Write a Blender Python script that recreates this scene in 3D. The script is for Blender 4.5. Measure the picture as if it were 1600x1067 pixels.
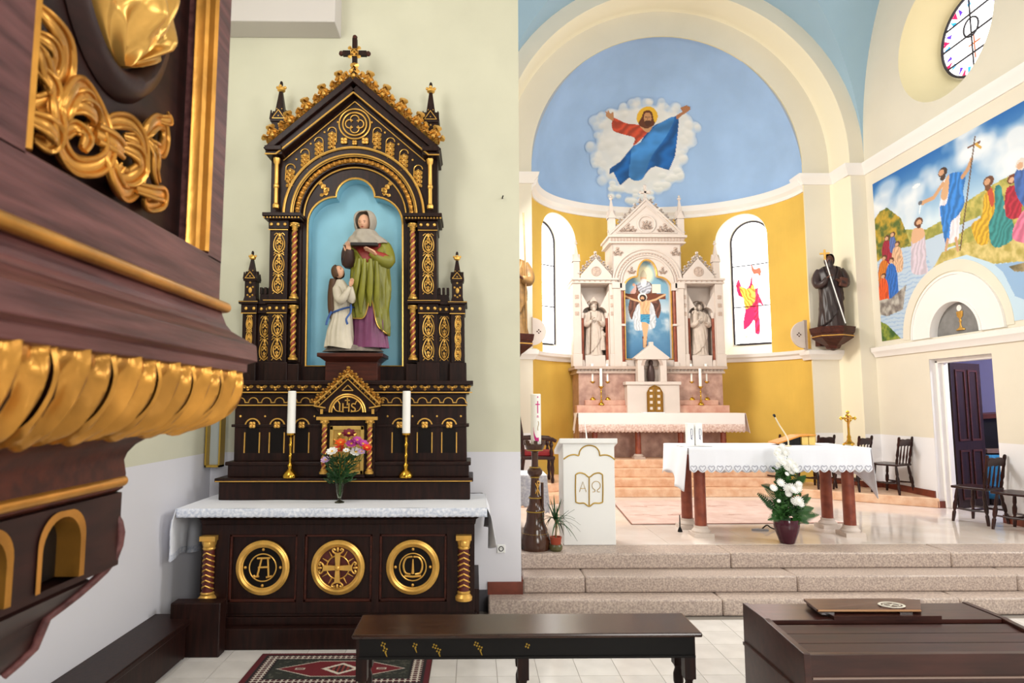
import bpy, bmesh, math, random
import numpy as np
from mathutils import Vector, Matrix
random.seed(7)
PI = math.pi
sin, cos, sqrt = math.sin, math.cos, math.sqrt
rad = math.radians
C = bpy.context.scene.collection
for _o in list(bpy.data.objects):
    bpy.data.objects.remove(_o)

# ------------------------------------------------------------------ camera, world, lights, exposure
PHI, TH, EYE = rad(0.86), rad(5.62), 2.0
cam_d = bpy.data.cameras.new('camera')
cam = bpy.data.objects.new('camera', cam_d)
C.objects.link(cam)
cam.location = (0, 0, EYE)
cam.rotation_euler = (PI / 2 + TH, 0, -PHI)
cam_d.sensor_width = 36.0
cam_d.lens = 22.5
cam_d.shift_x = 45 / 1600
cam_d.clip_start = 0.05
cam_d.dof.use_dof = True
cam_d.dof.focus_distance = 6.6
cam_d.dof.aperture_fstop = 5.0
scene = bpy.context.scene
scene.camera = cam
scene.view_settings.view_transform = 'Standard'
scene.view_settings.look = 'None'
scene.view_settings.gamma = 1.0
scene.view_settings.use_curve_mapping = False
scene.view_settings.exposure = -0.6

world = bpy.data.worlds.new('overcast_sky')
scene.world = world
world.use_nodes = True
_bg = world.node_tree.nodes['Background']
_bg.inputs['Color'].default_value = (0.93, 0.97, 1.0, 1)
_bg.inputs['Strength'].default_value = 0.6


def area_light(name, loc, target, size, size_y, power, color=(1, 1, 1)):
    d = bpy.data.lights.new(name, 'AREA')
    d.shape = 'RECTANGLE'
    d.size, d.size_y, d.energy, d.color = size, size_y, power, color
    o = bpy.data.objects.new(name, d)
    C.objects.link(o)
    o.location = loc
    o.rotation_euler = (Vector(target) - Vector(loc)).to_track_quat('-Z', 'Y').to_euler()
    return o


# daylight: aisle window (left wall), and unseen lamps added behind and right of the camera and behind the pier
area_light('aisle_window_light', (-2.5, 3.3, 5.0), (-0.4, 6.3, 2.6), 1.2, 2.4, 130, (1.0, 0.98, 0.95))
area_light('nave_fill_light_near', (8.9, 4.2, 5.4), (0.2, 5.6, 0.2), 1.4, 3.2, 460, (0.97, 0.98, 1.0))  # added lamp out of view, side light on nave and steps
area_light('nave_fill_light_far', (8.9, -1.5, 5.4), (0.0, 3.6, 0.8), 1.4, 3.2, 330, (0.97, 0.98, 1.0))  # second added side lamp, out of view, for directional light
area_light('rear_fill_light', (3.6, -5.6, 4.2), (3.0, 8.0, 1.6), 2.4, 3.0, 620, (1.0, 0.98, 0.95))  # added lamp behind the camera, brightens surfaces facing it
area_light('sanctuary_fill_light', (0.45, 9.1, 5.2), (5.2, 9.0, 1.0), 1.6, 2.6, 650, (1.0, 0.96, 0.9))  # lamp added out of sight to brighten right wall and floor

# ------------------------------------------------------------------ pixel-to-place helpers (photograph 1600 x 1067)
_c, _s, _ct, _st = cos(PHI), sin(PHI), cos(TH), sin(TH)
_R = np.array([_c, -_s, 0.0])
_F = np.array([_s * _ct, _c * _ct, _st])
_U = np.array([-_s * _st, -_c * _st, _ct])
_O = np.array([0, 0, EYE])


def _ray(px, py):
    return _F + _R * (px - 755) / 1000.0 + _U * (533.5 - py) / 1000.0


def atY(px, py, Y):
    d = _ray(px, py)
    return Vector(_O + d * (Y / d[1]))


def atX(px, py, X):
    d = _ray(px, py)
    return Vector(_O + d * (X / d[0]))


def atZ(px, py, Z):
    d = _ray(px, py)
    return Vector(_O + d * ((Z - EYE) / d[2]))


# ------------------------------------------------------------------ mesh helpers
class MB:
    """collects vertices and faces; build() links them as ONE mesh object"""

    def __init__(self, M=None):
        self.v, self.f = [], []
        self.M = M

    def add(self, vs, fs, M=None):
        n = len(self.v)
        for p in vs:
            p = Vector(p)
            if M is not None:
                p = M @ p
            if self.M is not None:
                p = self.M @ p
            self.v.append((p.x, p.y, p.z))
        self.f += [tuple(i + n for i in q) for q in fs]
        return self

    def box(self, x0, x1, y0, y1, z0, z1, M=None):
        vs = [(x, y, z) for z in (z0, z1) for y in (y0, y1) for x in (x0, x1)]
        fs = [(0, 2, 3, 1), (4, 5, 7, 6), (0, 1, 5, 4), (2, 6, 7, 3), (0, 4, 6, 2), (1, 3, 7, 5)]
        return self.add(vs, fs, M)

    def frustum(self, z0, a0, b0, z1, a1, b1, cx=0, cy=0, M=None):
        """box with half sizes a (x), b (y) that change from z0 to z1"""
        vs = [(cx + sx * a, cy + sy * b, z) for (z, a, b) in ((z0, a0, b0), (z1, a1, b1)) for sy in (-1, 1) for sx in (-1, 1)]
        fs = [(0, 2, 3, 1), (4, 5, 7, 6), (0, 1, 5, 4), (2, 6, 7, 3), (0, 4, 6, 2), (1, 3, 7, 5)]
        return self.add(vs, fs, M)

    def prism(self, poly, y0, y1, plane='xz', M=None):
        """polygon in a plane extruded along the third axis"""
        n = len(poly)
        ar = sum(poly[i][0] * poly[(i + 1) % n][1] - poly[(i + 1) % n][0] * poly[i][1] for i in range(n))
        if ar < 0:
            poly = poly[::-1]
        def P(p, d):
            return {'xz': (p[0], d, p[1]), 'xy': (p[0], p[1], d), 'yz': (d, p[0], p[1])}[plane]
        vs = [P(p, y0) for p in poly] + [P(p, y1) for p in poly]
        fs = [tuple(range(n)), tuple(range(2 * n - 1, n - 1, -1))]
        fs += [(i, n + i, n + (i + 1) % n, (i + 1) % n) for i in range(n)]
        if plane != 'xz':
            fs = [q[::-1] for q in fs]
        return self.add(vs, fs, M)

    def lathe(self, prof, n=24, c=(0, 0, 0), M=None, a0=0.0, sx=1.0, sy=1.0):
        vs, fs = [], []
        for (r, z) in prof:
            for k in range(n):
                a = a0 + 2 * PI * k / n
                vs.append((c[0] + r * sx * cos(a), c[1] + r * sy * sin(a), c[2] + z))
        m = len(prof)
        for j in range(m - 1):
            for k in range(n):
                k2 = (k + 1) % n
                fs.append((j * n + k, j * n + k2, (j + 1) * n + k2, (j + 1) * n + k))
        fs.append(tuple(range(n))[::-1])
        fs.append(tuple(range((m - 1) * n, m * n)))
        return self.add(vs, fs, M)

    def tube(self, pts, r, n=6, closed=False, flat=1.0, M=None, up=None):
        """round bar along points; r a number or a list; flat squeezes it along the frame's second axis"""
        pts = [Vector(p) for p in pts]
        m = len(pts)
        rs = r if isinstance(r, (list, tuple)) else [r] * m
        vs, fs = [], []
        nrm = None
        for i in range(m):
            if closed:
                t = pts[(i + 1) % m] - pts[i - 1]
            else:
                t = pts[min(i + 1, m - 1)] - pts[max(i - 1, 0)]
            if t.length < 1e-9:
                t = Vector((0, 0, 1))
            t.normalize()
            if up is not None:
                b = t.cross(Vector(up))
                if b.length < 1e-4:
                    b = t.orthogonal()
                b.normalize()
                nrm = b.cross(t)
            elif nrm is None:
                nrm = t.orthogonal().normalized()
                b = t.cross(nrm)
            else:
                nrm = (nrm - t * nrm.dot(t))
                if nrm.length < 1e-6:
                    nrm = t.orthogonal()
                nrm.normalize()
                b = t.cross(nrm)
            for k in range(n):
                a = 2 * PI * k / n
                vs.append(pts[i] + (b * cos(a) + nrm * sin(a) * flat) * rs[i])
        mm = m if closed else m - 1
        for i in range(mm):
            i2 = (i + 1) % m
            for k in range(n):
                k2 = (k + 1) % n
                fs.append((i * n + k, i * n + k2, i2 * n + k2, i2 * n + k))
        if not closed:
            fs.append(tuple(range(n))[::-1])
            fs.append(tuple(range((m - 1) * n, m * n)))
        return self.add(vs, fs, M)

    def ball(self, c, r, nu=12, nv=8, M=None):
        if not isinstance(r, (list, tuple)):
            r = (r, r, r)
        vs = [(c[0], c[1], c[2] - r[2])]
        for j in range(1, nv):
            b = -PI / 2 + PI * j / nv
            for k in range(nu):
                a = 2 * PI * k / nu
                vs.append((c[0] + r[0] * cos(b) * cos(a), c[1] + r[1] * cos(b) * sin(a), c[2] + r[2] * sin(b)))
        vs.append((c[0], c[1], c[2] + r[2]))
        fs = []
        for k in range(nu):
            k2 = (k + 1) % nu
            fs.append((0, 1 + k2, 1 + k))
            for j in range(nv - 2):
                fs.append((1 + j * nu + k, 1 + j * nu + k2, 1 + (j + 1) * nu + k2, 1 + (j + 1) * nu + k))
            fs.append((1 + (nv - 2) * nu + k, 1 + (nv - 2) * nu + k2, len(vs) - 1))
        return self.add(vs, fs, M)

    def grid(self, fn, nu, nv, M=None, closed_u=False):
        vs = [fn(i / (nu if closed_u else nu - 1), j / (nv - 1)) for j in range(nv) for i in range(nu)]
        fs = []
        for j in range(nv - 1):
            for i in range(nu if closed_u else nu - 1):
                i2 = (i + 1) % nu
                fs.append((j * nu + i, j * nu + i2, (j + 1) * nu + i2, (j + 1) * nu + i))
        return self.add(vs, fs, M)

    def arch_ring(self, cx, cz, r0, r1, y0, y1, a0=0.0, a1=PI, n=28, v=1.0, M=None):
        """flat ring segment in the xz plane between radii r0 < r1, from y0 to y1"""
        vs, fs = [], []
        for k in range(n + 1):
            a = a0 + (a1 - a0) * k / n
            for (r, y) in ((r0, y0), (r1, y0), (r1, y1), (r0, y1)):
                vs.append((cx + r * cos(a), y, cz + r * v * sin(a)))
        for k in range(n):
            for q in range(4):
                q2 = (q + 1) % 4
                fs.append((k * 4 + q, k * 4 + q2, k * 4 + 4 + q2, k * 4 + 4 + q))
        fs.append((3, 2, 1, 0))
        fs.append((n * 4, n * 4 + 1, n * 4 + 2, n * 4 + 3))
        return self.add(vs, fs, M)

    def build(self, name, mat, parent=None, smooth=30, bevel=0.0, thick=0.0, subsurf=0):
        me = bpy.data.meshes.new(name)
        me.from_pydata(self.v, [], self.f)
        me.validate()
        bm = bmesh.new()
        bm.from_mesh(me)
        bmesh.ops.recalc_face_normals(bm, faces=bm.faces)
        bm.to_mesh(me)
        bm.free()
        if mat is not None:
            me.materials.append(mat)
        if smooth:
            me.polygons.foreach_set('use_smooth', [True] * len(me.polygons))
            me.set_sharp_from_angle(angle=rad(smooth))
        o = bpy.data.objects.new(name, me)
        C.objects.link(o)
        if parent is not None:
            o.parent = parent
        if thick:
            s = o.modifiers.new('thickness', 'SOLIDIFY')
            s.thickness = thick
            s.offset = 0
        if bevel:
            b = o.modifiers.new('bevel', 'BEVEL')
            b.width = bevel
            b.segments = 2
            b.limit_method = 'ANGLE'
            b.angle_limit = rad(40)
        if subsurf:
            b = o.modifiers.new('subdivision', 'SUBSURF')
            b.levels = b.render_levels = subsurf
        return o


def tag(o, label, cat=None, group=None, kind=None):
    if label:
        o['label'] = label
    if cat:
        o['category'] = cat
    if group:
        o['group'] = group
    if kind:
        o['kind'] = kind
    return o


def thing(name, label, cat, loc=(0, 0, 0), rz=0.0, group=None):
    o = bpy.data.objects.new(name, None)
    o.empty_display_size = 0.1
    C.objects.link(o)
    o.location = loc
    o.rotation_euler = (0, 0, rz)
    return tag(o, label, cat, group)


def struct(o, label=None):
    o['kind'] = 'structure'
    if label:
        o['label'] = label
    return o


def dup(root, loc, rz=0.0, label=None, scale=None):
    """a copy of a thing with copies of its parts and sub-parts (mesh data shared)"""
    r = root.copy()
    C.objects.link(r)
    r.location = loc
    r.rotation_euler = (0, 0, rz)
    if scale:
        r.scale = (scale, scale, scale)
    if label:
        r['label'] = label
    for ch in list(root.children):
        c2 = ch.copy()
        C.objects.link(c2)
        c2.parent = r
        for g in list(ch.children):
            d = g.copy()
            C.objects.link(d)
            d.parent = c2
    return r


def piece(src, parent, loc=(0, 0, 0), rot=(0, 0, 0), scale=(1, 1, 1)):
    """another copy of a part, same mesh"""
    o = src.copy()
    C.objects.link(o)
    o.parent = parent
    o.location, o.rotation_euler, o.scale = loc, rot, scale
    return o


def T(x, y, z):
    return Matrix.Translation((x, y, z))


def RX(a): return Matrix.Rotation(a, 4, 'X')
def RY(a): return Matrix.Rotation(a, 4, 'Y')
def RZ(a): return Matrix.Rotation(a, 4, 'Z')


def smooth_line(pts, per=6, closed=False):
    """Catmull-Rom through points (any dimension)"""
    P = [np.array(p, float) for p in pts]
    n = len(P)
    out = []
    rng = range(n) if closed else range(n - 1)
    for i in rng:
        p0 = P[i - 1] if (closed or i > 0) else P[i]
        p1, p2 = P[i], P[(i + 1) % n]
        p3 = P[(i + 2) % n] if (closed or i + 2 < n) else p2
        for k in range(per):
            t = k / per
            out.append(0.5 * ((2 * p1) + (-p0 + p2) * t + (2 * p0 - 5 * p1 + 4 * p2 - p3) * t * t + (-p0 + 3 * p1 - 3 * p2 + p3) * t ** 3))
    if not closed:
        out.append(P[-1])
    return out


# ------------------------------------------------------------------ materials
def srgb(r, g, b):
    f = lambda c: (c / 255 / 12.92) if c / 255 <= 0.04045 else ((c / 255 + 0.055) / 1.055) ** 2.4
    return (f(r), f(g), f(b), 1)


def mat(name, col, rough=0.5, metal=0.0, var=0.0, vscale=8.0, bump=0.0, bscale=60.0, stretch=None, col2=None, spec=None, split=None, coat=0.0):
    """principled material; noise between col and col2 (or a darker col); split=(z, colour below it) paints a dado"""
    m = bpy.data.materials.new(name)
    m.use_nodes = True
    nt = m.node_tree
    N, L = nt.nodes, nt.links
    b = N['Principled BSDF']
    c1 = srgb(*col)
    b.inputs['Base Color'].default_value = c1
    b.inputs['Roughness'].default_value = rough
    b.inputs['Metallic'].default_value = metal
    if spec is not None:
        b.inputs['Specular IOR Level'].default_value = spec
    if coat:
        b.inputs['Coat Weight'].default_value = coat
        b.inputs['Coat Roughness'].default_value = 0.12
    tc = N.new('ShaderNodeTexCoord')
    mp = N.new('ShaderNodeMapping')
    L.new(tc.outputs['Object'], mp.inputs['Vector'])
    if stretch:
        mp.inputs['Scale'].default_value = stretch
    out = None
    if var or col2:
        nz = N.new('ShaderNodeTexNoise')
        nz.inputs['Scale'].default_value = vscale
        nz.inputs['Detail'].default_value = 6
        L.new(mp.outputs['Vector'], nz.inputs['Vector'])
        rp = N.new('ShaderNodeValToRGB')
        rp.color_ramp.elements[0].position = 0.35
        rp.color_ramp.elements[1].position = 0.68
        d = srgb(*col2) if col2 else tuple(x * (1 - var) for x in c1[:3]) + (1,)
        rp.color_ramp.elements[0].color = d
        rp.color_ramp.elements[1].color = c1
        L.new(nz.outputs['Fac'], rp.inputs['Fac'])
        out = rp.outputs['Color']
    if split:
        ge = N.new('ShaderNodeNewGeometry')
        sx = N.new('ShaderNodeSeparateXYZ')
        L.new(ge.outputs['Position'], sx.inputs['Vector'])
        lt = N.new('ShaderNodeMath')
        lt.operation = 'LESS_THAN'
        lt.inputs[1].default_value = split[0]
        L.new(sx.outputs['Z'], lt.inputs[0])
        mx = N.new('ShaderNodeMix')
        mx.data_type = 'RGBA'
        L.new(lt.outputs[0], mx.inputs[0])
        if out is not None:
            L.new(out, mx.inputs[6])
        else:
            mx.inputs[6].default_value = c1
        mx.inputs[7].default_value = srgb(*split[1])
        out = mx.outputs[2]
    if out is not None:
        L.new(out, b.inputs['Base Color'])
    if bump:
        n2 = N.new('ShaderNodeTexNoise')
        n2.inputs['Scale'].default_value = bscale
        n2.inputs['Detail'].default_value = 4
        L.new(mp.outputs['Vector'], n2.inputs['Vector'])
        bp = N.new('ShaderNodeBump')
        bp.inputs['Strength'].default_value = bump
        bp.inputs['Distance'].default_value = 0.01
        L.new(n2.outputs['Fac'], bp.inputs['Height'])
        L.new(bp.outputs['Normal'], b.inputs['Normal'])
    return m


def painted(name, rough=0.6, emit=0.0):
    """colours come from the surface's painted picture (one colour per mesh point)"""
    m = bpy.data.materials.new(name)
    m.use_nodes = True
    N, L = m.node_tree.nodes, m.node_tree.links
    b = N['Principled BSDF']
    a = N.new('ShaderNodeAttribute')
    a.attribute_name = 'paint'
    L.new(a.outputs['Color'], b.inputs['Base Color'])
    b.inputs['Roughness'].default_value = rough
    if emit:
        L.new(a.outputs['Color'], b.inputs['Emission Color'])
        b.inputs['Emission Strength'].default_value = emit
    return m


def glow(name, col, s):
    m = bpy.data.materials.new(name)
    m.use_nodes = True
    b = m.node_tree.nodes['Principled BSDF']
    b.inputs['Base Color'].default_value = srgb(*col)
    b.inputs['Emission Color'].default_value = srgb(*col)
    b.inputs['Emission Strength'].default_value = s
    return m


def glass_mat(name, col=(255, 255, 255)):
    m = bpy.data.materials.new(name)
    m.use_nodes = True
    b = m.node_tree.nodes['Principled BSDF']
    b.inputs['Base Color'].default_value = srgb(*col)
    b.inputs['Transmission Weight'].default_value = 1.0
    b.inputs['Roughness'].default_value = 0.02
    b.inputs['IOR'].default_value = 1.3
    return m


CREAM = (236, 226, 180)
M_nave_wall = mat('cream_wall_paint', (216, 214, 192), 0.85, var=0.07, vscale=1.6, bump=0.04, bscale=25, split=(1.53, (224, 223, 230)))
M_sanc_wall = mat('sanctuary_wall_paint', (234, 226, 208), 0.85, var=0.04, vscale=1.5, split=(1.5, (242, 240, 242)))
M_cream = mat('cream_plaster', (236, 222, 180), 0.85, var=0.04, vscale=1.5)
M_ochre = mat('golden_yellow_paint', (236, 194, 88), 0.8, var=0.12, vscale=1.2)
M_ring = mat('light_cream_moulding', (244, 234, 206), 0.8)
M_apse_blue = mat('apse_blue_paint', (172, 202, 238), 0.85, var=0.12, vscale=1.3)
M_vault = mat('vault_blue_paint', (166, 196, 216), 0.85, var=0.05, vscale=1.0)
M_white = mat('white_plaster', (244, 240, 236), 0.75)
M_reveal = mat('white_reveal', (250, 246, 230), 0.8)
M_redbase = mat('red_marble_skirting', (126, 58, 40), 0.35, var=0.3, vscale=12)
M_greybase = mat('grey_stone_skirting', (70, 68, 74), 0.6, var=0.2, vscale=20)
M_tile = mat('pale_floor_tile', (230, 225, 220), 0.16, vscale=3.5, col2=(214, 209, 204))
M_grout = mat('floor_joint', (150, 142, 134), 0.8)
M_marble_floor = mat('polished_sanctuary_marble', (238, 228, 220), 0.09, vscale=2.2, col2=(228, 212, 200))
M_step = mat('speckled_step_marble', (206, 188, 174), 0.4, vscale=60, col2=(158, 140, 132), bump=0.1, bscale=60)
M_pinkstep = mat('pink_step_marble', (240, 204, 172), 0.4, vscale=9, col2=(222, 172, 136))
M_pinkmarble = mat('grey_pink_marble', (196, 158, 140), 0.4, vscale=7, col2=(158, 118, 104))
M_redmarble = mat('red_column_marble', (152, 78, 54), 0.3, vscale=10, col2=(120, 54, 38))
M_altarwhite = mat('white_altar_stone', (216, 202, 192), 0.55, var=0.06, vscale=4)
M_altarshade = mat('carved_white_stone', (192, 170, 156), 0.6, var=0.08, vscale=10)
M_dark = mat('dark_stained_wood', (44, 22, 17), 0.4, vscale=6, col2=(27, 13, 11), stretch=(6, 6, 0.7), bump=0.05, bscale=20, spec=0.22)
M_darkred = mat('red_brown_wood', (82, 38, 26), 0.42, vscale=6, col2=(54, 24, 18), stretch=(0.8, 6, 6), spec=0.25)
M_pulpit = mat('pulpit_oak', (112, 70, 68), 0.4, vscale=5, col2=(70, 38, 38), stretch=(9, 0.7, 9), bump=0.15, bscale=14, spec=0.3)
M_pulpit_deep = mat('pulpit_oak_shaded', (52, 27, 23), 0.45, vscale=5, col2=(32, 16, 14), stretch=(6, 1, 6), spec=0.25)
M_gold = mat('gilding', (236, 184, 92), 0.34, metal=0.6, var=0.22, vscale=14)
M_gold_old = mat('old_gilding', (214, 152, 66), 0.3, metal=0.7, var=0.4, vscale=9, bump=0.1, bscale=30)
M_brass = mat('polished_brass', (206, 160, 60), 0.22, metal=1.0)
M_nicheblue = mat('niche_blue_paint', (150, 204, 224), 0.85, var=0.06, vscale=5)
M_cloth = mat('white_linen', (236, 238, 246), 0.9, bump=0.08, bscale=120)
M_lace = mat('white_lace', (240, 242, 250), 0.9, col2=(192, 200, 218), vscale=42)
M_wax = mat('candle_wax', (246, 244, 238), 0.5)
M_chairwood = mat('dark_turned_wood', (56, 24, 18), 0.3, vscale=8, col2=(34, 15, 12), spec=0.3)
M_redvelvet = mat('red_velvet', (128, 18, 24), 0.8)
M_black = mat('black_iron', (18, 16, 16), 0.5, spec=0.2)
M_whitepaint = mat('white_lacquer', (240, 240, 238), 0.45)
M_goldpaint = mat('gold_paint_line', (176, 142, 52), 0.4, metal=0.4)
M_skin = mat('painted_skin', (222, 170, 138), 0.55)
M_lead = mat('lead_came', (48, 44, 52), 0.6)
M_leaf = mat('green_leaf', (52, 104, 40), 0.5, var=0.45, vscale=10)
M_leafdark = mat('dark_green_leaf', (36, 78, 34), 0.5, var=0.4, vscale=12)
M_petalw = mat('white_petals', (250, 250, 246), 0.7)
# ------------------------------------------------------------------ painter: little pictures laid on a surface, one colour per mesh point
class Canvas:
    """numpy picture w x h, y downwards, colours 0..255"""

    def __init__(self, w, h, col=(255, 255, 255)):
        self.w, self.h = w, h
        self.a = np.zeros((h, w, 3)) + np.array(col, float)
        self.Y, self.X = np.mgrid[0:h, 0:w].astype(float)
        self.rng = np.random.RandomState(3)

    def noise(self, scale, seed=0, octv=4):
        out = np.zeros((self.h, self.w))
        amp, tot = 1.0, 0.0
        rng = np.random.RandomState(seed)
        for o in range(octv):
            s = max(scale / 2 ** o, 1.5)
            gw, gh = int(self.w / s) + 3, int(self.h / s) + 3
            g = rng.rand(gh, gw)
            x, y = self.X / s, self.Y / s
            xi, yi = x.astype(int), y.astype(int)
            fx, fy = x - xi, y - yi
            fx, fy = fx * fx * (3 - 2 * fx), fy * fy * (3 - 2 * fy)
            v = (g[yi, xi] * (1 - fx) + g[yi, xi + 1] * fx) * (1 - fy) + (g[yi + 1, xi] * (1 - fx) + g[yi + 1, xi + 1] * fx) * fy
            out += v * amp
            tot += amp
            amp *= 0.5
        return out / tot

    def mask(self, poly):
        m = np.zeros((self.h, self.w), bool)
        n = len(poly)
        x, y = self.X, self.Y
        for i in range(n):
            x0, y0 = poly[i][0], poly[i][1]
            x1, y1 = poly[(i + 1) % n][0], poly[(i + 1) % n][1]
            if y0 == y1:
                continue
            c = ((y0 > y) != (y1 > y)) & (x < (x1 - x0) * (y - y0) / (y1 - y0) + x0)
            m ^= c
        return m

    def put(self, m, col, alpha=1.0):
        col = np.array(col, float)
        if np.ndim(m) and m.dtype == bool:
            m = m.astype(float)
        k = (m * alpha)[..., None]
        self.a = self.a * (1 - k) + col * k

    def poly(self, pts, col, smooth=True, folds=None, alpha=1.0):
        """folds=(dx, dy, period, amount): painted drapery stripes"""
        if smooth and len(pts) > 3:
            pts = smooth_line(pts, 5, True)
        m = self.mask(pts)
        if folds:
            dx, dy, per, am = folds
            w = self.noise(per * 2.6, 5) * 17
            k = 1 + am * np.sin((self.X * dx + self.Y * dy) / per * 6.283 + w)
            self.put(m, np.clip(np.array(col, float) * k[..., None], 0, 255), alpha)
        else:
            self.put(m, col, alpha)
        return m

    def disc(self, cx, cy, rx, ry, col, alpha=1.0, soft=0.0):
        d = np.sqrt(((self.X - cx) / rx) ** 2 + ((self.Y - cy) / ry) ** 2)
        m = (d < 1).astype(float) if not soft else np.clip((1 - d) / soft + 0.5, 0, 1)
        self.put(m, col, alpha)

    def line(self, pts, r, col, alpha=1.0):
        m = np.zeros((self.h, self.w), bool)
        for i in range(len(pts) - 1):
            x0, y0, x1, y1 = pts[i][0], pts[i][1], pts[i + 1][0], pts[i + 1][1]
            dx, dy = x1 - x0, y1 - y0
            t = np.clip(((self.X - x0) * dx + (self.Y - y0) * dy) / (dx * dx + dy * dy + 1e-9), 0, 1)
            m |= (self.X - x0 - t * dx) ** 2 + (self.Y - y0 - t * dy) ** 2 < r * r
        self.put(m, col, alpha)

    def lay(self, name, fn, material, parent=None, keep=None):
        """grid over fn(u, v) with v downwards; keep(u, v) drops faces"""
        w, h = self.w, self.h
        mb = MB()
        mb.v = [tuple(fn(i / (w - 1), j / (h - 1))) for j in range(h) for i in range(w)]
        for j in range(h - 1):
            for i in range(w - 1):
                if keep is None or keep((i + 0.5) / (w - 1), (j + 0.5) / (h - 1)):
                    mb.f.append((j * w + i, (j + 1) * w + i, (j + 1) * w + i + 1, j * w + i + 1))
        me = bpy.data.meshes.new(name)
        me.from_pydata(mb.v, [], mb.f)
        me.materials.append(material)
        me.polygons.foreach_set('use_smooth', [True] * len(me.polygons))
        at = me.color_attributes.new('paint', 'FLOAT_COLOR', 'POINT')
        c = np.clip(self.a.reshape(-1, 3) / 255.0, 0, 1)
        c = np.where(c <= 0.04045, c / 12.92, ((c + 0.055) / 1.055) ** 2.4)
        at.data.foreach_set('color', np.concatenate([c, np.ones((len(c), 1))], 1).astype(np.float32).ravel())
        o = bpy.data.objects.new(name, me)
        C.objects.link(o)
        if parent is not None:
            o.parent = parent
        return o


M_mural = painted('mural_paint', 0.75)
M_stained = painted('stained_glass', 0.4, 6.0)
M_rugpaint = painted('rug_wool', 0.95)


def sweep(path, prof, side=1, closed=False):
    """profile [(out, z)] carried along a path [(x, y)]; out to the left of travel when side=1"""
    mb = MB()
    n = len(path)
    P = [Vector((p[0], p[1])) for p in path]
    rings = []
    for i in range(n):
        a = (P[i] - P[i - 1]).normalized() if i > 0 else (P[1] - P[0]).normalized()
        b = (P[i + 1] - P[i]).normalized() if i < n - 1 else a
        na, nb = Vector((-a.y, a.x)) * side, Vector((-b.y, b.x)) * side
        m = (na + nb)
        m = m / max(m.dot(na), 0.2) if m.length > 1e-6 else na
        rings.append([(P[i].x + m.x * d, P[i].y + m.y * d, z) for d, z in prof])
    k = len(prof)
    vs = [v for r in rings for v in r]
    fs = [(i * k + j, i * k + (j + 1) % k, (i + 1) * k + (j + 1) % k, (i + 1) * k + j) for i in range(n - 1) for j in range(k)]
    fs += [tuple(range(k)), tuple(range((n - 1) * k, n * k))[::-1]]
    return mb.add(vs, fs)


def holed(outer, holes, fn):
    """flat sheet with holes: loops of (u, w) mapped to 3-D by fn"""
    bm = bmesh.new()
    for lp in [outer] + holes:
        vs = [bm.verts.new(fn(*p)) for p in lp]
        for i in range(len(vs)):
            bm.edges.new((vs[i], vs[(i + 1) % len(vs)]))
    bmesh.ops.triangle_fill(bm, use_beauty=True, use_dissolve=False, edges=bm.edges[:])
    mb = MB()
    bm.verts.index_update()
    mb.v = [tuple(v.co) for v in bm.verts]
    mb.f = [tuple(v.index for v in f.verts) for f in bm.faces]
    bm.free()
    return mb


def circle_loop(cx, cz, r, n=48, v=1.0):
    return [(cx + r * cos(2 * PI * k / n), cz + r * v * sin(2 * PI * k / n)) for k in range(n)]


# ------------------------------------------------------------------ the setting: nave
ZS = 0.474          # sanctuary floor
XL, XR = 0.25, 6.9  # sanctuary side walls
XC = 3.56
Y1, Y2 = 11.35, 10.85
YW = 6.46           # altar wall

fl = MB().box(-2.6, 9.5, -6.0, 6.5, -0.1, -0.004).build('floor', M_grout, smooth=0)
struct(fl, 'pale tiled church floor with thin joints')
t0 = MB().box(-0.150, 0.150, -0.150, 0.150, -0.01, 0.0).build('tile', M_tile, fl, smooth=0)
_first = True
for i in range(-8, 18):
    for j in range(-4, 4):
        x, y = 0.026 + i * 0.304, 5.405 + j * 0.304
        if x - 0.15 < -2.6 or y > 6.2:
            continue
        if _first:
            t0.location = (x, y, 0)
            _first = False
        else:
            piece(t0, fl, (x, y, 0))
fl2 = MB().box(-2.6, 9.5, -6.0, 4.03, -0.01, -0.001).build('floor_near', M_tile, smooth=0)
struct(fl2, 'pale tiled nave floor nearest the camera')

o = MB().box(-2.85, -2.6, -6.0, 6.6, 0, 9.5).build('wall_left', M_nave_wall, smooth=0)
struct(o, 'cream aisle wall with white dado at the left')
o = MB().box(-2.6, 0.47, YW, 6.75, 0, 9.5).build('wall_altar', M_nave_wall, smooth=0)
struct(o, 'cream wall behind the dark side altar')
o = MB().box(-2.85, 9.5, -6.2, 6.75, 9.5, 9.7).build('ceiling', M_white, smooth=0)
struct(o, 'plain nave ceiling')
struct(MB().box(9.3, 9.5, -6.0, 6.75, 0, 9.5).build('wall_nave_right', M_nave_wall, smooth=0), 'cream nave wall at the right, outside the picture')
struct(MB().box(-2.85, 9.5, -6.2, -6.0, 0, 9.5).build('wall_nave_back', M_nave_wall, smooth=0), 'cream wall behind the camera')
b = MB().box(-2.6, -1.41, 6.16, YW, 5.86, 6.28).box(-2.6, -1.43, 6.2, YW, 6.28, 6.42)
o = b.build('trim_1', mat('grey_white_plaster', (204, 198, 194), 0.8), smooth=0, bevel=0.01)
struct(o, 'white plaster beam end above the side altar')
o = MB().box(0.14, 0.485, YW - 0.018, YW, 0.158, 0.275).box(0.47, 0.487, YW, 6.6, 0.275, 0.29).build('baseboard_pier', M_redbase, smooth=0)
struct(o)
o = MB().box(-0.10, 0.14, YW - 0.018, YW, 0, 0.2).build('baseboard_altar', M_greybase, smooth=0)
struct(o)
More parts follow.
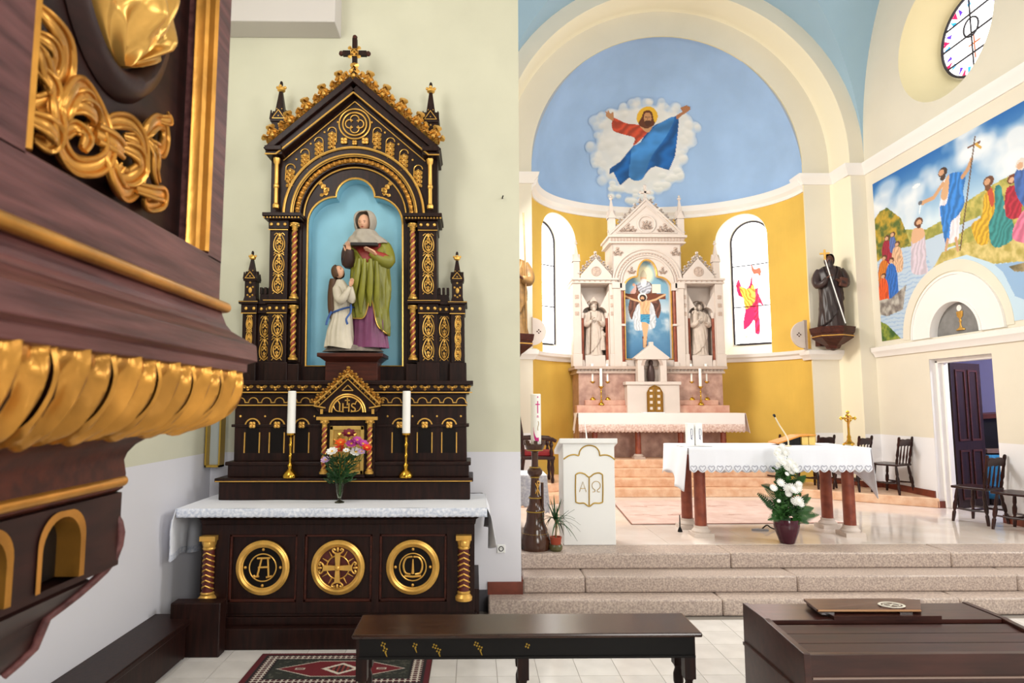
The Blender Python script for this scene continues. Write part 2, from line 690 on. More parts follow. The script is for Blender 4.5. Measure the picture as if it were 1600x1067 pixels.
# shallow glazed notice frame at the far end of the left wall
nf = thing('wall_display_case', 'narrow gilt framed case on the wall left of the side altar', 'case', (-2.6, 6.2, 1.4))
m = MB()
for (x0, x1, z0, z1) in ((0.02, 0.035, 0, 0.9), (0.15, 0.165, 0, 0.9), (0.02, 0.165, 0, 0.02), (0.02, 0.165, 0.88, 0.9)):
    m.box(x0, x1, 0.06, 0.178, z0, z1)
m.build('frame', M_goldpaint, nf, smooth=0)
MB().box(0.035, 0.15, 0.14, 0.178, 0.02, 0.88).build('panel', mat('case_grey', (168, 176, 176), 0.3), nf, smooth=0)

# sanctuary steps: each a row of long stone slabs
def slab_row(name, x0, x1, yf, yb, z0, z1, joints, m, label):
    xs = [x0] + joints + [x1]
    root = MB().box(x0 + 0.01, x1 - 0.01, yf + 0.03, yb, z0, z1 - 0.012).build(name, M_grout, smooth=0)
    struct(root, label)
    for i in range(len(xs) - 1):
        MB().box(xs[i] + 0.002, xs[i + 1] - 0.002, yf, yb, z0, z1).build('stone_slab', m, root, bevel=0.018)
    return root


slab_row('step_1', 0.14, 9.4, 6.255, 6.6, 0.0, 0.158, [2.37, 4.65, 7.0], M_step, 'lowest stone step up to the sanctuary')
slab_row('step_2', 0.485, 9.4, 6.47, 6.9, 0.158, 0.316, [1.1, 3.2, 5.4, 7.6], M_step, 'middle stone step up to the sanctuary')
slab_row('step_3', 0.485, 9.4, 6.755, 7.16, 0.316, ZS, [2.66, 4.96, 7.2], M_step, 'top stone step at the sanctuary edge')

sf = MB().box(XL, 9.4, 7.16, 11.2, 0.2, ZS - 0.008).build('floor_sanctuary', M_grout, smooth=0)
struct(sf, 'polished pale marble floor of the sanctuary')
sl = None
for i in range(8):
    for j in range(4):
        x0, y0 = XL + i * 0.95, 7.16 + j * 0.95
        x1, y1 = min(x0 + 0.95, 7.6), min(y0 + 0.95, 11.0)
        MB().box(x0 + 0.0015, x1 - 0.0015, y0 + 0.0015, y1 - 0.0015, ZS - 0.02, ZS).build('marble_slab', M_marble_floor, sf, smooth=0)

# platform steps of the high altar
def platform(name, front, z0, z1, label, m=M_pinkstep, yb=11.6):
    poly = front + [(front[-1][0], yb), (front[0][0], yb)]
    o = MB().prism(poly, z0, z1, 'xy').build(name, m, smooth=0, bevel=0.012)
    return struct(o, label)


platform('step_4', [(XL, 9.55), (0.9, 9.75), (1.55, 10.25), (2.05, 10.73), (5.35, 10.73), (5.75, 10.42), (6.9, 9.55)], ZS, 0.614, 'pink marble platform step, first from the floor')
platform('step_5', [(XL, 10.0), (0.9, 10.12), (1.6, 10.55), (2.15, 10.95), (5.3, 10.95)], 0.614, 0.754, 'pink marble step, second from the floor')
platform('step_6', [(1.75, 11.17), (5.3, 11.17)], 0.754, 0.894, 'pink marble step, third from the floor', yb=13.1)
platform('step_7', [(1.8, 11.38), (5.25, 11.38)], 0.894, 1.034, 'pink marble step under the high altar', yb=13.1)

# side walls of the sanctuary
o = MB().box(0.0, XL, 6.75, Y1, 0.2, 9.5).build('wall_sanctuary_left', M_sanc_wall, smooth=0)
struct(o, 'cream sanctuary wall behind the pier')

MRW = Matrix(((0, -1, 0, XR), (1, 0, 0, 0), (0, 0, 1, 0), (0, 0, 0, 1)))   # (along, out, up) on the right wall
DY0, DY1, DZ = 8.40, 9.58, 2.68
OC = (8.86, 7.46)
_door = [(DY0, ZS), (DY0, DZ), (DY1, DZ), (DY1, ZS)]
_outer = [(6.4, 0.2), (6.4, 10.2), (11.0, 10.2), (11.0, 0.2)]
_lun = [(9.0 + 0.50 * cos(PI * k / 20), 3.0 + 0.50 * sin(PI * k / 20)) for k in range(21)]
wr = holed(_outer, [_door, _lun, circle_loop(OC[0], OC[1], 0.96)], lambda u, w: (XR, u, w)).build('wall_right', M_sanc_wall, smooth=0)
struct(wr, 'cream sanctuary side wall with mural, door and round window')
# door reveal, splayed window reveal and lunette recess
m = MB().box(XR + .004, 7.12, DY1, DY1 + 0.1, ZS, DZ + 0.1).box(XR + .004, 7.12, DY0 - 0.1, DY0, ZS, DZ + 0.1).box(XR + .004, 7.12, DY0, DY1, DZ, DZ + 0.1)
m.box(6.99, 7.12, DY1 - 0.05, DY1, ZS, DZ - 0.02).box(7.05, 7.12, DY1 - 0.09, DY1 - 0.05, ZS, DZ - 0.05).box(6.99, 7.12, DY0, DY1, DZ - 0.06, DZ)
struct(m.build('door_frame', M_white, smooth=0, bevel=0.008), 'white stepped door surround')
m = MB().grid(lambda u, v: (XR + 0.5 * v, OC[0] + (0.96 - 0.34 * v) * cos(2 * PI * u), OC[1] + (0.96 - 0.34 * v) * sin(2 * PI * u)), 64, 8, closed_u=True)
struct(m.build('window_reveal', M_cream, wr, smooth=40))
m = MB().arch_ring(9.0, 3.0, 0.50, 0.86, 0.0, 0.03, M=MRW, n=36).arch_ring(9.0, 3.0, 0.86, 0.89, 0.0, 0.045, M=MRW, n=36).arch_ring(9.0, 3.0, 0.47, 0.51, -0.12, 0.045, M=MRW, n=36)
struct(m.build('trim_2', M_white, smooth=30), 'white arched moulding over the sacristy door')
m = MB().arch_ring(9.05, 3.02, 0.90, 1.06, 0.0, 0.012, M=MRW, n=48)
struct(m.build('trim_3', M_sanc_wall, smooth=30), 'plain cream band between door arch and mural')

# two cornices of the right wall and the arch piers, and their twins on the left
CUP = [(0, 6.02), (0.03, 6.02), (0.05, 6.07), (0.09, 6.12), (0.12, 6.16), (0.13, 6.2), (0.0, 6.23)]
CLO = [(0, 2.80), (0.03, 2.80), (0.05, 2.85), (0.09, 2.89), (0.1, 2.96), (0.0, 2.98)]
struct(sweep([(6.06, 11.6), (6.06, Y1), (6.61, Y1), (6.61, Y2), (XR, Y2), (XR, 6.5)], CUP, -1).build('trim_4', M_white), 'white upper cornice on the right wall and arch pier')
struct(sweep([(XL, 6.75), (XL, Y2), (0.5, Y2), (0.5, Y1), (1.06, Y1), (1.06, 11.6)], CUP, -1).build('trim_5', M_white), 'white upper cornice on the left arch pier')
struct(sweep([(6.06, 11.6), (6.06, Y1), (6.60, Y1)], CLO, -1).build('trim_6', M_white), 'white dado cornice under the dark bracket statue')
struct(sweep([(XR, Y2 - 0.02), (XR, 6.5)], CLO, -1).build('trim_7', M_white), 'white dado cornice on the right wall')
struct(sweep([(XL, 6.75), (XL, Y2), (0.5, Y2), (0.5, Y1), (1.06, Y1), (1.06, 11.6)], CLO, -1).build('trim_8', M_white), 'white dado cornice on the left arch pier')

# chancel arch: front plane, rounded reveal, back plane
def arch_loop(r, cz=6.38, zb=0.2, n=48):
    return [(XC - r, zb)] + [(XC - r * cos(PI * k / n), cz + r * sin(PI * k / n)) for k in range(n + 1)] + [(XC + r, zb)]


def opening_sheet(r, y, outer_r=None, x0=0.0, x1=7.1, zt=10.4, cz=6.38):
    n = 48
    lp = arch_loop(r, cz, n=n)
    mb = MB()
    m = len(lp)
    out = []
    for i, (x, z) in enumerate(lp):
        if i == 0:
            out.append((x0, z))
        elif i == m - 1:
            out.append((x1, z))
        else:
            a = math.atan2(z - cz, x - XC)
            dx, dz = cos(a), sin(a)
            t = min([((x1 - XC) / dx if dx > 1e-6 else 1e9), ((x0 - XC) / dx if dx < -1e-6 else 1e9), ((zt - cz) / dz if dz > 1e-6 else 1e9)])
            out.append((XC + dx * t, cz + dz * t))
    vs = [(x, y, z) for x, z in lp] + [(x, y, z) for x, z in out]
    fs = [(i, i + 1, m + i + 1, m + i) for i in range(m - 1)]
    return mb.add(vs, fs)


def arch_tube(prof, n=48):
    """jamb and arch intrados; prof [(radius, y)]"""
    loops = [[(x, y, z) for x, z in arch_loop(r, n=n)] for r, y in prof]
    k = len(loops[0])
    vs = [p for l in loops for p in l]
    fs = [(j * k + i, j * k + i + 1, (j + 1) * k + i + 1, (j + 1) * k + i) for j in range(len(prof) - 1) for i in range(k - 1)]
    return MB().add(vs, fs)


struct(opening_sheet(2.505, Y1).build('wall_chancel_arch', M_sanc_wall, smooth=0), 'cream arch wall framing the apse')
struct(arch_tube([(2.505, Y1), (2.505, Y1 + 0.03)]).build('arch_intrados', M_cream, smooth=40), 'inner edge of the apse arch')
struct(opening_sheet(3.08, Y2).build('wall_chancel_front', M_sanc_wall, smooth=0), 'cream outer band of the apse arch')
struct(arch_tube([(3.08, Y2), (3.06, Y2 + 0.03), (3.06, Y2 + 0.12), (3.03, Y2 + 0.15), (3.04, Y2 + 0.44), (2.99, Y2 + 0.5)]).build('arch_moulding', M_ring, smooth=50), 'light rounded moulding of the apse arch')

# groin vault over the sanctuary
def vault():
    n = 40
    rx, ry = 3.34, 2.125
    yc = Y2 - ry
    g = [sin(PI / 2 * (-1 + 2 * i / n)) for i in range(n + 1)]
    vs = []
    for j in range(n + 1):
        for i in range(n + 1):
            x, y = g[i], g[j]
            z = max(sqrt(max(0, 1 - x * x)), sqrt(max(0, 1 - y * y)))
            vs.append((XC + rx * x, yc + ry * y, 6.4 + 3.34 * z))
    fs = []
    for j in range(n):
        for i in range(n):
            a, b, c, d = j * (n + 1) + i, j * (n + 1) + i + 1, (j + 1) * (n + 1) + i + 1, (j + 1) * (n + 1) + i
            if (i < n / 2) == (j < n / 2):
                fs += [(a, b, c), (a, c, d)]
            else:
                fs += [(a, b, d), (b, c, d)]
    return MB().add(vs, fs)


struct(vault().build('ceiling_vault', M_vault, smooth=14), 'pale blue groin vault over the sanctuary')

# apse: golden wall with two windows, cornices, blue half dome
AX, AB = 2.52, 1.85
def apse(th, z, off=0.0):
    return (XC + (AX + off) * cos(th), Y1 + 0.02 + (AB + off) * sin(th), z)


WIN = [(rad(42), 'right'), (rad(139), 'left')]
HW, WZ0, WZS, WRZ = 0.235, 2.98, 5.33, 0.52
def win_top(th):
    for c, _ in WIN:
        q = (th - c) / HW
        if abs(q) < 1 - 1e-9:
            return WZS + WRZ * sqrt(1 - q * q)
    return None


ths = [PI * k / 72 for k in range(73)]
for c, _ in WIN:
    ths = [t for t in ths if abs(t - c) > HW]
    ths += [c + HW * -cos(PI * k / 24) for k in range(25)]
ths = sorted(ths)
mb = MB()
for i in range(len(ths) - 1):
    a, b = ths[i], ths[i + 1]
    q = next((c for c, _ in WIN if abs((a + b) / 2 - c) < HW), None)
    def col(za0, za1, zb0, zb1):
        mb.add([apse(a, za0), apse(b, zb0), apse(b, zb1), apse(a, za1)], [(0, 1, 2, 3)])
    if q is None:
        col(0.4, 6.1, 0.4, 6.1)
    else:
        ta = WZS + WRZ * sqrt(max(0, 1 - ((a - q) / HW) ** 2))
        tb = WZS + WRZ * sqrt(max(0, 1 - ((b - q) / HW) ** 2))
        col(0.4, WZ0, 0.4, WZ0)
        col(ta, 6.1, tb, 6.1)
aw = mb.build('wall_apse', M_ochre, smooth=60)
struct(aw, 'curved golden yellow apse wall')


def win_outline(c, hw, z0, zs, rz, off, n=24):
    pts = [apse(c + hw, z0 + (zs - z0) * k / 6, off) for k in range(6)]
    pts += [apse(c + hw * cos(PI * k / n), zs + rz * sin(PI * k / n), off) for k in range(n + 1)]
    pts += [apse(c - hw, z0 + (zs - z0) * k / 6, off) for k in range(5, -1, -1)]
    pts += [apse(c + hw * (-1 + 2 * k / 8), z0, off) for k in range(1, 8)]
    return pts


def stained_figure(side):
    cv = Canvas(70, 190, (255, 255, 255))
    if side == 'right':
        red, dk = (205, 22, 52), (150, 10, 40)
        cv.poly([(11, 88), (6, 96), (9, 112), (19, 120), (19, 140), (16, 160), (16, 166), (33, 152), (35, 172), (43, 172), (43, 150), (43, 128), (51, 132), (43, 112), (43, 104), (36, 104), (35, 92), (32, 86), (27, 100), (17, 104)], red, folds=(0.7, 0.5, 7, 0.35))
        cv.poly([(12, 100), (27, 104), (35, 98), (38, 116), (33, 128), (20, 134), (17, 118)], (232, 120, 42), folds=(0.8, -0.6, 5, 0.35))
        cv.poly([(33, 66), (38, 74), (48, 74), (48, 86), (38, 84), (33, 76)], (222, 60, 40))
        cv.disc(40, 92, 7, 10, (255, 246, 236))
        cv.poly([(19, 140), (16, 166), (33, 152), (33, 132)], (214, 24, 60))
        cv.line([(16, 172), (19, 178), (30, 170)], 1.2, (200, 170, 110))
    else:
        cv.line([(12, 100), (60, 92)], 0.8, (60, 80, 120))
    return cv


for wi, (c, side) in enumerate(WIN):
    wroot = MB()
    a = win_outline(c, HW, WZ0, WZS, WRZ, 0.0)
    a2 = win_outline(c, HW * 0.97, WZ0, WZS - 0.01, WRZ * 0.98, 0.02)
    b = win_outline(c, 0.155, 3.22, 5.36, 0.42, 0.42)
    n = len(a)
    wroot.add(a + a2 + b, [(r * n + i, r * n + (i + 1) % n, (r + 1) * n + (i + 1) % n, (r + 1) * n + i) for r in range(2) for i in range(n)])
    w = wroot.build('window_%d' % (wi + 1), M_reveal, smooth=35)
    struct(w, 'tall round-headed apse window with white splayed reveal, ' + ('red robed figure in its glass' if side == 'right' else 'beside the left end of the white altar'))
    MB().tube([Vector(p) for p in win_outline(c, 0.152, 3.23, 5.35, 0.415, 0.40)], 0.02, 6, closed=True).build('frame', M_lead, w)
    cv = stained_figure(side)
    zt = 5.36 + 0.42
    def fn(u, v, c=c):
        return apse(c - 0.155 * (2 * u - 1), zt - v * (zt - 3.22), 0.41)
    zb = [5.8, 4.86, 4.0, 3.2]
    for q in range(3):
        cv.lay('pane', fn, M_stained, w, keep=lambda u, v, q=q: (zt - v * (zt - 3.22)) <= zb[q] and (zt - v * (zt - 3.22)) > zb[q + 1]
               and ((zt - v * (zt - 3.22)) < 5.36 or ((2 * u - 1)) ** 2 + ((zt - v * (zt - 3.22) - 5.36) / 0.42) ** 2 < 1.0))
    for z in (4.86, 4.0):
        MB().tube([apse(c + 0.153 * (1 - 2 * k / 8), z, 0.395) for k in range(9)], 0.012, 5).build('glazing_bar', M_lead, w)

def arc_path(n=60, off=0.0):
    return [apse(PI * k / n, 0, off)[:2] for k in range(n + 1)]


struct(sweep(arc_path(), [(0, 5.9), (0.03, 5.9), (0.04, 5.96), (0.1, 6.02), (0.12, 6.1), (0.14, 6.13), (0.0, 6.15)], 1).build('trim_9', M_white), 'white cornice at the foot of the blue half dome')
struct(sweep(arc_path(), [(0, 2.84), (0.03, 2.84), (0.05, 2.9), (0.09, 2.93), (0.1, 2.99), (0.0, 3.0)], 1).build('trim_10', M_white), 'white dado cornice round the apse')


def dome(al, be, off=0.0):
    """al: 0..pi along the plan, be: 0 at the cornice, pi/2 at the crown"""
    return (XC + (AX - off) * cos(al) * cos(be), Y1 + 0.02 + (AB - off) * sin(al) * cos(be), 6.1 + (2.84 - off) * sin(be))


dm = MB().grid(lambda u, v: dome(PI * u, PI / 2 * v * 0.9999), 72, 32).build('ceiling_apse', M_apse_blue, smooth=60)
struct(dm, 'sky blue half dome of the apse')

# baseboards
BB = [(0, 0), (0.02, 0), (0.02, 0.1), (0, 0.1)]
def skirt(path, z, name, side):
    struct(sweep(path, [(d, z + h) for d, h in BB], side).build(name, M_redbase, smooth=0))


skirt([(6.06, Y1), (6.6, Y1), (6.6, Y2), (XR, Y2), (XR, 9.62)], 0.614, 'baseboard_right', -1)
skirt([(XR, 9.66), (XR, DY1), (7.12, DY1)], ZS, 'baseboard_door', -1)
skirt([(XR, DY0), (XR, 6.6)], ZS, 'baseboard_front', -1)

# sacristy behind the door
m = MB().box(9.6, 9.7, 7.0, 14.0, 0.2, 3.6).box(7.12, 9.7, 13.9, 14.0, 0.2, 3.6).box(7.12, 9.7, 7.0, 7.1, 0.2, 3.6)
struct(m.build('wall_sacristy', mat('lilac_wall_paint', (176, 172, 226), 0.85), smooth=0), 'lilac wall of the room behind the door')
struct(MB().box(7.0, 9.7, 7.0, 14.0, 0.2, ZS - 0.01).build('floor_sacristy', M_darkred, smooth=0))
struct(MB().box(7.0, 9.7, 7.0, 14.0, 3.6, 3.7).build('ceiling_sacristy', M_white, smooth=0))
area_light('sacristy_fill_light', (8.4, 8.6, 3.5), (8.6, 10.2, 1.0), 0.6, 0.6, 170, (0.95, 0.96, 1.0))  # unseen lamp added to brighten the room through the doorway
# ------------------------------------------------------------------ round stained window high in the right wall
cv = Canvas(120, 120, (255, 255, 255))
for k in range(36):
    a0, a1 = 2 * PI * k / 36, 2 * PI * (k + 1) / 36
    am = (a0 + a1) / 2
    r0, r1 = 46, 60
    col = [(60, 30, 140), (255, 255, 255), (20, 110, 170), (170, 20, 60)][k % 4]
    if k % 2:
        pts = [(60 + r0 * cos(am), 60 + r0 * sin(am)), (60 + r1 * cos(a0), 60 + r1 * sin(a0)), (60 + r1 * cos(a1), 60 + r1 * sin(a1))]
    else:
        pts = [(60 + r1 * cos(am), 60 + r1 * sin(am)), (60 + r0 * cos(a0), 60 + r0 * sin(a0)), (60 + r0 * cos(a1), 60 + r0 * sin(a1))]
    cv.poly(pts, col, smooth=False)
cv.line([(60, 62), (60, 96)], 1.6, (120, 60, 30))
cv.line([(50, 74), (70, 74)], 1.6, (120, 60, 30))
ow = MB().tube([(7.36, OC[0] + 0.6 * cos(2 * PI * k / 48), OC[1] + 0.6 * sin(2 * PI * k / 48)) for k in range(48)], 0.02, 8, closed=True).build('window_3', M_lead)
struct(ow, 'round stained glass window high in the right wall')
cv.lay('pane', lambda u, v: (7.38, OC[0] + 0.6 - 1.2 * u, OC[1] + 0.6 - 1.2 * v), M_stained, ow, keep=lambda u, v: (u - .5) ** 2 + (v - .5) ** 2 < 0.25)
for z in (-0.3, 0.0, 0.3):
    w = sqrt(0.36 - z * z)
    MB().tube([(7.35, OC[0] - w, OC[1] + z), (7.35, OC[0] + w, OC[1] + z)], 0.016, 5).build('glazing_bar', M_lead, ow)
MB().tube([(7.35, OC[0], OC[1] - 0.6), (7.35, OC[0], OC[1] + 0.6)], 0.012, 5).build('glazing_bar', M_lead, ow)
MB().tube([(7.35, OC[0] + 0.14 * cos(2 * PI * k / 20), OC[1] + 0.1 + 0.14 * sin(2 * PI * k / 20)) for k in range(20)], 0.014, 5, closed=True).build('glazing_ring', M_lead, ow)

# ------------------------------------------------------------------ wall painting: baptism in a river
MY0, MY1, MZ0, MZ1 = 10.65, 7.0, 3.06, 5.79
cv = Canvas(300, 226, (120, 170, 215))
def q(zx, zy):
    p = atX(1340 + zx / 2.808, 180 + zy / 2.808, XR)
    return ((MY0 - p.y) / (MY0 - MY1) * 300, (MZ1 - p.z) / (MZ1 - MZ0) * 226)
def Q(*pts): return [q(*p) for p in pts]
def qd(zx, zy, r, col, asp=1.0, alpha=1.0, soft=0.0):
    x, y = q(zx, zy)
    x2, _ = q(zx + r, zy)
    _, y2 = q(zx, zy + r)
    cv.disc(x, y, max(abs(x2 - x), .6) * asp, max(abs(y2 - y), .6), col, alpha, soft)
def ql(pts, r, col):
    cv.line(Q(*pts), r, col)
g = np.clip(cv.Y / 85, 0, 1)[..., None]
cv.a = np.array((36, 104, 178.)) * (1 - g) + np.array((196, 220, 236.)) * g
n = cv.noise(60, 11)
cl = np.clip((n - 0.47) * 5, 0, 1) * np.clip(1.3 - cv.Y / 130, 0, 1)
cv.put(cl, (246, 246, 246), 0.85)
for (x, y, r) in ((520, 150, 50), (590, 180, 60), (470, 190, 40), (640, 230, 50), (560, 120, 34), (690, 190, 40), (130, 320, 40), (220, 350, 50), (110, 380, 40)):
    qd(x, y, r, (246, 248, 250), 1.2, 0.6, 0.7)
tex = cv.noise(7, 21)
def rough_put(m, c1, c2):
    t = np.clip((tex - 0.3) * 2.5, 0, 1)[..., None]
    colr = np.array(c1, float) * (1 - t) + np.array(c2, float) * t
    cv.put(m, colr)
rough_put(cv.mask(Q((200, 500), (300, 500), (380, 455), (460, 390), (600, 300), (660, 268), (800, 300), (800, 640), (600, 640), (480, 560), (300, 600), (170, 600))), (150, 150, 70), (206, 190, 104))
rough_put(cv.mask(Q((60, 480), (100, 420), (130, 405), (190, 450), (210, 500), (230, 560), (100, 640), (60, 640))), (86, 104, 44), (196, 160, 52))
cv.poly(Q((540, 440), (470, 470), (360, 520), (250, 570), (150, 590), (90, 640), (90, 990), (230, 980), (330, 680), (400, 560), (470, 500), (540, 460)), (190, 208, 226), smooth=False)
wv = np.sin(cv.Y * 1.1 + cv.noise(14, 8) * 9)
cv.put(cv.mask(Q((200, 590), (90, 640), (90, 990), (230, 980), (330, 680), (300, 600))) & (wv > 0.6), (134, 170, 214), 0.5)
rough_put(cv.mask(Q((320, 690), (370, 600), (470, 560), (560, 540), (800, 520), (800, 650), (700, 640), (600, 650), (480, 610), (380, 640))), (176, 160, 80), (222, 202, 132))
cv.poly(Q((600, 652), (700, 640), (800, 640), (800, 830), (690, 790), (640, 690)), (150, 184, 220), smooth=False)
rough_put(cv.mask(Q((660, 660), (800, 630), (800, 680), (690, 684))), (110, 100, 70), (170, 150, 110))
# far-left crowd
for (x, y, c, w, h) in ((130, 590, (160, 40, 60), 22, 55), (155, 560, (90, 110, 170), 14, 40), (175, 620, (222, 176, 140), 24, 60), (118, 690, (210, 120, 40), 26, 70), (150, 720, (52, 108, 190), 28, 90), (115, 760, (226, 90, 40), 22, 60)):
    cv.poly(Q((x - w * .7, y + h), (x - w, y), (x - w * .5, y - h * .7), (x + w * .5, y - h * .7), (x + w, y), (x + w * .9, y + h)), c, folds=(1, .3, 5, .13))
    qd(x, y - h * 0.95, 12, (96, 60, 40))
    qd(x - 2, y - h * 0.9, 8, (216, 168, 132))
rough_put(cv.mask(Q((95, 810), (150, 800), (215, 740), (200, 850), (130, 880), (95, 870))), (120, 110, 104), (196, 190, 180))
rough_put(cv.mask(Q((95, 900), (130, 915), (190, 975), (180, 1000), (95, 1000))), (58, 92, 38), (150, 160, 60))
# the standing baptist in blue with a cross staff
cv.poly(Q((385, 560), (375, 500), (362, 440), (360, 390), (372, 330), (355, 320), (378, 285), (420, 262), (460, 262), (462, 330), (452, 420), (446, 500), (440, 545)), (232, 226, 232), folds=(1, .2, 8, .05))
cv.poly(Q((395, 262), (470, 255), (464, 330), (468, 390), (440, 440), (410, 470), (402, 540), (385, 560), (366, 450), (362, 400), (388, 390), (400, 330)), (58, 128, 206), folds=(1, .35, 9, .13))
cv.poly(Q((372, 320), (385, 285), (402, 262), (398, 340), (384, 372), (366, 360)), (218, 172, 130))
ql([(375, 300), (335, 360), (285, 385)], 2.6, (214, 164, 120))
ql([(460, 270), (482, 240), (500, 195)], 2.6, (206, 156, 112))
qd(374, 250, 21, (70, 52, 44)); qd(368, 252, 13, (210, 158, 122)); qd(374, 274, 12, (80, 60, 50))
ql([(515, 95), (450, 590)], 1.0, (110, 84, 62)); ql([(486, 142), (535, 118)], 1.3, (120, 80, 60)); ql([(520, 128), (540, 142)], 1.6, (214, 170, 80))
ql([(395, 545), (388, 590)], 2, (206, 160, 124)); ql([(432, 540), (440, 590)], 2, (206, 160, 124))
ql([(278, 388), (272, 430)], 1.2, (230, 240, 246)); qd(276, 384, 9, (110, 110, 116))
# the figure standing in the river
cv.poly(Q((240, 690), (236, 600), (238, 530), (252, 500), (290, 505), (300, 560), (302, 640), (306, 690)), (210, 196, 208), folds=(1, .1, 8, .07))
cv.poly(Q((240, 560), (240, 510), (262, 490), (290, 500), (294, 530), (270, 550)), (222, 176, 138))
qd(268, 468, 20, (104, 62, 38)); qd(270, 470, 12, (218, 170, 132)); qd(270, 486, 9, (100, 60, 40))
# kneeling pair and red group on the right bank
cv.poly(Q((525, 560), (500, 480), (545, 440), (555, 350), (590, 330), (620, 350), (618, 430), (580, 500), (570, 560)), (216, 168, 48), folds=(.8, .5, 6, .13))
cv.poly(Q((570, 330), (590, 320), (598, 380), (585, 400)), (196, 84, 60))
cv.poly(Q((590, 570), (575, 480), (600, 420), (602, 320), (628, 310), (640, 370), (660, 410), (690, 520), (640, 570)), (60, 138, 136), folds=(.8, .4, 7, .13))
ql([(650, 400), (692, 420)], 3, (216, 170, 134))
qd(574, 290, 24, (110, 70, 48)); qd(568, 292, 14, (208, 158, 122)); qd(570, 318, 13, (120, 78, 50))
cv.poly(Q((650, 440), (648, 340), (668, 310), (706, 320), (720, 400), (704, 450)), (176, 44, 62), folds=(.8, .4, 6, .13))
qd(676, 280, 22, (120, 66, 40)); qd(674, 284, 12, (222, 176, 142))
cv.poly(Q((690, 330), (690, 250), (730, 230), (800, 260), (800, 420), (730, 400)), (70, 104, 170), folds=(.8, .4, 9, .12))
qd(718, 214, 26, (226, 216, 206)); qd(712, 222, 15, (218, 172, 138))
cv.poly(Q((680, 540), (710, 440), (760, 400), (800, 480), (800, 560)), (224, 120, 150), folds=(.8, .4, 9, .12))
qd(258, 310, 8, (250, 250, 250), 2.2, 0.9)
mu = cv.lay('wall_mural', lambda u, v: (XR - 0.006, MY0 + (MY1 - MY0) * u, MZ1 + (MZ0 - MZ1) * v), M_mural, None,
            keep=lambda u, v: not ((MY0 + (MY1 - MY0) * u - 9.05) ** 2 + (MZ1 + (MZ0 - MZ1) * v - 3.02) ** 2 < 1.0))
tag(mu, 'large wall painting of a baptism in a river, above the sacristy door', 'mural')
# plain raised border of the painting
# lunette over the door with a painted chalice
lu = thing('door_lunette', 'grey half-round panel with a gold chalice over the doorway', 'lunette', (XR, 9.0, 3.0))
Ml = Matrix(((0, -1, 0, 0), (1, 0, 0, 0), (0, 0, 1, 0), (0, 0, 0, 1)))
MB().prism([(0.5 * cos(PI * k / 24), 0.5 * sin(PI * k / 24)) for k in range(25)], -0.11, -0.08, 'xz', M=Ml).build('panel', mat('lunette_grey', (140, 138, 136), 0.8, var=0.25, vscale=7), lu, smooth=0)
m = MB().lathe([(0.085, 0.06), (0.085, 0.075), (0.03, 0.10), (0.015, 0.13), (0.014, 0.17), (0.03, 0.19), (0.014, 0.21), (0.02, 0.23), (0.055, 0.26), (0.065, 0.33)], 20, (0.075, 0, 0), sx=0.25)
m.build('chalice', M_gold, lu)
MB().lathe([(0.001, -0.006), (0.045, -0.006), (0.045, 0.006), (0.001, 0.006)], 20, M=T(0.075, 0, 0.38) @ RY(PI / 2)).build('host', M_white, lu)

# ------------------------------------------------------------------ picture in the half dome: robed figure with open arms on clouds
def dome_hit(px, py):
    o, d = Vector((0, 0, EYE)), Vector(_ray(px, py))
    S = Vector((1 / AX, 1 / AB, 1 / 2.84))
    cc = Vector((XC, Y1 + 0.02, 6.1))
    a = Vector([(o - cc)[i] * S[i] for i in range(3)])
    b = Vector([d[i] * S[i] for i in range(3)])
    A, B, Cq = b.dot(b), 2 * a.dot(b), a.dot(a) - 1
    t = (-B + sqrt(max(0, B * B - 4 * A * Cq))) / (2 * A)
    p = o + d * t
    be = math.asin(max(-1, min(1, (p.z - 6.1) / 2.84)))
    al = math.atan2((p.y - Y1 - 0.02) / AB, (p.x - XC) / AX)
    return al, be


_k = [dome_hit(x, y) for x in (905, 1000, 1105) for y in (140, 230, 330)]
AL0, AL1 = min(p[0] for p in _k), max(p[0] for p in _k)
BE0, BE1 = max(0.005, min(p[1] for p in _k)), max(p[1] for p in _k)
cv = Canvas(250, 240, (164, 194, 230))
def q(zx, zy):
    al, be = dome_hit(900 + zx / 4.85, 120 + zy / 4.85)
    return ((AL1 - al) / (AL1 - AL0) * 250, (BE1 - be) / (BE1 - BE0) * 240)
rng = random.Random(5)
cm = np.zeros((240, 250))
blobs = []
for (x, y, r) in ((180, 330, 70), (140, 480, 80), (180, 620, 70), (230, 760, 70), (300, 860, 60), (420, 900, 60), (520, 880, 60), (640, 800, 80), (740, 740, 70), (800, 600, 70), (850, 450, 70), (880, 350, 60), (760, 250, 70), (660, 210, 50), (540, 190, 50), (430, 220, 60), (320, 260, 70), (260, 300, 60), (300, 480, 100), (360, 620, 100), (560, 400, 160), (700, 500, 120), (500, 650, 160), (640, 330, 100)):
    for _ in range(7):
        blobs.append((x + rng.uniform(-.7, .7) * r, y + rng.uniform(-.7, .7) * r, r * rng.uniform(.4, .75)))
_nz = cv.noise(30, 17)
for (x, y, r) in ((500, 430, 330), (420, 600, 330), (560, 620, 290), (640, 420, 290), (400, 420, 270), (470, 790, 170)):
    px, py = q(x, y)
    x2, _y = q(x + r, y)
    d = np.sqrt((cv.X - px) ** 2 + (cv.Y - py) ** 2) / abs(x2 - px) + (_nz - .5) * .35
    m = np.clip((1 - d) * 6, 0, 1)
    cm = np.maximum(cm, m)
    cv.put(m, (232, 230, 224), 0.95)
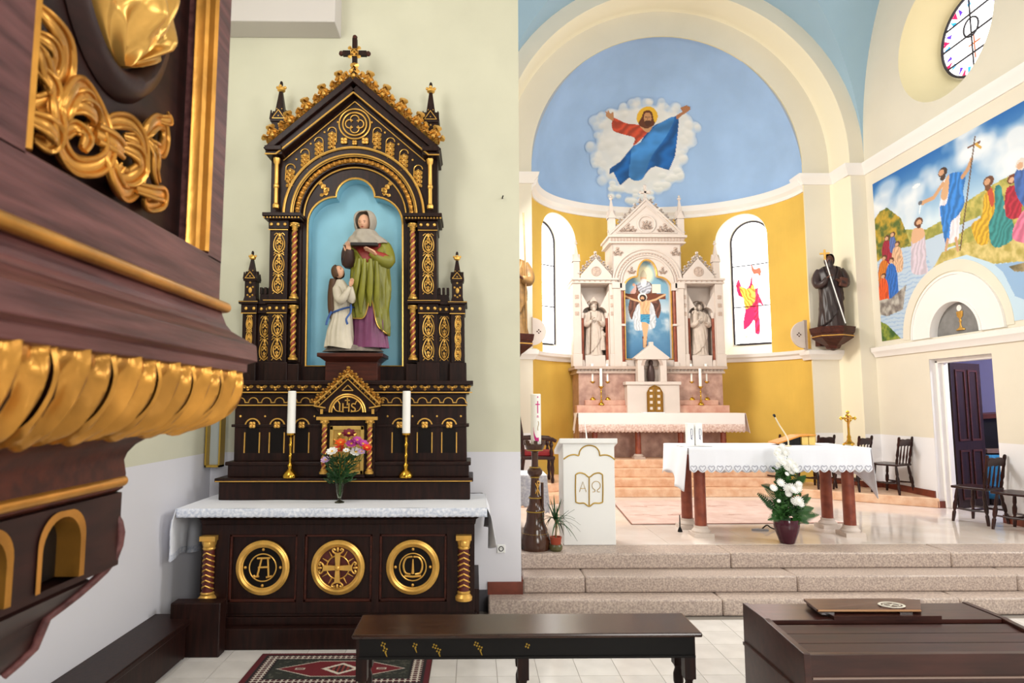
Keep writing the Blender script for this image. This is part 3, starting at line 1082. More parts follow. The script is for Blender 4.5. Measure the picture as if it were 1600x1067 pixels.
for (x, y, r) in blobs:
    px, py = q(x, y)
    x2, _y = q(x + r, y)
    _x, y2 = q(x, y + r)
    d = np.sqrt(((cv.X - px) / (abs(x2 - px) + .1)) ** 2 + ((cv.Y - py) / (abs(y2 - py) + .1)) ** 2)
    m = np.clip((1 - d) * 5, 0, 1)
    cm = np.maximum(cm, m)
    sh = np.clip((cv.Y - py) / (abs(y2 - py) + .1) * 0.6 + 0.35, 0, 1)[..., None]
    colr = np.array((246, 242, 234.)) * (1 - sh) + np.array((214, 212, 204.)) * sh
    cv.put(np.clip((1 - d) * 2.2, 0, 1), colr, 0.5)
cloud = cm > 0.35
qd(535, 300, 80, (240, 186, 52))
cv.poly(Q((430, 520), (330, 640), (255, 690), (250, 735), (280, 720), (330, 820), (400, 760), (480, 780), (560, 690), (600, 675), (700, 705), (745, 600), (775, 330), (760, 290), (600, 360), (540, 400), (480, 500)), (26, 92, 158), smooth=False, folds=(.8, .45, 20, .16))
cv.poly(Q((420, 540), (500, 480), (600, 370), (740, 300), (690, 430), (570, 600), (500, 770), (400, 760), (410, 620)), (66, 132, 194), folds=(.75, .5, 24, .14))
cv.poly(Q((270, 330), (290, 310), (380, 350), (480, 362), (560, 380), (520, 440), (430, 520), (440, 460), (340, 430), (275, 400)), (196, 74, 44), folds=(.7, .7, 14, .14))
cv.poly(Q((275, 330), (240, 310), (222, 285), (240, 260), (262, 280), (280, 272), (282, 312)), (196, 140, 96))
cv.poly(Q((762, 320), (760, 290), (800, 262), (790, 236), (830, 215), (862, 230), (850, 256), (800, 290)), (178, 118, 78))
for f in ((222, 262), (240, 256), (275, 268)):
    cv.line(Q((246, 292), f), 1.1, (196, 140, 96))
for f in ((795, 232), (836, 214), (860, 226), (862, 242)):
    cv.line(Q((815, 262), f), 1.1, (178, 118, 78))
cv.poly(Q((470, 355), (496, 300), (510, 262), (545, 250), (572, 268), (584, 320), (590, 360), (530, 395)), (104, 54, 28))
cv.poly(Q((512, 300), (520, 275), (545, 268), (564, 285), (568, 320), (556, 350), (536, 365), (516, 345)), (206, 148, 98))
cv.poly(Q((516, 335), (540, 328), (568, 335), (556, 362), (536, 372), (520, 358)), (84, 46, 26))
qd(526, 302, 4, (50, 30, 24)); qd(553, 302, 4, (50, 30, 24)); ql([(540, 300), (538, 322)], .8, (160, 106, 70))
cv.poly(Q((480, 372), (530, 390), (575, 372), (540, 420)), (208, 152, 104))
for (x, y, r) in [b for b in blobs if b[1] > 700][:60]:
    if 540 < x < 800 and y > 690 or y > 800:
        px, py = q(x, y)
        x2, _y = q(x + r * .8, y)
        d = np.sqrt(((cv.X - px) ** 2 + (cv.Y - py) ** 2)) / (abs(x2 - px) + .1)
        sh = np.clip((cv.Y - py) / (abs(x2 - px) + .1) * .5 + .4, 0, 1)[..., None]
        cv.put(np.clip((1 - d) * 5, 0, 1), np.array((248, 244, 236.)) * (1 - sh) + np.array((206, 208, 200.)) * sh, 0.8)
fig = np.abs(cv.a - np.array((164, 194, 230.))).sum(2) > 25
keepm = cloud | fig
o = cv.lay('dome_painting', lambda u, v: dome(AL1 + (AL0 - AL1) * u, BE1 + (BE0 - BE1) * v, 0.014), M_mural, None,
           keep=lambda u, v: keepm[min(239, int(v * 240)), min(249, int(u * 250))])
tag(o, 'painting of a haloed figure with open arms on clouds in the blue apse vault', 'painting')
# ------------------------------------------------------------------ ornament makers (gilded wood)
def lettering(body, size, depth, m, parent, loc, rot=(PI / 2, 0, 0), name='lettering', align='CENTER'):
    cu = bpy.data.curves.new(name, 'FONT')
    cu.body = body
    cu.size = size
    cu.extrude = depth
    cu.align_x = align
    cu.align_y = 'CENTER'
    cu.materials.append(m)
    tmp = bpy.data.objects.new(name, cu)
    C.objects.link(tmp)
    me = bpy.data.meshes.new_from_object(tmp.evaluated_get(bpy.context.evaluated_depsgraph_get()))
    bpy.data.objects.remove(tmp)
    o = bpy.data.objects.new(name, me)
    C.objects.link(o)
    o.parent = parent
    o.location = loc
    o.rotation_euler = rot
    return o


def leaf_mb(w, h, lobes=3, d=0.02, M=None, mb=None):
    """lobed leaf standing in the xz plane from (0,0) up to (0,h); ridge towards -y"""
    mb = mb or MB()
    L = []
    for k in range(lobes):
        t0, t1 = k / lobes, (k + 1) / lobes
        ww = w / 2 * (1 - 0.55 * t0)
        L += [(ww * 0.45, h * (t0 + 0.02)), (ww, h * (t0 + 0.55 / lobes)), (ww * 0.78, h * (t0 + 0.8 / lobes))]
    right = L + [(0, h)]
    n = len(right)
    vs = [(0, 0, 0)]
    vs += [(x, 0.2 * d * sin(i * 2.1), z) for i, (x, z) in enumerate(right)]
    vs += [(-x, 0.2 * d * sin(i * 2.1), z) for i, (x, z) in enumerate(right[:-1])]
    c0 = len(vs)
    vs += [(0, -d, h * k / 4) for k in range(1, 4)]
    vs += [(0, d * 0.6, h * 0.45)]
    fs = []
    def near(z):
        return c0 + min(2, max(0, int(z / h * 4 - 0.2)))
    seqR = [0] + list(range(1, n + 1))
    seqL = [0] + list(range(n + 1, 2 * n)) + [n]
    for seq in (seqR, seqL):
        for a, b in zip(seq[:-1], seq[1:]):
            za = vs[a][2]
            c1 = near((za + vs[b][2]) / 2)
            fs.append((a, b, c1))
            fs.append((b, a, c0 + 3))
    fs += [(0, c0, n), ]
    return mb.add(vs, fs, M)


def acanthus_mb(w, h, d, M=None, mb=None):
    """fuller crocket: one tall leaf with two curling side leaves"""
    mb = mb or MB()
    M = M or Matrix.Identity(4)
    leaf_mb(w * 0.8, h, 3, d, M, mb)
    leaf_mb(w * 0.5, h * 0.66, 2, d, M @ T(w * 0.12, -d * .3, 0) @ RY(rad(48)), mb)
    leaf_mb(w * 0.5, h * 0.66, 2, d, M @ T(-w * 0.12, -d * .3, 0) @ RY(rad(-48)), mb)
    mb.ball((0, -d * 0.8, h * 0.22), (w * 0.12, d * 0.7, w * 0.12), 8, 6, M)
    return mb


def filigree_mb(w, h, n, r=0.006, heart=True):
    """pierced scroll panel centred on x, from z=0 to h, n units"""
    mb = MB()
    u = h / n
    for k in range(n):
        z0 = k * u
        for s in (-1, 1):
            a = [(0, 0.02), (-0.40, 0.2), (-0.44, 0.55), (-0.22, 0.86), (0, 0.98)]
            b = [(-0.02, 0.1), (-0.22, 0.26), (-0.30, 0.48), (-0.18, 0.64), (-0.08, 0.54), (-0.15, 0.46)]
            c = [(-0.42, 0.0), (-0.30, 0.08), (-0.34, 0.18), (-0.44, 0.14)]
            e = [(-0.06, 0.9), (-0.26, 0.98), (-0.44, 0.88)]
            for cc, rr in ((a, r), (b, r * 0.9), (c, r * 0.7), (e, r * 0.7)):
                pts = [(s * p[0] * w, 0, z0 + p[1] * u) for p in smooth_line(cc, 4)]
                mb.tube(pts, rr, 5)
            mb.ball((s * w * 0.15, 0, z0 + u * 0.47), (r * 1.6, r * 1.2, r * 1.6), 6, 5)
        leaf_mb(w * 0.32, u * 0.32, 2, r, T(0, 0, z0 + u * 0.62), mb)
        leaf_mb(w * 0.28, u * 0.26, 2, r, T(0, 0, z0 + u * 0.40) @ RY(PI), mb)
        mb.ball((0, -r * .5, z0 + u * 0.55), (r * 1.8, r * 1.5, r * 2.2), 8, 6)
    return mb


def quatrefoil_mb(r, t, n=10):
    mb = MB()
    for k in range(4):
        a = PI / 4 + k * PI / 2
        mb.ball((r * 0.5 * cos(a), 0, r * 0.5 * sin(a)), (r * 0.42, t, r * 0.42), n, 6)
        leaf_mb(r * 0.5, r * 0.75, 1, t * .6, RY(k * PI / 2), mb)
    mb.ball((0, -t * .7, 0), (r * 0.25, t, r * 0.25), 8, 6)
    return mb


def ring_mb(R, r, n=40, flat=1.0, M=None, mb=None, m=8):
    mb = mb or MB()
    return mb.tube([(R * cos(2 * PI * k / n), 0, R * sin(2 * PI * k / n)) for k in range(n)], r, m, closed=True, M=M, up=(0, 1, 0), flat=flat)


# ------------------------------------------------------------------ dark side altar: table
XA = -1.14
def W(root):
    return MB(T(*(-root.location)))


at = thing('side_altar_table', 'dark carved wooden altar table with three gilt medallions under the statue of two figures', 'altar', (XA, 5.9, 0))
m = W(at)
m.box(XA - 1.25, XA + 1.17, 5.48, YW - 0.02, 0, 0.17)
m.build('plinth', M_dark, at, smooth=0, bevel=0.01)
m = W(at)
m.box(XA - 1.15, XA + 1.15, 5.60, YW - 0.02, 0.17, 1.05)
m.box(XA - 1.19, XA + 1.19, 5.56, YW - 0.02, 0.17, 0.235)
m.box(XA - 1.17, XA + 1.17, 5.575, YW - 0.02, 0.235, 0.262)
m.build('body', M_dark, at, smooth=0, bevel=0.006)
m = W(at)
px = [-1.15, -0.915, -0.345, -0.285, 0.285, 0.345, 0.915, 1.15]
for (a, b) in ((0, 1), (2, 3), (4, 5), (6, 7)):
    m.box(XA + px[a], XA + px[b], 5.565, 5.6, 0.262, 0.99)
m.box(XA - 1.15, XA + 1.15, 5.567, 5.6, 0.905, 0.99)
m.box(XA - 1.15, XA + 1.15, 5.567, 5.6, 0.262, 0.352)
m.build('panel_frame', M_dark, at, smooth=0, bevel=0.004)
m = W(at)
for s in (-0.63, 0, 0.63):
    for (x0, x1, z0, z1) in ((-0.285, -0.265, 0.352, 0.905), (0.265, 0.285, 0.352, 0.905), (-0.285, 0.285, 0.352, 0.375), (-0.285, 0.285, 0.885, 0.905)):
        m.box(XA + s + x0, XA + s + x1, 5.578, 5.6, z0, z1)
m.build('panel_moulding', M_darkred, at, smooth=0, bevel=0.004)
m = W(at)
m.frustum(0.985, 1.155, 0.39, 1.03, 1.165, 0.40, XA, 5.96).frustum(1.03, 1.165, 0.40, 1.075, 1.225, 0.46, XA, 5.96).box(XA - 1.235, XA + 1.235, 5.49, YW, 1.075, 1.13)
m.build('mensa', M_dark, at, smooth=0, bevel=0.006)
M_discblack = mat('black_panel', (20, 15, 14), 0.55, spec=0.15)
M_discred = mat('dark_red_panel', (84, 22, 18), 0.5)
for i, s in enumerate((-0.63, 0.0, 0.63)):
    base = T(s, 5.57 - 5.9, 0.635)
    m = ring_mb(0.195, 0.024, 48, M=base)
    ring_mb(0.214, 0.012, 48, M=base, mb=m)
    ring_mb(0.174, 0.010, 48, M=base, mb=m)
    md = m.build('medallion', M_gold, at)
    MB().lathe([(0.001, 0), (0.2, 0), (0.2, 0.02), (0.001, 0.02)], 40, M=T(s, 5.60 - 5.9, 0.635) @ RX(PI / 2)).build('disc', M_discred if i == 1 else M_discblack, md, smooth=0)
    if i != 1:
        ring_mb(0.112, 0.006, 40, M=base).build('inner_ring', M_gold, md)
        for k in range(4):
            a = k * PI / 2
            MB().ball((s + 0.147 * cos(a), 5.572 - 5.9, 0.635 + 0.147 * sin(a)), 0.013, 10, 6).build('stud', M_gold, md)
        m = MB()
        if i == 0:   # A with serifs and a broken bar
            for p in (((-0.045, -0.07), (-0.012, 0.075)), ((0.05, -0.075), (0.04, 0.075)), ((-0.05, 0.075), (0.06, 0.078)), ((-0.04, 0.0), (0.045, 0.004)), ((-0.075, -0.075), (-0.03, -0.072)), ((0.03, -0.08), (0.078, -0.07))):
                m.tube([(s + p[0][0], 5.572 - 5.9, 0.635 + p[0][1]), (s + p[1][0], 5.572 - 5.9, 0.635 + p[1][1])], 0.009, 6)
            m.ball((s - 0.07, 5.57 - 5.9, 0.565), 0.013, 8, 6)
        else:        # the omega, closed like a wreath with a middle stroke and a foot
            for sg in (-1, 1):
                pts = [(s + sg * x, 5.572 - 5.9, 0.635 + z) for x, z in smooth_line([(0.004, 0.085), (0.055, 0.075), (0.08, 0.02), (0.065, -0.045), (0.02, -0.06)], 5)]
                m.tube(pts, 0.009, 6)
            m.tube([(s, 5.572 - 5.9, 0.7), (s, 5.572 - 5.9, 0.58)], [0.006, 0.014], 6)
            m.tube([(s - 0.07, 5.572 - 5.9, 0.563), (s, 5.572 - 5.9, 0.556), (s + 0.07, 5.572 - 5.9, 0.563)], 0.010, 6)
        m.build('letter', M_gold, md)
    else:
        m = MB()
        for k in range(4):
            Mk = base @ RY(k * PI / 2)
            m.add([(-0.016, -0.004, 0), (0.016, -0.004, 0), (0.024, -0.008, 0.12), (-0.024, -0.008, 0.12), (-0.016, -0.026, 0.0), (0.016, -0.026, 0), (0.024, -0.03, 0.12), (-0.024, -0.03, 0.12)],
                  [(4, 5, 6, 7), (0, 4, 7, 3), (1, 2, 6, 5), (3, 7, 6, 2)], Mk)
            for sg in (-1, 1):
                m.tube([(sg * p[0], -0.02, p[1]) for p in smooth_line([(0.0, 0.115), (0.03, 0.125), (0.045, 0.145), (0.03, 0.155), (0.022, 0.143)], 4)], 0.008, 6, M=Mk)
            m.ball((0, -0.02, 0.15), (0.012, 0.012, 0.022), 8, 6, Mk)
        m.ball((0, -0.03, 0), (0.022, 0.012, 0.022), 10, 6, base)
        m.build('cross', M_gold, md)
        m = ring_mb(0.095, 0.006, 36, M=base)
        for k in range(12):
            if k % 3:
                m.tube([(0.10 * cos(k * PI / 6), -0.004, 0.10 * sin(k * PI / 6)), (0.15 * cos(k * PI / 6), -0.004, 0.15 * sin(k * PI / 6))], [0.008, 0.003], 5, M=base)
        m.build('rays', M_gold, md)
for s in (-1.075, 1.06):
    cx, cy = XA + s, 5.545
    m = W(at)
    m.lathe([(0.045, 0.43), (0.045, 0.80)], 16, (cx, cy, 0))
    col = m.build('column', M_discred, at)
    m = W(at)
    m.box(cx - 0.065, cx + 0.065, cy - 0.05, 5.6, 0.865, 0.905)
    m.lathe([(0.046, 0.79), (0.052, 0.80), (0.048, 0.81), (0.058, 0.85), (0.064, 0.87)], 18, (cx, cy, 0))
    m.ball((cx, cy - 0.052, 0.84), (0.03, 0.012, 0.03), 10, 6)
    m.build('capital', M_gold, col)
    m = W(at)
    m.lathe([(0.07, 0.375), (0.072, 0.40), (0.052, 0.425), (0.056, 0.44), (0.045, 0.45)], 20, (cx, cy, 0))
    m.build('base', M_gold, col)
    for k in range(7):
        z = 0.49 + k * 0.044
        pts = [(cx - 0.047, cy, z - 0.018), (cx - 0.03, cy - 0.036, z), (cx, cy - 0.05, z + 0.018), (cx + 0.03, cy - 0.036, z), (cx + 0.047, cy, z - 0.018)]
        W(at).tube(pts, 0.007, 6).build('chevron', M_gold, col)
MB(T(0, -5.9, 0)).box(1.15, 1.19, 5.62, YW - 0.02, 0.17, 0.44).build('side_plinth', M_dark, at, smooth=0)


# the altar cloth: top, lace along the front edge, two falling ends
def hang(fn, nu, nv):
    return MB().grid(fn, nu, nv)


ac = thing('altar_cloth', 'white lace-edged linen cloth on the dark side altar, falling over both ends', 'tablecloth', (XA, 5.9, 1.135))
X0, X1, YF, YB = -2.47, 0.115, 5.475, YW - 0.1
m = W(ac)
def topfn(u, v):
    y = YB + (YF - YB) * v
    return (X0 + (X1 - X0) * u, y + (0.012 * sin(u * 130) if v == 0 else 0), 1.137 + 0.002 * sin(u * 23 + v * 3))
m.grid(topfn, 90, 8)
m.build('cloth_top', M_cloth, ac)
m = W(ac)
m.grid(lambda u, v: (X0 + (X1 - X0) * u, YF - 0.006 * sin(v * 2) - 0.004 * sin(u * 40) * v, 1.137 - v * (0.068 + 0.006 * abs(sin(u * 150)))), 180, 5)
m.build('lace_edge', M_lace, ac, thick=0.002)
def fall(xs, sgn, ln, seed):
    def fn(u, v):
        y = YF + (YB - YF) * u
        w = 0.03 * sin(u * 9 + seed) * v + 0.012 * sin(u * 21 + seed * 2) * v
        zz = 1.137 - v * (ln + 0.05 * (1 - u) * (1 if sgn < 0 else 0.4) - 0.04 * sin(u * 7 + seed))
        return (xs + sgn * (0.02 * min(1, v * 4) + 0.05 * v * (1 - u)) + w, y + 0.02 * sin(v * 5) * (1 - u) * sgn, zz)
    return fn
m = W(ac)
m.grid(fall(X0, -1, 0.40, 0.4), 40, 14)
fl_l = m.build('falling_end', M_cloth, ac, thick=0.002)
m = W(ac)
ff = fall(X0, -1, 0.40, 0.4)
m.grid(lambda u, v: tuple(Vector(ff(0.09 * u, v)) + Vector((-0.004, -0.006, 0))), 4, 14)
m.grid(lambda u, v: tuple(Vector(ff(u, 0.88 + 0.13 * v)) + Vector((0.006, -0.004, 0))), 30, 3)
m.build('lace_border', M_lace, fl_l)
m = W(ac)
m.grid(fall(X1, 1, 0.33, 2.2), 40, 14)
m.build('falling_end', M_cloth, ac, thick=0.002)

# ------------------------------------------------------------------ dark side altar: gabled retable
rt = thing('altar_retable', 'tall dark wooden gothic retable with gilt tracery and gable on the cream wall', 'retable', (XA, 6.18, 1.137))
YR = YW - 0.085
def A():
    return MB(T(0, -6.1, -1.137))       # x is measured from the altar's middle, y and z as in the room


m = A()
m.box(-1.17, 1.11, 5.86, YR, 1.138, 1.30).box(-1.2, 1.14, 5.83, YR, 1.30, 1.335)
m.box(-1.12, 1.10, 5.93, YR, 1.335, 1.45).box(-1.14, 1.12, 5.915, YR, 1.44, 1.475)
m.build('predella_step', M_dark, rt, smooth=0, bevel=0.008)
m = A().box(-1.19, 1.13, 5.824, 5.83, 1.304, 1.312)
m.build('gold_line', M_gold, rt, smooth=0)
m = A()
m.box(-1.09, 1.08, 6.0, YR, 1.475, 2.10).box(-1.115, 1.105, 5.985, YR, 1.79, 1.815).box(-1.10, 1.09, 5.97, YR, 1.985, 2.005)
m.box(-1.12, 1.11, 5.96, YR, 2.10, 2.13).box(-1.16, 1.15, 5.92, YR, 2.185, 2.222).box(-1.13, 1.12, 5.945, YR, 2.13, 2.185)
pred = m.build('predella', M_dark, rt, smooth=0, bevel=0.004)
m = A()
m.box(-1.15, 1.14, 5.953, 5.96, 2.108, 2.118).box(-1.10, 1.09, 5.963, 5.97, 1.988, 1.998)
m.build('gold_line', M_gold, rt, smooth=0)
ax = [-0.92, -0.69, -0.46, 0.455, 0.69, 0.92]
arch0 = None
for x in ax:
    if arch0 is None:
        mm = MB().arch_ring(0, 0, 0.062, 0.074, -0.012, 0.0, n=16)
        mm.box(-0.074, -0.064, -0.012, 0, -0.25, -0.06).box(0.064, 0.074, -0.012, 0, -0.25, -0.06)
        arch0 = mm.build('gold_arch', M_gold, rt, smooth=30)
        arch0.location = (x, 6.0 - 6.1, 1.80 - 1.137)
        flower0 = quatrefoil_mb(0.04, 0.012).build('rosette', M_gold, rt)
        flower0.location = (x, 5.985 - 6.1, 1.81 - 1.137)
    else:
        piece(arch0, rt, (x, -0.1, 1.80 - 1.137))
        piece(flower0, rt, (x, 5.985 - 6.1, 1.81 - 1.137))
for x in ax:
    A().box(x - 0.06, x + 0.06, 5.996, 6.0, 1.55, 1.79).build('recess_panel', M_discblack, rt, smooth=0)
st0 = MB().ball((0, 0, 0), 0.013, 8, 6).build('stud', M_gold, rt)
st0.location = (-1.035, 5.995 - 6.1, 1.89 - 1.137)
for x in (-0.805, -0.575, -0.345, 0.34, 0.575, 0.805, 1.03):
    piece(st0, rt, (x, 5.995 - 6.1, 1.89 - 1.137), scale=(.8, .8, .8))
ga0 = None
for k in range(18):
    x = -1.04 + k * 0.122
    if abs(x) < 0.3:
        continue
    if ga0 is None:
        mm = MB().arch_ring(0, 0, 0.04, 0.048, -0.008, 0, n=12).box(-0.061, -0.04, -0.008, 0, -0.006, 0.003).box(0.04, 0.061, -0.008, 0, -0.006, 0.003)
        ga0 = mm.build('frieze_arch', M_gold, rt)
        ga0.location = (x, -0.1, 2.02 - 1.137)
    else:
        piece(ga0, rt, (x, -0.1, 2.02 - 1.137))
lf0 = None
for k in range(18):
    x = -1.08 + k * 0.127
    if abs(x) < 0.2:
        continue
    if lf0 is None:
        mm = MB()
        leaf_mb(0.03, 0.055, 1, 0.014, RY(rad(75)), mm)
        leaf_mb(0.03, 0.055, 1, 0.014, RY(rad(-75)), mm)
        leaf_mb(0.026, 0.03, 1, 0.014, RY(rad(180)), mm)
        mm.ball((0, -0.01, 0), 0.010, 8, 5)
        lf0 = mm.build('cornice_leaf', M_gold, rt)
        lf0.location = (x, 5.938 - 6.1, 2.158 - 1.137)
    else:
        piece(lf0, rt, (x, 5.938 - 6.1, 2.158 - 1.137))
# statue pedestal
m = A()
m.box(-0.235, 0.255, 5.93, 6.2, 2.222, 2.40)
m.add([(x, y, z) for z, a, y0 in ((2.40, 0.24, 5.93), (2.44, 0.29, 5.86)) for (x, y) in ((0.01 - a, 6.25), (0.01 + a, 6.25), (0.01 + a, y0), (0.01 - a, y0))],
      [(0, 1, 2, 3), (4, 5, 6, 7), (0, 1, 5, 4), (1, 2, 6, 5), (2, 3, 7, 6), (3, 0, 4, 7)])
m.box(-0.295, 0.315, 5.85, 6.25, 2.44, 2.478)
m.build('statue_pedestal', M_darkred, rt, smooth=0, bevel=0.006)

# towers, mirrored
PANEL = {}
def scroll(w, h, n, x, y, z):
    key = (w, h, n)
    if key not in PANEL:
        PANEL[key] = filigree_mb(w, h, n, r=0.0055).build('scroll_panel', M_gold, rt)
        PANEL[key].location = (x, y - 6.1, z - 1.137)
    else:
        piece(PANEL[key], rt, (x, y - 6.1, z - 1.137))


def pinnacle(x, y, zb, w, hs, hc, hsp, name='pinnacle', panel=True):
    """square pier with gablets, a tapering spire and a gilt finial; hs shaft, hc gablet, hsp spire"""
    m = A()
    m.frustum(zb, w * 0.6, w * 0.6, zb + hs * 0.25, w * 0.5, w * 0.5, x, y).frustum(zb + hs * .25, w * 0.5, w * 0.5, zb + hs, w * 0.5, w * 0.5, x, y)
    m.frustum(zb + hs, w * 0.6, w * 0.6, zb + hs + 0.02, w * 0.62, w * 0.62, x, y)
    z1 = zb + hs + 0.02
    for k in range(4):
        Mk = T(x, y, z1) @ RZ(k * PI / 2)
        m.prism([(-w * .6, 0), (w * .6, 0), (0, hc)], -w * 0.6, 0, 'xz', M=Mk)
    for sx in (-1, 1):
        for sy in (-1, 1):
            m.frustum(z1, w * .1, w * .1, z1 + hc * .8, w * 0.03, w * 0.03, x + sx * w * .55, y + sy * w * .55)
    m.frustum(z1, w * 0.42, w * 0.42, z1 + hsp, w * 0.12, w * 0.12, x, y)
    o = m.build(name, M_dark, rt, smooth=0)
    m = A()
    zt = z1 + hsp
    m.lathe([(w * .16, 0), (w * .3, w * .1), (w * .3, w * .3), (w * .14, w * .45)], 8, (x, y, zt))
    for k in range(4):
        a = k * PI / 2
        m.ball((x + w * .28 * cos(a), y + w * .28 * sin(a), zt + w * .35), w * .12, 8, 6)
    o2 = m.build('finial', M_gold, o)
    A().ball((x, y, zt + w * .62), (w * .13, w * .13, w * .25), 8, 6).build('finial_tip', M_dark, o)
    m = A()
    yf = y - w * .6
    for s in (-1, 1):
        m.tube([(x + s * w * .45, yf - .002, z1 + hc * .08), (x, yf - .002, z1 + hc * .82)], 0.004, 4)
    m.tube([(x - w * .45, yf - .002, z1 + hc * .08), (x + w * .45, yf - .002, z1 + hc * .08)], 0.004, 4)
    m.ball((x, yf, z1 + hc * .3), 0.008, 6, 5)
    m.ball((x - w * .18, y - w * .4, z1 + hc * 1.0), 0.006, 6, 5).ball((x + w * .18, y - w * .4, z1 + hc * 1.0), 0.006, 6, 5)
    if panel:
        for p in smooth_line([(-.25, .3), (-.28, .7), (0, .92), (.28, .7), (.25, .3), (0, .22)], 1, True):
            m.ball((x + p[0] * w * .9, y - w * .5, zb + hs * p[1]), 0.011, 6, 5)
        m.ball((x, y - w * .5, zb + hs * .55), (0.018, 0.01, 0.03), 6, 5)
    m.build('gilding', M_gold, o)
    return o


def twisted_column(x, y, z0, z1, r, parent, mk, name='column', plain=False):
    m = mk()
    m.lathe([(r * .82, z0), (r * .82, z1)], 12, (x, y, 0))
    o = m.build(name, M_redpaint, parent)
    m = mk()
    turns = (z1 - z0) / (r * 4.6)
    N = int(turns * 12)
    for ph in (0, PI):
        m.tube([(x + r * .72 * cos(2 * PI * turns * k / N + ph), y + r * .72 * sin(2 * PI * turns * k / N + ph), z0 + (z1 - z0) * k / N) for k in range(N + 1)], r * .42, 5)
    m.build('gilt_spiral', M_gold, o)
    m = mk()
    m.lathe([(r * 1.7, z0 - r * 1.4), (r * 1.75, z0 - r * .7), (r * 1.2, z0 - r * .2), (r * 1.3, z0 + r * .2), (r, z0 + r * .5)], 14, (x, y, 0))
    m.build('base', M_gold, o)
    m = mk()
    m.lathe([(r, z1 - r * .4), (r * 1.15, z1), (r * .95, z1 + r * .3), (r * 1.4, z1 + r * 1.4), (r * 1.8, z1 + r * 2.0), (r * 1.8, z1 + r * 2.3)], 14, (x, y, 0))
    for k in range(6):
        a = k * PI / 3
        m.ball((x + r * 1.5 * cos(a), y + r * 1.5 * sin(a), z1 + r * 1.5), r * .4, 6, 5)
    m.build('capital', M_gold, o)
    return o


M_redpaint = mat('red_painted_shaft', (150, 62, 40), 0.5)
for s in (-1, 1):
    def bx(m, x0, x1, y0, y1, z0, z1):
        a, b = sorted((s * x0, s * x1))
        m.box(a, b, y0, y1, z0, z1)
    m = A()
    bx(m, 0.94, 1.07, 6.08, YR, 2.40, 2.88); bx(m, 0.925, 1.085, 6.05, YR, 2.222, 2.40)
    bx(m, 0.93, 1.08, 6.065, YR, 2.88, 2.965); bx(m, 0.915, 1.10, 6.045, YR, 2.965, 2.995)
    bx(m, 0.80, 0.94, 6.13, YR, 2.222, 2.97); bx(m, 0.80, 0.93, 6.10, YR, 2.88, 2.965); bx(m, 0.80, 0.93, 6.08, YR, 2.965, 2.99)
    bx(m, 0.80, 0.92, 6.12, YR, 2.99, 3.07)
    for k in range(3):
        bx(m, 0.815 + k * 0.042, 0.84 + k * 0.042, 6.12, 6.2, 3.07, 3.14)
    m.build('low_tower', M_dark, rt, smooth=0, bevel=0.004)
    m = A()
    bx(m, 0.635, 0.81, 6.04, YR, 2.40, 3.78); bx(m, 0.615, 0.83, 6.01, YR, 2.222, 2.40)
    bx(m, 0.625, 0.82, 6.025, YR, 2.88, 2.965); bx(m, 0.53, 0.84, 5.99, YR, 2.965, 3.0)
    bx(m, 0.625, 0.82, 6.025, YR, 3.70, 3.785); bx(m, 0.50, 0.85, 5.985, YR, 3.785, 3.81); bx(m, 0.49, 0.865, 5.965, YR, 3.81, 3.845)
    bx(m, 0.52, 0.64, 6.11, YR, 2.40, 3.8); bx(m, 0.51, 0.63, 6.03, YR, 2.222, 2.385)
    m.build('main_tower', M_dark, rt, smooth=0, bevel=0.004)
    m = A()
    for k in range(12):
        m.ball((s * (0.52 + k * 0.03), 5.985, 3.80), 0.010, 6, 5)
    bx(m, 0.53, 0.845, 5.984, 5.99, 2.988, 2.994); bx(m, 0.915, 1.10, 6.04, 6.045, 2.985, 2.99); bx(m, 0.63, 0.82, 6.02, 6.025, 2.87, 2.878); bx(m, 0.63, 0.82, 6.02, 6.025, 3.685, 3.692); bx(m, 0.93, 1.08, 6.06, 6.065, 2.872, 2.88)
    m.build('gold_line', M_gold, rt, smooth=0)
    for (x, y, z, k) in ((0.66, 6.02, 2.92, 3), (0.66, 6.02, 3.742, 3), (0.955, 6.06, 2.922, 2), (0.835, 6.095, 2.922, 2)):
        for i in range(k):
            piece(st0, rt, (s * (x + i * (0.065 if k == 3 else 0.075 if x > .9 else .06)), y - 6.1, z - 1.137), scale=(1.3, 1, 1.3))
    scroll(0.115, 0.44, 2, s * 0.722, 6.034, 2.42)
    scroll(0.115, 0.60, 3, s * 0.722, 6.034, 3.06)
    scroll(0.10, 0.44, 2, s * 0.87, 6.124, 2.42)
    scroll(0.06, 0.44, 3, s * 1.005, 6.074, 2.42)
    twisted_column(s * 0.575, 6.06, 2.46, 2.89, 0.026, rt, A)
    twisted_column(s * 0.575, 6.06, 3.05, 3.70, 0.026, rt, A)
    pinnacle(s * 1.005, 6.14, 2.995, 0.105, 0.20, 0.085, 0.20)
    pinnacle(s * 0.755, 6.14, 4.49, 0.135, 0.31, 0.12, 0.32)
    m = A().lathe([(0.03, 3.90), (0.032, 3.93), (0.019, 3.95), (0.019, 4.10), (0.026, 4.11), (0.026, 4.13), (0.019, 4.14), (0.019, 4.34), (0.03, 4.36), (0.034, 4.40)], 12, (s * 0.75, 6.02, 0))
    m.build('colonette', M_gold, rt)

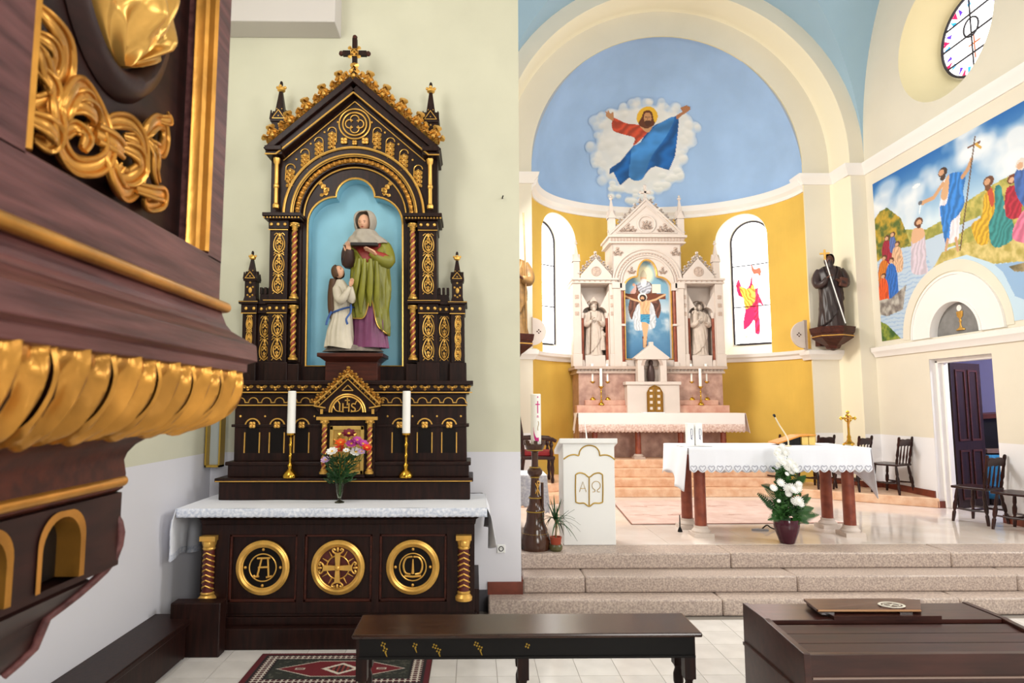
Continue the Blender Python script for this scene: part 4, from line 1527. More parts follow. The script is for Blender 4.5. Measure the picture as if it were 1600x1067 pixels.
# niche: blue ground, dark frame with a trefoil head, gilt edge
ZN = 2.375
def trefoil(dx=0.0):
    a, b = 0.465 - dx, 0.19 - dx * 0.6
    pts = [(a, ZN + dx), (a, 3.78)]
    pts += [(0.19 + (a - 0.19) * cos(t), 3.78 + (0.27 - dx) * sin(t)) for t in [PI / 2 * k / 10 for k in range(1, 11)]]
    pts += [(b * cos(t), 4.05 + b * sin(t)) for t in [PI / 2 * k / 10 for k in range(1, 11)]]
    return pts + [(-x, z) for x, z in pts[-2::-1]]


tf = trefoil()
m = A().prism([(x * 1.02, z) for x, z in tf], 6.30, 6.32)
m.build('niche_ground', M_nicheblue, rt, smooth=0)
m = A()
vs = [(x, 6.15, z) for x, z in tf] + [(x, 6.30, z) for x, z in tf]
n = len(tf)
m.add(vs, [(i, (i + 1) % n, n + (i + 1) % n, n + i) for i in range(n)])
m.build('niche_side', M_nicheblue, rt, smooth=40)
ot = [(0.56, 2.222), (0.56, 3.845)] + [(0.56 * cos(PI * k / 24), 3.845 + 0.56 * sin(PI * k / 24)) for k in range(1, 24)] + [(-0.56, 3.845), (-0.56, 2.222)]
m0 = holed(ot, [tf], lambda u, w: (u, 6.15 - 6.1, w - 1.137))
m0.build('niche_frame', M_dark, rt, smooth=0, thick=0.03)
m = A().tube([(x, 6.13, z) for x, z in trefoil(-0.004)], 0.011, 6, closed=True)
m.build('niche_gilt_edge', M_gold, rt)
m = MB()
for s in (-1, 1):
    leaf_mb(0.07, 0.14, 3, 0.012, T(s * 0.27, 6.125 - 6.1, 4.10 - 1.137) @ RY(rad(s * 40)), m)
    leaf_mb(0.05, 0.09, 2, 0.012, T(s * 0.27, 6.125 - 6.1, 4.10 - 1.137) @ RY(rad(s * 115)), m)
m.build('spandrel_leaves', M_gold, rt)

# arch and gable
gab_ = [(-0.83, 3.845), (0.83, 3.845), (0.83, 4.46), (0, 5.12), (-0.83, 4.46)]
def arc(R, n=32):
    return [(R * cos(PI * k / n), 3.845 + R * sin(PI * k / n)) for k in range(n + 1)]
gl = [(0.82, 3.845), (0.82, 4.43), (0, 5.12), (-0.82, 4.43), (-0.82, 3.845)] + arc(0.69)[::-1]
m = A().prism(gl, 6.08, 6.30, 'xz')
m.build('gable_wall', M_dark, rt, smooth=0)
m = A().arch_ring(0, 3.845, 0.60, 0.70, 6.06, 6.30, n=36).arch_ring(0, 3.845, 0.53, 0.61, 6.09, 6.30, n=36)
m.build('archivolt', M_dark, rt, smooth=30)
m = A()
for R, r, y in ((0.685, 0.013, 6.05), (0.615, 0.010, 6.055), (0.60, 0.006, 6.065), (0.505, 0.008, 6.12)):
    m.tube([(x * R, y, 3.845 + z * R) for x, z in [(cos(PI * k / 40), sin(PI * k / 40)) for k in range(41)]], r, 6)
m.build('gilt_arch_line', M_gold, rt)
m = A()
for k in range(64):
    a = PI * (k + .5) / 64
    m.ball((0.565 * cos(a), 6.085, 3.845 + 0.565 * sin(a)), (0.026, 0.018, 0.026) if k % 2 else (0.019, 0.02, 0.019), 7, 5)
m.tube([(0.565 * cos(PI * k / 40), 6.095, 3.845 + 0.565 * sin(PI * k / 40)) for k in range(41)], 0.022, 6)
m.build('gilt_leaf_moulding', M_gold_old, rt)
sl = math.atan2(0.70, 0.80)
m = A()
for s in (-1, 1):
    L = 0.80 / cos(sl)
    Mk = T(s * 0.80, 0, 4.44) @ (Matrix.Identity(4) if s < 0 else Matrix.Scale(-1, 4, (1, 0, 0))) @ RY(-sl)
    m.box(-0.02, L + 0.03, 5.95, YR, 0.02, 0.075, M=Mk).box(0.0, L - 0.02, 5.99, YR, -0.06, 0.02, M=Mk)
    a, b = sorted((s * 0.68, s * 0.845))
    m.box(a, b, 5.96, YR, 4.42, 4.455).box(a, b, 5.93, YR, 4.455, 4.50)
rc = m.build('raking_cornice', M_dark, rt, smooth=0, bevel=0.006)
m = A()
for s in (-1, 1):
    m.tube([(s * 0.845, 5.95, 4.42), (s * 0.74, 5.95, 4.42), (0, 5.985, 4.42 + 0.74 * math.tan(sl))], 0.008, 5)
    m.tube([(s * 0.70, 6.07, 4.40), (0, 6.07, 4.40 + 0.70 * math.tan(sl))], 0.006, 5)
m.build('gilt_gable_line', M_gold, rt)
cr0 = None
for s in (-1, 1):
    for k in range(9):
        t = 0.07 + 0.80 * k / 8
        x, z = s * 0.83 * (1 - t), 4.535 + 0.70 * t
        a = s * rad(20)
        sc = 1.35 if k % 2 == 0 else 0.8
        if cr0 is None:
            cr0 = acanthus_mb(0.14, 0.13, 0.035).build('crocket', M_gold, rt)
            cr0.location, cr0.rotation_euler, cr0.scale = (x, 6.02 - 6.1, z - 1.137), (0, a, 0), (sc, sc, sc)
        else:
            piece(cr0, rt, (x, 6.02 - 6.1, z - 1.137), (0, a, 0), (sc, sc, sc))
piece(cr0, rt, (0, 6.02 - 6.1, 5.20 - 1.137), (0, 0, 0), (1.3, 1, 1.5))
m = MB()
m.tube([(0, 0, 0.06), (0, 0, 0.02)], 0.006, 5)
for k in range(4):
    leaf_mb(0.05 - k * 0.004, 0.06, 1, 0.014, T(0, 0, 0.05 - k * 0.045) @ RY(rad(140)), m)
    leaf_mb(0.05 - k * 0.004, 0.06, 1, 0.014, T(0, 0, 0.05 - k * 0.045) @ RY(rad(-140)), m)
    m.ball((0, -0.012, 0.03 - k * 0.045), (0.015 - k * .002, 0.012, 0.015), 7, 5)
m.tube([(0.045 * cos(PI * k / 8), 0, 0.06 + 0.045 * sin(PI * k / 8)) for k in range(9)], 0.006, 5)
m.tube([(-0.045, 0, 0.06), (-0.048, 0, -0.06)], 0.005, 5)
pd0 = m.build('gilt_pendant', M_gold, rt)
pts = [(0.63, 4.26), (0.49, 4.42), (0.355, 4.54), (0.225, 4.645)]
pd0.location = (-pts[0][0], 6.07 - 6.1, pts[0][1] - 1.137)
for s in (-1, 1):
    for i, (x, z) in enumerate(pts):
        if not (s == -1 and i == 0):
            piece(pd0, rt, (s * x, 6.07 - 6.1, z - 1.137), scale=(s * .95, 1, .95))
        piece(st0, rt, (s * (x - 0.055), 6.075 - 6.1, z + 0.155 - 1.137), scale=(.9, .9, .9))
m = A()
for R, r in ((0.155, 0.009), (0.118, 0.009)):
    ring_mb(R, r, 36, M=T(0, 6.07, 4.78), mb=m)
for k in range(4):
    a = k * PI / 2
    m.tube([(0.048 * cos(a) + 0.043 * cos(a - 2.3 + 4.6 * i / 12), 6.07, 4.78 + 0.048 * sin(a) + 0.043 * sin(a - 2.3 + 4.6 * i / 12)) for i in range(13)], 0.007, 5)
m.build('quatrefoil_window', M_gold, rt)
for (x, z, sc) in ((-0.105, 4.605, 1.1), (0, 4.585, 0.8), (0.105, 4.605, 1.1)):
    piece(flower0, rt, (x, 6.065 - 6.1, z - 1.137), scale=(sc, 1, sc))
m = A()
m.box(-0.024, 0.024, 6.03, 6.075, 5.20, 5.66).box(-0.12, 0.12, 6.03, 6.075, 5.48, 5.53)
cr = m.build('gable_cross', M_dark, rt, smooth=0, bevel=0.004)
m = A()
for (x, z) in ((-0.135, 5.505), (0.135, 5.505), (0, 5.675)):
    m.ball((x, 6.05, z), 0.026, 8, 6)
m.build('cross_end', M_darkred, cr)
m = MB()
for k in range(4):
    leaf_mb(0.06, 0.085, 2, 0.015, T(0, 6.025 - 6.1, 5.505 - 1.137) @ RY(PI / 4 + k * PI / 2), m)
m.build('cross_leaf', M_gold, cr)

# the old retable leans a little to the left
for o in rt.children_recursive:
    if o.location.length > 1e-6:
        o.location.x -= 0.013 * o.location.z
    elif o.data is not None:
        for v_ in o.data.vertices:
            v_.co.x -= 0.013 * v_.co.z

# small gabled tabernacle
tb = thing('tabernacle', 'small gabled gilt tabernacle with a carved golden door on the dark altar', 'tabernacle', (XA - 0.02, 6.03, 1.338))
def B():
    return MB(T(0, -5.95, -1.335))
m = B()
m.box(-0.25, 0.25, 5.9, 6.0, 1.337, 1.93).box(-0.17, 0.17, 5.84, 5.9, 1.337, 1.365).box(-0.255, 0.255, 5.86, 5.99, 1.86, 1.90)
m.prism([(-0.30, 1.99), (-0.27, 1.93), (0.27, 1.93), (0.30, 1.99), (0, 2.265)], 5.86, 5.99)
m.build('body', M_dark, tb, smooth=0, bevel=0.003)
m = B()
for s in (-1, 1):
    m.tube([(s * 0.30, 5.845, 2.0), (0, 5.845, 2.28)], 0.010, 5)
    m.tube([(s * 0.26, 5.85, 1.985), (0, 5.85, 2.23)], 0.006, 5)
    m.tube([(s * 0.05, 5.85, 2.125), (0, 5.85, 2.175)], 0.005, 5)
    m.tube([(s * 0.305, 5.845, 1.985), (s * 0.20, 5.85, 1.965)], 0.008, 5)
    m.box(s * 0.235 - 0.012, s * 0.235 + 0.012, 5.85, 5.86, 1.91, 1.955)
m.tube([(-0.05, 5.85, 2.125), (0.05, 5.85, 2.125)], 0.005, 5)
m.box(-0.28, 0.28, 5.845, 5.86, 1.855, 1.885)
for R in (0.165, 0.145):
    m.tube([(R * cos(PI * k / 24), 5.852, 1.925 + R * sin(PI * k / 24)) for k in range(25)], 0.008, 6)
m.build('gilt_gable', M_gold, tb)
m = MB()
cq = acanthus_mb(0.075, 0.07, 0.02)
c0 = None
for s in (-1, 1):
    for k in range(6):
        t = k / 6
        loc = (s * 0.305 * (1 - t), 5.86 - 5.95, 2.005 + 0.285 * t - 1.335)
        if c0 is None:
            c0 = cq.build('crocket', M_gold, tb)
            c0.location, c0.rotation_euler = loc, (0, -s * .4, 0)
        else:
            piece(c0, tb, loc, (0, -s * .4, 0))
piece(c0, tb, (0, 5.86 - 5.95, 2.28 - 1.335))
lettering('IHS', 0.115, 0.006, M_gold, tb, (0.0, 5.85 - 5.95, 1.965 - 1.335), name='monogram')
m = B().box(-0.005, 0.005, 5.845, 5.855, 1.99, 2.06).box(-0.022, 0.022, 5.845, 5.855, 2.03, 2.04)
for s in (-1, 1):
    m.tube([(s * p[0], 5.852, p[1]) for p in smooth_line([(0.03, 1.93), (0.10, 1.94), (0.125, 1.99), (0.09, 2.03), (0.07, 2.0)], 4)], 0.005, 5)
m.build('monogram_cross', M_gold, tb)
for s in (-1, 1):
    twisted_column(s * 0.207, 5.865, 1.40, 1.80, 0.023, tb, B)
M_golddoor = mat('gilt_door', (216, 178, 96), 0.4, metal=0.5, var=0.15, vscale=12)
m = B()
for (x0, x1, z0, z1) in ((-0.155, -0.125, 1.365, 1.80), (0.125, 0.155, 1.365, 1.80), (-0.155, 0.155, 1.365, 1.40), (-0.155, 0.155, 1.765, 1.80), (-0.13, 0.13, 1.60, 1.625), (-0.014, 0.014, 1.62, 1.77)):
    m.box(x0, x1, 5.85, 5.9, z0, z1)
m.box(-0.13, 0.13, 5.88, 5.9, 1.4, 1.77)
dr = m.build('door', M_golddoor, tb, smooth=0, bevel=0.003)
m = MB()
for s in (-1, 1):
    for (z, h) in ((1.64, 0.1), (1.43, 0.15)):
        acanthus_mb(0.085, h, 0.012, T(s * 0.07, 5.872 - 5.95, z - 1.335), m)
m.build('door_relief', M_gold, dr)
# ------------------------------------------------------------------ figures: draped statues
def prof_at(prof, z):
    if z <= prof[0][0]:
        return prof[0]
    for a, b in zip(prof[:-1], prof[1:]):
        if a[0] <= z <= b[0]:
            t = (z - a[0]) / max(b[0] - a[0], 1e-9)
            t = t * t * (3 - 2 * t) * 0.5 + t * 0.5
            return tuple(a[i] + (b[i] - a[i]) * t for i in range(5))
    return prof[-1]


def drape(mb, prof, top, hem, n=64, m=20, off=0.0, folds=(9, 0.03, 0.0, 0.0), arc=None, sharp=0.6):
    """cloth round a body profile [(z, xc, yc, rx, ry)]; top(th), hem(th) give its edges; front is th=-pi/2"""
    a0, a1 = arc or (0, 2 * PI)
    k, am, ph, tw = folds
    def fn(u, v):
        th = a0 + (a1 - a0) * u
        z = top(th) + (hem(th) - top(th)) * v
        _, xc, yc, rx, ry = prof_at(prof, z)
        w = sin(k * th + ph + tw * z)
        w2 = sin((2 * k + 1) * th + ph * 2 - tw * z * .7)
        f = 1 + am * (0.25 + 0.75 * v) * (sharp * (1 - abs(w)) * 2 - sharp + (1 - sharp) * w + 0.35 * w2)
        return (xc + (rx + off) * f * cos(th), yc + (ry + off) * f * sin(th), z)
    return mb.grid(fn, n, m, closed_u=arc is None)


def head_mb(h, M=None, beard=0.0):
    """head of height h, centred, face towards -y"""
    mb = MB()
    def fn(u, v):
        a, b = 2 * PI * u, -PI / 2 + PI * v
        x, y, z = cos(b) * cos(a), cos(b) * sin(a), sin(b)
        X, Yy, Z = x * 0.36, y * 0.43, z * 0.5
        if Z < 0:
            X *= 1 - 0.30 * (-Z / 0.5) ** 1.5
            Yy *= 1 - 0.12 * (-Z / 0.5) ** 2
        if y < 0:
            g = lambda cx, cz, sx, sz: math.exp(-((X - cx) / sx) ** 2 - ((Z - cz) / sz) ** 2)
            Yy -= 0.085 * g(0, -0.07, 0.045, 0.055) + 0.05 * g(0, 0.02, 0.035, 0.09)
            Yy += 0.035 * (g(0.13, 0.035, 0.075, 0.04) + g(-0.13, 0.035, 0.075, 0.04))
            Yy -= 0.02 * g(0, 0.11, 0.24, 0.04)
            Yy -= 0.022 * (g(0, -0.20, 0.09, 0.022) + g(0, -0.25, 0.07, 0.02)) - 0.018 * g(0, -0.225, 0.08, 0.01)
            Yy -= 0.03 * g(0, -0.37, 0.08, 0.06) + beard * g(0, -0.36, 0.16, 0.14)
        return (X * h, Yy * h, Z * h)
    return mb.grid(lambda u, v: fn(u, 0.001 + v * 0.998), 36, 30, closed_u=True) if M is None else _tr(mb.grid(lambda u, v: fn(u, 0.001 + v * 0.998), 36, 30, closed_u=True), M)


def _tr(mb, M):
    mb.v = [tuple(M @ Vector(p)) for p in mb.v]
    return mb


def eyes_mb(h, M):
    mb = MB()
    for s in (-1, 1):
        mb.ball((s * 0.13 * h, -0.36 * h, 0.035 * h), (0.06 * h, 0.03 * h, 0.024 * h), 8, 6, M)
        mb.tube([(s * 0.05 * h, -0.41 * h, 0.10 * h), (s * 0.13 * h, -0.40 * h, 0.125 * h), (s * 0.21 * h, -0.36 * h, 0.10 * h)], 0.012 * h, 5, M=M)
    return mb


def hand_mb(L, curl=0.35, M=None):
    """right or left by mirroring M: wrist at the origin, fingers towards +z, palm faces -y, thumb towards +x"""
    mb = MB()
    mb.lathe([(0.16 * L, -0.1 * L), (0.17 * L, 0.0), (0.24 * L, 0.15 * L), (0.26 * L, 0.38 * L), (0.22 * L, 0.5 * L)], 10, sy=0.45, M=M)
    for i, (x, ln) in enumerate(((0.17, 0.42), (0.06, 0.5), (-0.06, 0.47), (-0.17, 0.36))):
        pts, rr = [], []
        p, a = Vector((x * L, 0, 0.45 * L)), 0.0
        for k in range(4):
            pts.append(tuple(p))
            rr.append(L * (0.062 - 0.008 * k))
            p = p + Vector((x * 0.12 * L, -sin(a) * ln * L / 3, cos(a) * ln * L / 3))
            a += curl
        mb.tube(pts, rr, 6, M=M)
    mb.tube([(0.18 * L, 0, 0.1 * L), (0.32 * L, -0.05 * L, 0.28 * L), (0.36 * L, -0.09 * L, 0.45 * L), (0.34 * L, -0.12 * L, 0.56 * L)], [0.09 * L, 0.075 * L, 0.065 * L, 0.045 * L], 6, M=M)
    return mb


def aim(p, d, roll=0.0):
    """matrix that puts +z along d at p"""
    qd_ = Vector(d).to_track_quat('Z', 'Y')
    return T(*p) @ qd_.to_matrix().to_4x4() @ RZ(roll)


K = 0.00622
def sp(px, py, y=0.0):
    return Vector(((px - 566) * K, y, (551 - py) * K))


M_purple = mat('purple_robe_paint', (124, 58, 100), 0.45, var=0.35, vscale=7)
M_green = mat('olive_green_mantle_paint', (138, 136, 44), 0.42, var=0.3, vscale=6)
M_redrobe = mat('red_tunic_paint', (172, 52, 44), 0.45, var=0.3, vscale=8)
M_veil = mat('grey_white_veil_paint', (176, 166, 152), 0.5, var=0.15, vscale=10)
M_darkinner = mat('dark_lining_paint', (58, 34, 30), 0.5)
M_girl = mat('cream_dress_paint', (208, 198, 178), 0.5, var=0.12, vscale=12)
M_bluesash = mat('blue_sash_paint', (64, 100, 168), 0.5)
M_hair = mat('brown_hair_paint', (84, 56, 34), 0.55)
M_book = mat('black_book', (34, 28, 28), 0.5)
M_eye = mat('dark_eye', (50, 34, 28), 0.4)
M_gravel = mat('painted_rock', (140, 128, 118), 0.8, var=0.4, vscale=30, bump=0.5, bscale=60)

sg = thing('saint_statue', 'painted statue of a veiled woman in green mantle with a praying girl in white', 'statue', tuple(atY(566, 551, 6.06)))
sg.location.z = 1.137 + (2.478 - 1.137) * 1.013 + 0.001
m = MB()
m.grid(lambda u, v: tuple(sp(0, 551) + Vector((sp(552, 0).x + (0.29 * (1 - v * .25)) * cos(2 * PI * u) * (1.0), 0.0 + 0.14 * (1 - v * .25) * sin(2 * PI * u), 0.055 * v + 0.006 * sin(u * 60) * v - sp(0, 551).z)) - Vector((sp(0, 0).x, 0, 0))), 48, 4, closed_u=True)
m.v = [(p[0], p[1], p[2]) for p in m.v]
m.lathe([(0.22, 0.05), (0.001, 0.058)], 32, (sp(552, 0).x, 0, 0), sy=0.48)
m.build('rock_base', M_gravel, sg, smooth=40)
P_ = lambda rows: [((551 - y) * K, (x - 566) * K, yc, rx * K, ry * K) for (y, x, yc, rx, ry) in sorted(rows, key=lambda r: -r[0])]
body = P_([(549, 577, 0.0, 29, 19), (520, 577, 0, 26, 18), (490, 578, 0, 25, 18), (465, 578, 0, 26, 19), (440, 577, 0, 27, 20), (418, 576, 0, 27, 20), (400, 574, 0, 28, 19), (386, 571, 0.0, 29, 16), (376, 569, 0.0, 20, 12), (368, 568, 0, 9, 8)])
m = MB()
drape(m, body, lambda t: (551 - 455) * K, lambda t: 0.035, folds=(8, 0.10, 0.5, 2.0), n=80)
m.build('skirt', M_purple, sg, smooth=60)
m = MB()
drape(m, body, lambda t: (551 - 370) * K, lambda t: (551 - 470) * K, off=-0.004, folds=(6, 0.05, 0, 3))
m.build('tunic', M_redrobe, sg, smooth=60)
def hemg(t):
    f = cos(t)           # +1 at the photo's right
    front = -sin(t)
    y = 505 + 22 * max(0, f) - 12 * max(0, -f) * 0.3 - 34 * math.exp(-((f - 0.12) / 0.22) ** 2) * (front > 0)
    return (551 - y) * K
m = MB()
def topg(t):
    f = cos(t)
    if -sin(t) > 0:      # front: open over the chest
        return (551 - (400 + 18 * math.exp(-((f + 0.05) / 0.45) ** 2) - 14 * abs(f))) * K
    return (551 - 376) * K
drape(m, body, topg, hemg, off=0.016, folds=(7, 0.12, 1.2, 7.0), n=96, m=26)
mant = m.build('mantle', M_green, sg, smooth=60, thick=0.006)
m = MB()
m.tube([(prof_at(body, hemg(t))[1] + (prof_at(body, hemg(t))[3] + .02) * cos(t), (prof_at(body, hemg(t))[4] + .02) * sin(t), hemg(t) + .006) for t in [2 * PI * k / 80 for k in range(80)]], 0.0045, 5, closed=True)
m.build('gilt_hem', M_gold, mant)
# hanging folds of the mantle from the forearm
m = MB()
for i, (x0, x1, y1, w) in enumerate(((562, 556, 470, 9), (570, 566, 494, 9), (579, 580, 484, 9), (588, 592, 500, 8))):
    a, b = sp(x0, 412, -0.125), sp(x1, y1, -0.145)
    m.tube([tuple(a), tuple(a.lerp(b, .35) + Vector((0.004, -.012, 0))), tuple(a.lerp(b, .7) + Vector((-0.003, -.006, 0))), tuple(b + Vector((0, .02, 0)))], [w * K * .5, w * K * .75, w * K * .8, w * K * .25], 8, flat=0.6)
m.build('mantle_fold', M_green, mant, smooth=60)
for (s, sh, el, wr, mm, nm) in ((1, (596, 386), (603, 413), (580, 402), M_redrobe, 'sleeve'), (-1, (545, 388), (545, 414), (549, 398), M_darkinner, 'sleeve')):
    m = MB()
    m.tube([tuple(v) for v in smooth_line([sp(sh[0], sh[1], 0.0), sp((sh[0] + el[0]) / 2 + s * 2, (sh[1] + el[1]) / 2, -0.02), sp(el[0], el[1], -0.06), sp(wr[0] * .5 + el[0] * .5, wr[1] * .5 + el[1] * .5 + 2, -0.12), sp(wr[0], wr[1], -0.15)], 4)],
           [0.062, 0.065, 0.068, 0.07, 0.072, 0.074, 0.075, 0.074, 0.072, 0.068, 0.064, 0.058, 0.052, 0.046, 0.042, 0.038, 0.034], 10)
    m.build(nm, M_green if s > 0 else mm, sg, smooth=60)
    if s > 0:
        m = MB()
        m.tube([tuple(v) for v in smooth_line([sp(602, 412, -0.055), sp(594, 408, -0.12), sp(584, 404, -0.155)], 4)], [0.066, 0.062, 0.058, 0.052, 0.045, 0.04, 0.036, 0.034, 0.03], 10)
        m.build('inner_sleeve', M_redrobe, sg, smooth=60)
hand_mb(0.13, 0.2, aim(sp(588, 406, -0.175), (-0.8, -0.12, 0.5), 0.3)).build('hand', M_skin, sg, smooth=60)
hand_mb(0.115, 0.12, aim(sp(547, 403, -0.15), (-0.05, -0.1, 1.0), 0.0) @ Matrix.Scale(-1, 4, (1, 0, 0))).build('hand', M_skin, sg, smooth=60)
m = MB().box(-0.125, 0.125, -0.06, 0.07, -0.014, 0.014, M=T(*sp(571, 391, -0.165)) @ RX(rad(8)) @ RZ(rad(4)))
m.build('book', M_book, sg, smooth=0, bevel=0.004)
# shawl on the shoulders, hood, neck cloth, face
shb = P_([(398, 571, 0, 36, 25), (388, 571, 0, 35, 23), (378, 570, 0, 29, 20), (370, 568, 0, 20, 16), (360, 567, 0, 14, 13)])
m = MB()
drape(m, shb, lambda t: (551 - 363) * K, lambda t: (551 - (389 + 3 * sin(3 * t) - 2 * cos(t))) * K, folds=(5, 0.11, 0.4, 26), n=72, m=14)
m.build('shawl', M_veil, sg, smooth=60, thick=0.006)
HM = T(*sp(566.5, 352, -0.035)) @ RZ(rad(-10)) @ RX(rad(12))
head_mb(0.165, HM).build('face', M_skin, sg, smooth=70)
eyes_mb(0.165, HM).build('eyes', M_eye, sg)
MB().ball((0, -0.415 * .165, -0.225 * .165), (.014, .005, .004), 8, 6, HM).build('lips', M_redrobe, sg)
m = MB()
def hood(u, v):
    a = -PI / 2 + rad(44) + (2 * PI - rad(88)) * u
    b = -0.95 + (PI / 2 + 0.95) * v
    r = 1 + 0.05 * sin(5 * a + 3 * b)
    return (0.104 * r * cos(a) * cos(b) ** 0.6 if cos(b) > 0 else 0, 0.02 + 0.098 * r * sin(a) * max(0, cos(b)) ** 0.6, 0.012 + 0.105 * sin(b))
m.grid(hood, 44, 18)
_tr(m, HM)
m.build('hood', M_veil, sg, smooth=70, thick=0.012)
m = MB().lathe([(0.075, -0.14), (0.07, -0.10), (0.066, -0.06)], 20, M=HM, sy=0.9)
m.build('neck_cloth', M_veil, sg, smooth=60)
# the girl
gb = P_([(547, 534, -0.06, 23, 17), (525, 534, -0.06, 20, 16), (500, 536, -0.06, 16, 13), (488, 537, -0.06, 13, 11), (470, 537, -0.06, 14, 11), (455, 535, -0.06, 14, 10), (447, 533, -0.06, 8, 7), (441, 532, -.06, 5, 5)])
m = MB()
drape(m, gb, lambda t: (551 - 442) * K, lambda t: (551 - 546 + 2 * sin(2 * t)) * K, folds=(8, 0.09, 0, 3.5), n=72, m=30)
girl = m.build('girl_dress', M_girl, sg, smooth=60)
m = MB()
for (a, b, c) in (((546, 458, -0.13), (553, 474, -0.15), (553, 456, -0.19)), ((528, 456, -0.10), (538, 476, -0.18), (552, 457, -0.2))):
    m.tube([tuple(v) for v in smooth_line([sp(*a), sp(*b), sp(*c)], 5)], [0.038, 0.042, 0.046, 0.048, 0.046, 0.042, 0.038, 0.034, 0.028, 0.022, 0.018], 9)
m.build('girl_sleeve', M_girl, girl, smooth=60)
for s in (-1, 1):
    hand_mb(0.075, 0.1, aim(sp(552.5, 455, -0.205 + s * 0.008), (0.25, -0.1, 1), PI / 2 * s)).build('girl_hand', M_skin, girl, smooth=60)
GM = T(*sp(530, 430, -0.065)) @ RZ(rad(58)) @ RX(rad(-22))
eyes_mb(0.125, GM).build('girl_eyes', M_eye, girl)
head_mb(0.125, GM).build('girl_face', M_skin, girl, smooth=70)
m = MB()
def hair(u, v):
    a = -PI / 2 + rad(62) + (2 * PI - rad(124)) * u
    b = -1.0 + (PI / 2 + 1.0) * v
    c = max(0, cos(b)) ** 0.6
    return (0.057 * c * cos(a), 0.008 + 0.066 * c * sin(a), 0.006 + 0.07 * sin(b))
m.grid(hair, 36, 14)
_tr(m, GM)
m.tube([tuple(v) for v in smooth_line([sp(521, 440, -0.03), sp(519, 462, -0.03), sp(519, 485, -0.04), sp(521, 505, -0.05)], 4)], [0.045, 0.05, 0.052, 0.052, 0.052, 0.05, 0.048, 0.045, 0.042, 0.036, 0.03, 0.022, 0.012], 9, flat=.6)
m.build('girl_hair', M_hair, girl, smooth=70, thick=0.004)
m = MB()
pf = prof_at(gb, (551 - 490) * K)
m.tube([(pf[1] + (pf[3] + .008) * cos(t), pf[2] + (pf[4] + .008) * sin(t), (551 - 489 + 5 * cos(t)) * K) for t in [2 * PI * k / 32 for k in range(32)]], 0.018, 6, closed=True, flat=.5, up=(0, 0, 1))
m.tube([tuple(v) for v in smooth_line([sp(551, 482, -.13), sp(552, 494, -.16), sp(546, 504, -.165), sp(548, 512, -.165)], 4)], 0.017, 6, flat=.4)
m.tube([tuple(v) for v in smooth_line([sp(522, 492, -.12), sp(516, 503, -.1), sp(514, 512, -.1)], 4)], 0.018, 6, flat=.4)
m.build('girl_sash', M_bluesash, girl, smooth=60)

# ------------------------------------------------------------------ candlesticks and candles
def candlestick_mb(h, r, z0=0.0):
    p = [(0.001, 0), (1.0, 0), (1.02, .04), (.92, .08), (.72, .13), (.5, .16), (.28, .20), (.34, .24), (.42, .27), (.3, .30), (.18, .33), (.17, .42), (.24, .46), (.3, .485), (.2, .51), (.16, .55), (.19, .66), (.24, .70), (.34, .73), (.22, .76), (.17, .80), (.2, .90), (.42, .945), (.6, .96), (.62, 1.0), (.3, 1.0), (.001, .99)]
    return MB().lathe([(a * r, b * h) for a, b in p], 24)


def candle(x, y, z, r, h, label, group=None):
    c = thing('altar_candle', label, 'candle', (x, y, z), 0, group)
    MB().lathe([(r, 0), (r, h * .985), (r * .9, h), (r * .35, h * .99)], 20).build('wax', M_wax, c)
    MB().tube([(0, 0, h * .985), (0.002, 0, h * .985 + .018)], 0.002, 5).build('wick', M_black, c)
    return c


cs = thing('candlestick', 'left of the two brass candlesticks on the dark side altar', 'candlestick', (-1.672, 5.945, 1.3385))
candlestick_mb(0.40, 0.066).build('turned_stem', M_brass, cs)
m = MB()
for k in range(3):
    m.ball((0.062 * cos(k * 2.094 + .5), 0.062 * sin(k * 2.094 + .5), 0.006), (0.014, 0.014, 0.010), 8, 6)
m.build('foot', M_brass, cs)
dup(cs, (-0.618, 5.945, 1.3385), 0.2, 'right of the two brass candlesticks on the dark side altar')
candle(-1.672, 5.945, 1.739, 0.037, 0.385, 'thick white candle in the left brass candlestick of the dark altar')
candle(-0.618, 5.945, 1.739, 0.037, 0.385, 'thick white candle in the right brass candlestick of the dark altar')

# ------------------------------------------------------------------ glass vase with garden flowers
VX, VY, VZ = -1.178, 5.76, 1.141
va = thing('glass_vase', 'slim footed glass vase holding the garden flowers on the side altar', 'vase', (VX, VY, VZ))
M_vglass = glass_mat('vase_glass', (226, 236, 214))
MB().lathe([(0.042, 0), (0.043, 0.006), (0.012, 0.02), (0.016, 0.035), (0.03, 0.09), (0.042, 0.15), (0.05, 0.2), (0.046, 0.2), (0.038, 0.15), (0.026, 0.09), (0.01, 0.045), (0.001, 0.04)], 24).build('glass', M_vglass, va)


def flower_mb(r, petals, cup=0.2, w=0.42, rows=1):
    mb = MB()
    for q_ in range(rows):
        rr = r * (1 - 0.28 * q_)
        for k in range(petals):
            a = 2 * PI * k / petals + q_ * 0.3
            z = cup * rr
            M = RZ(a)
            ww = rr * w
            mb.add([(0, 0, 0.1 * r * q_), (rr * .5, -ww * .5, z * .5 + 0.12 * r * q_), (rr, -ww * .22, z + .2 * r * q_), (rr, ww * .22, z + .2 * r * q_), (rr * .5, ww * .5, z * .5 + .12 * r * q_), (rr * .55, 0, z * .4 + .02 * r + .12 * r * q_)],
                   [(0, 1, 5), (1, 2, 5), (2, 3, 5), (3, 4, 5), (4, 0, 5)], M)
    return mb


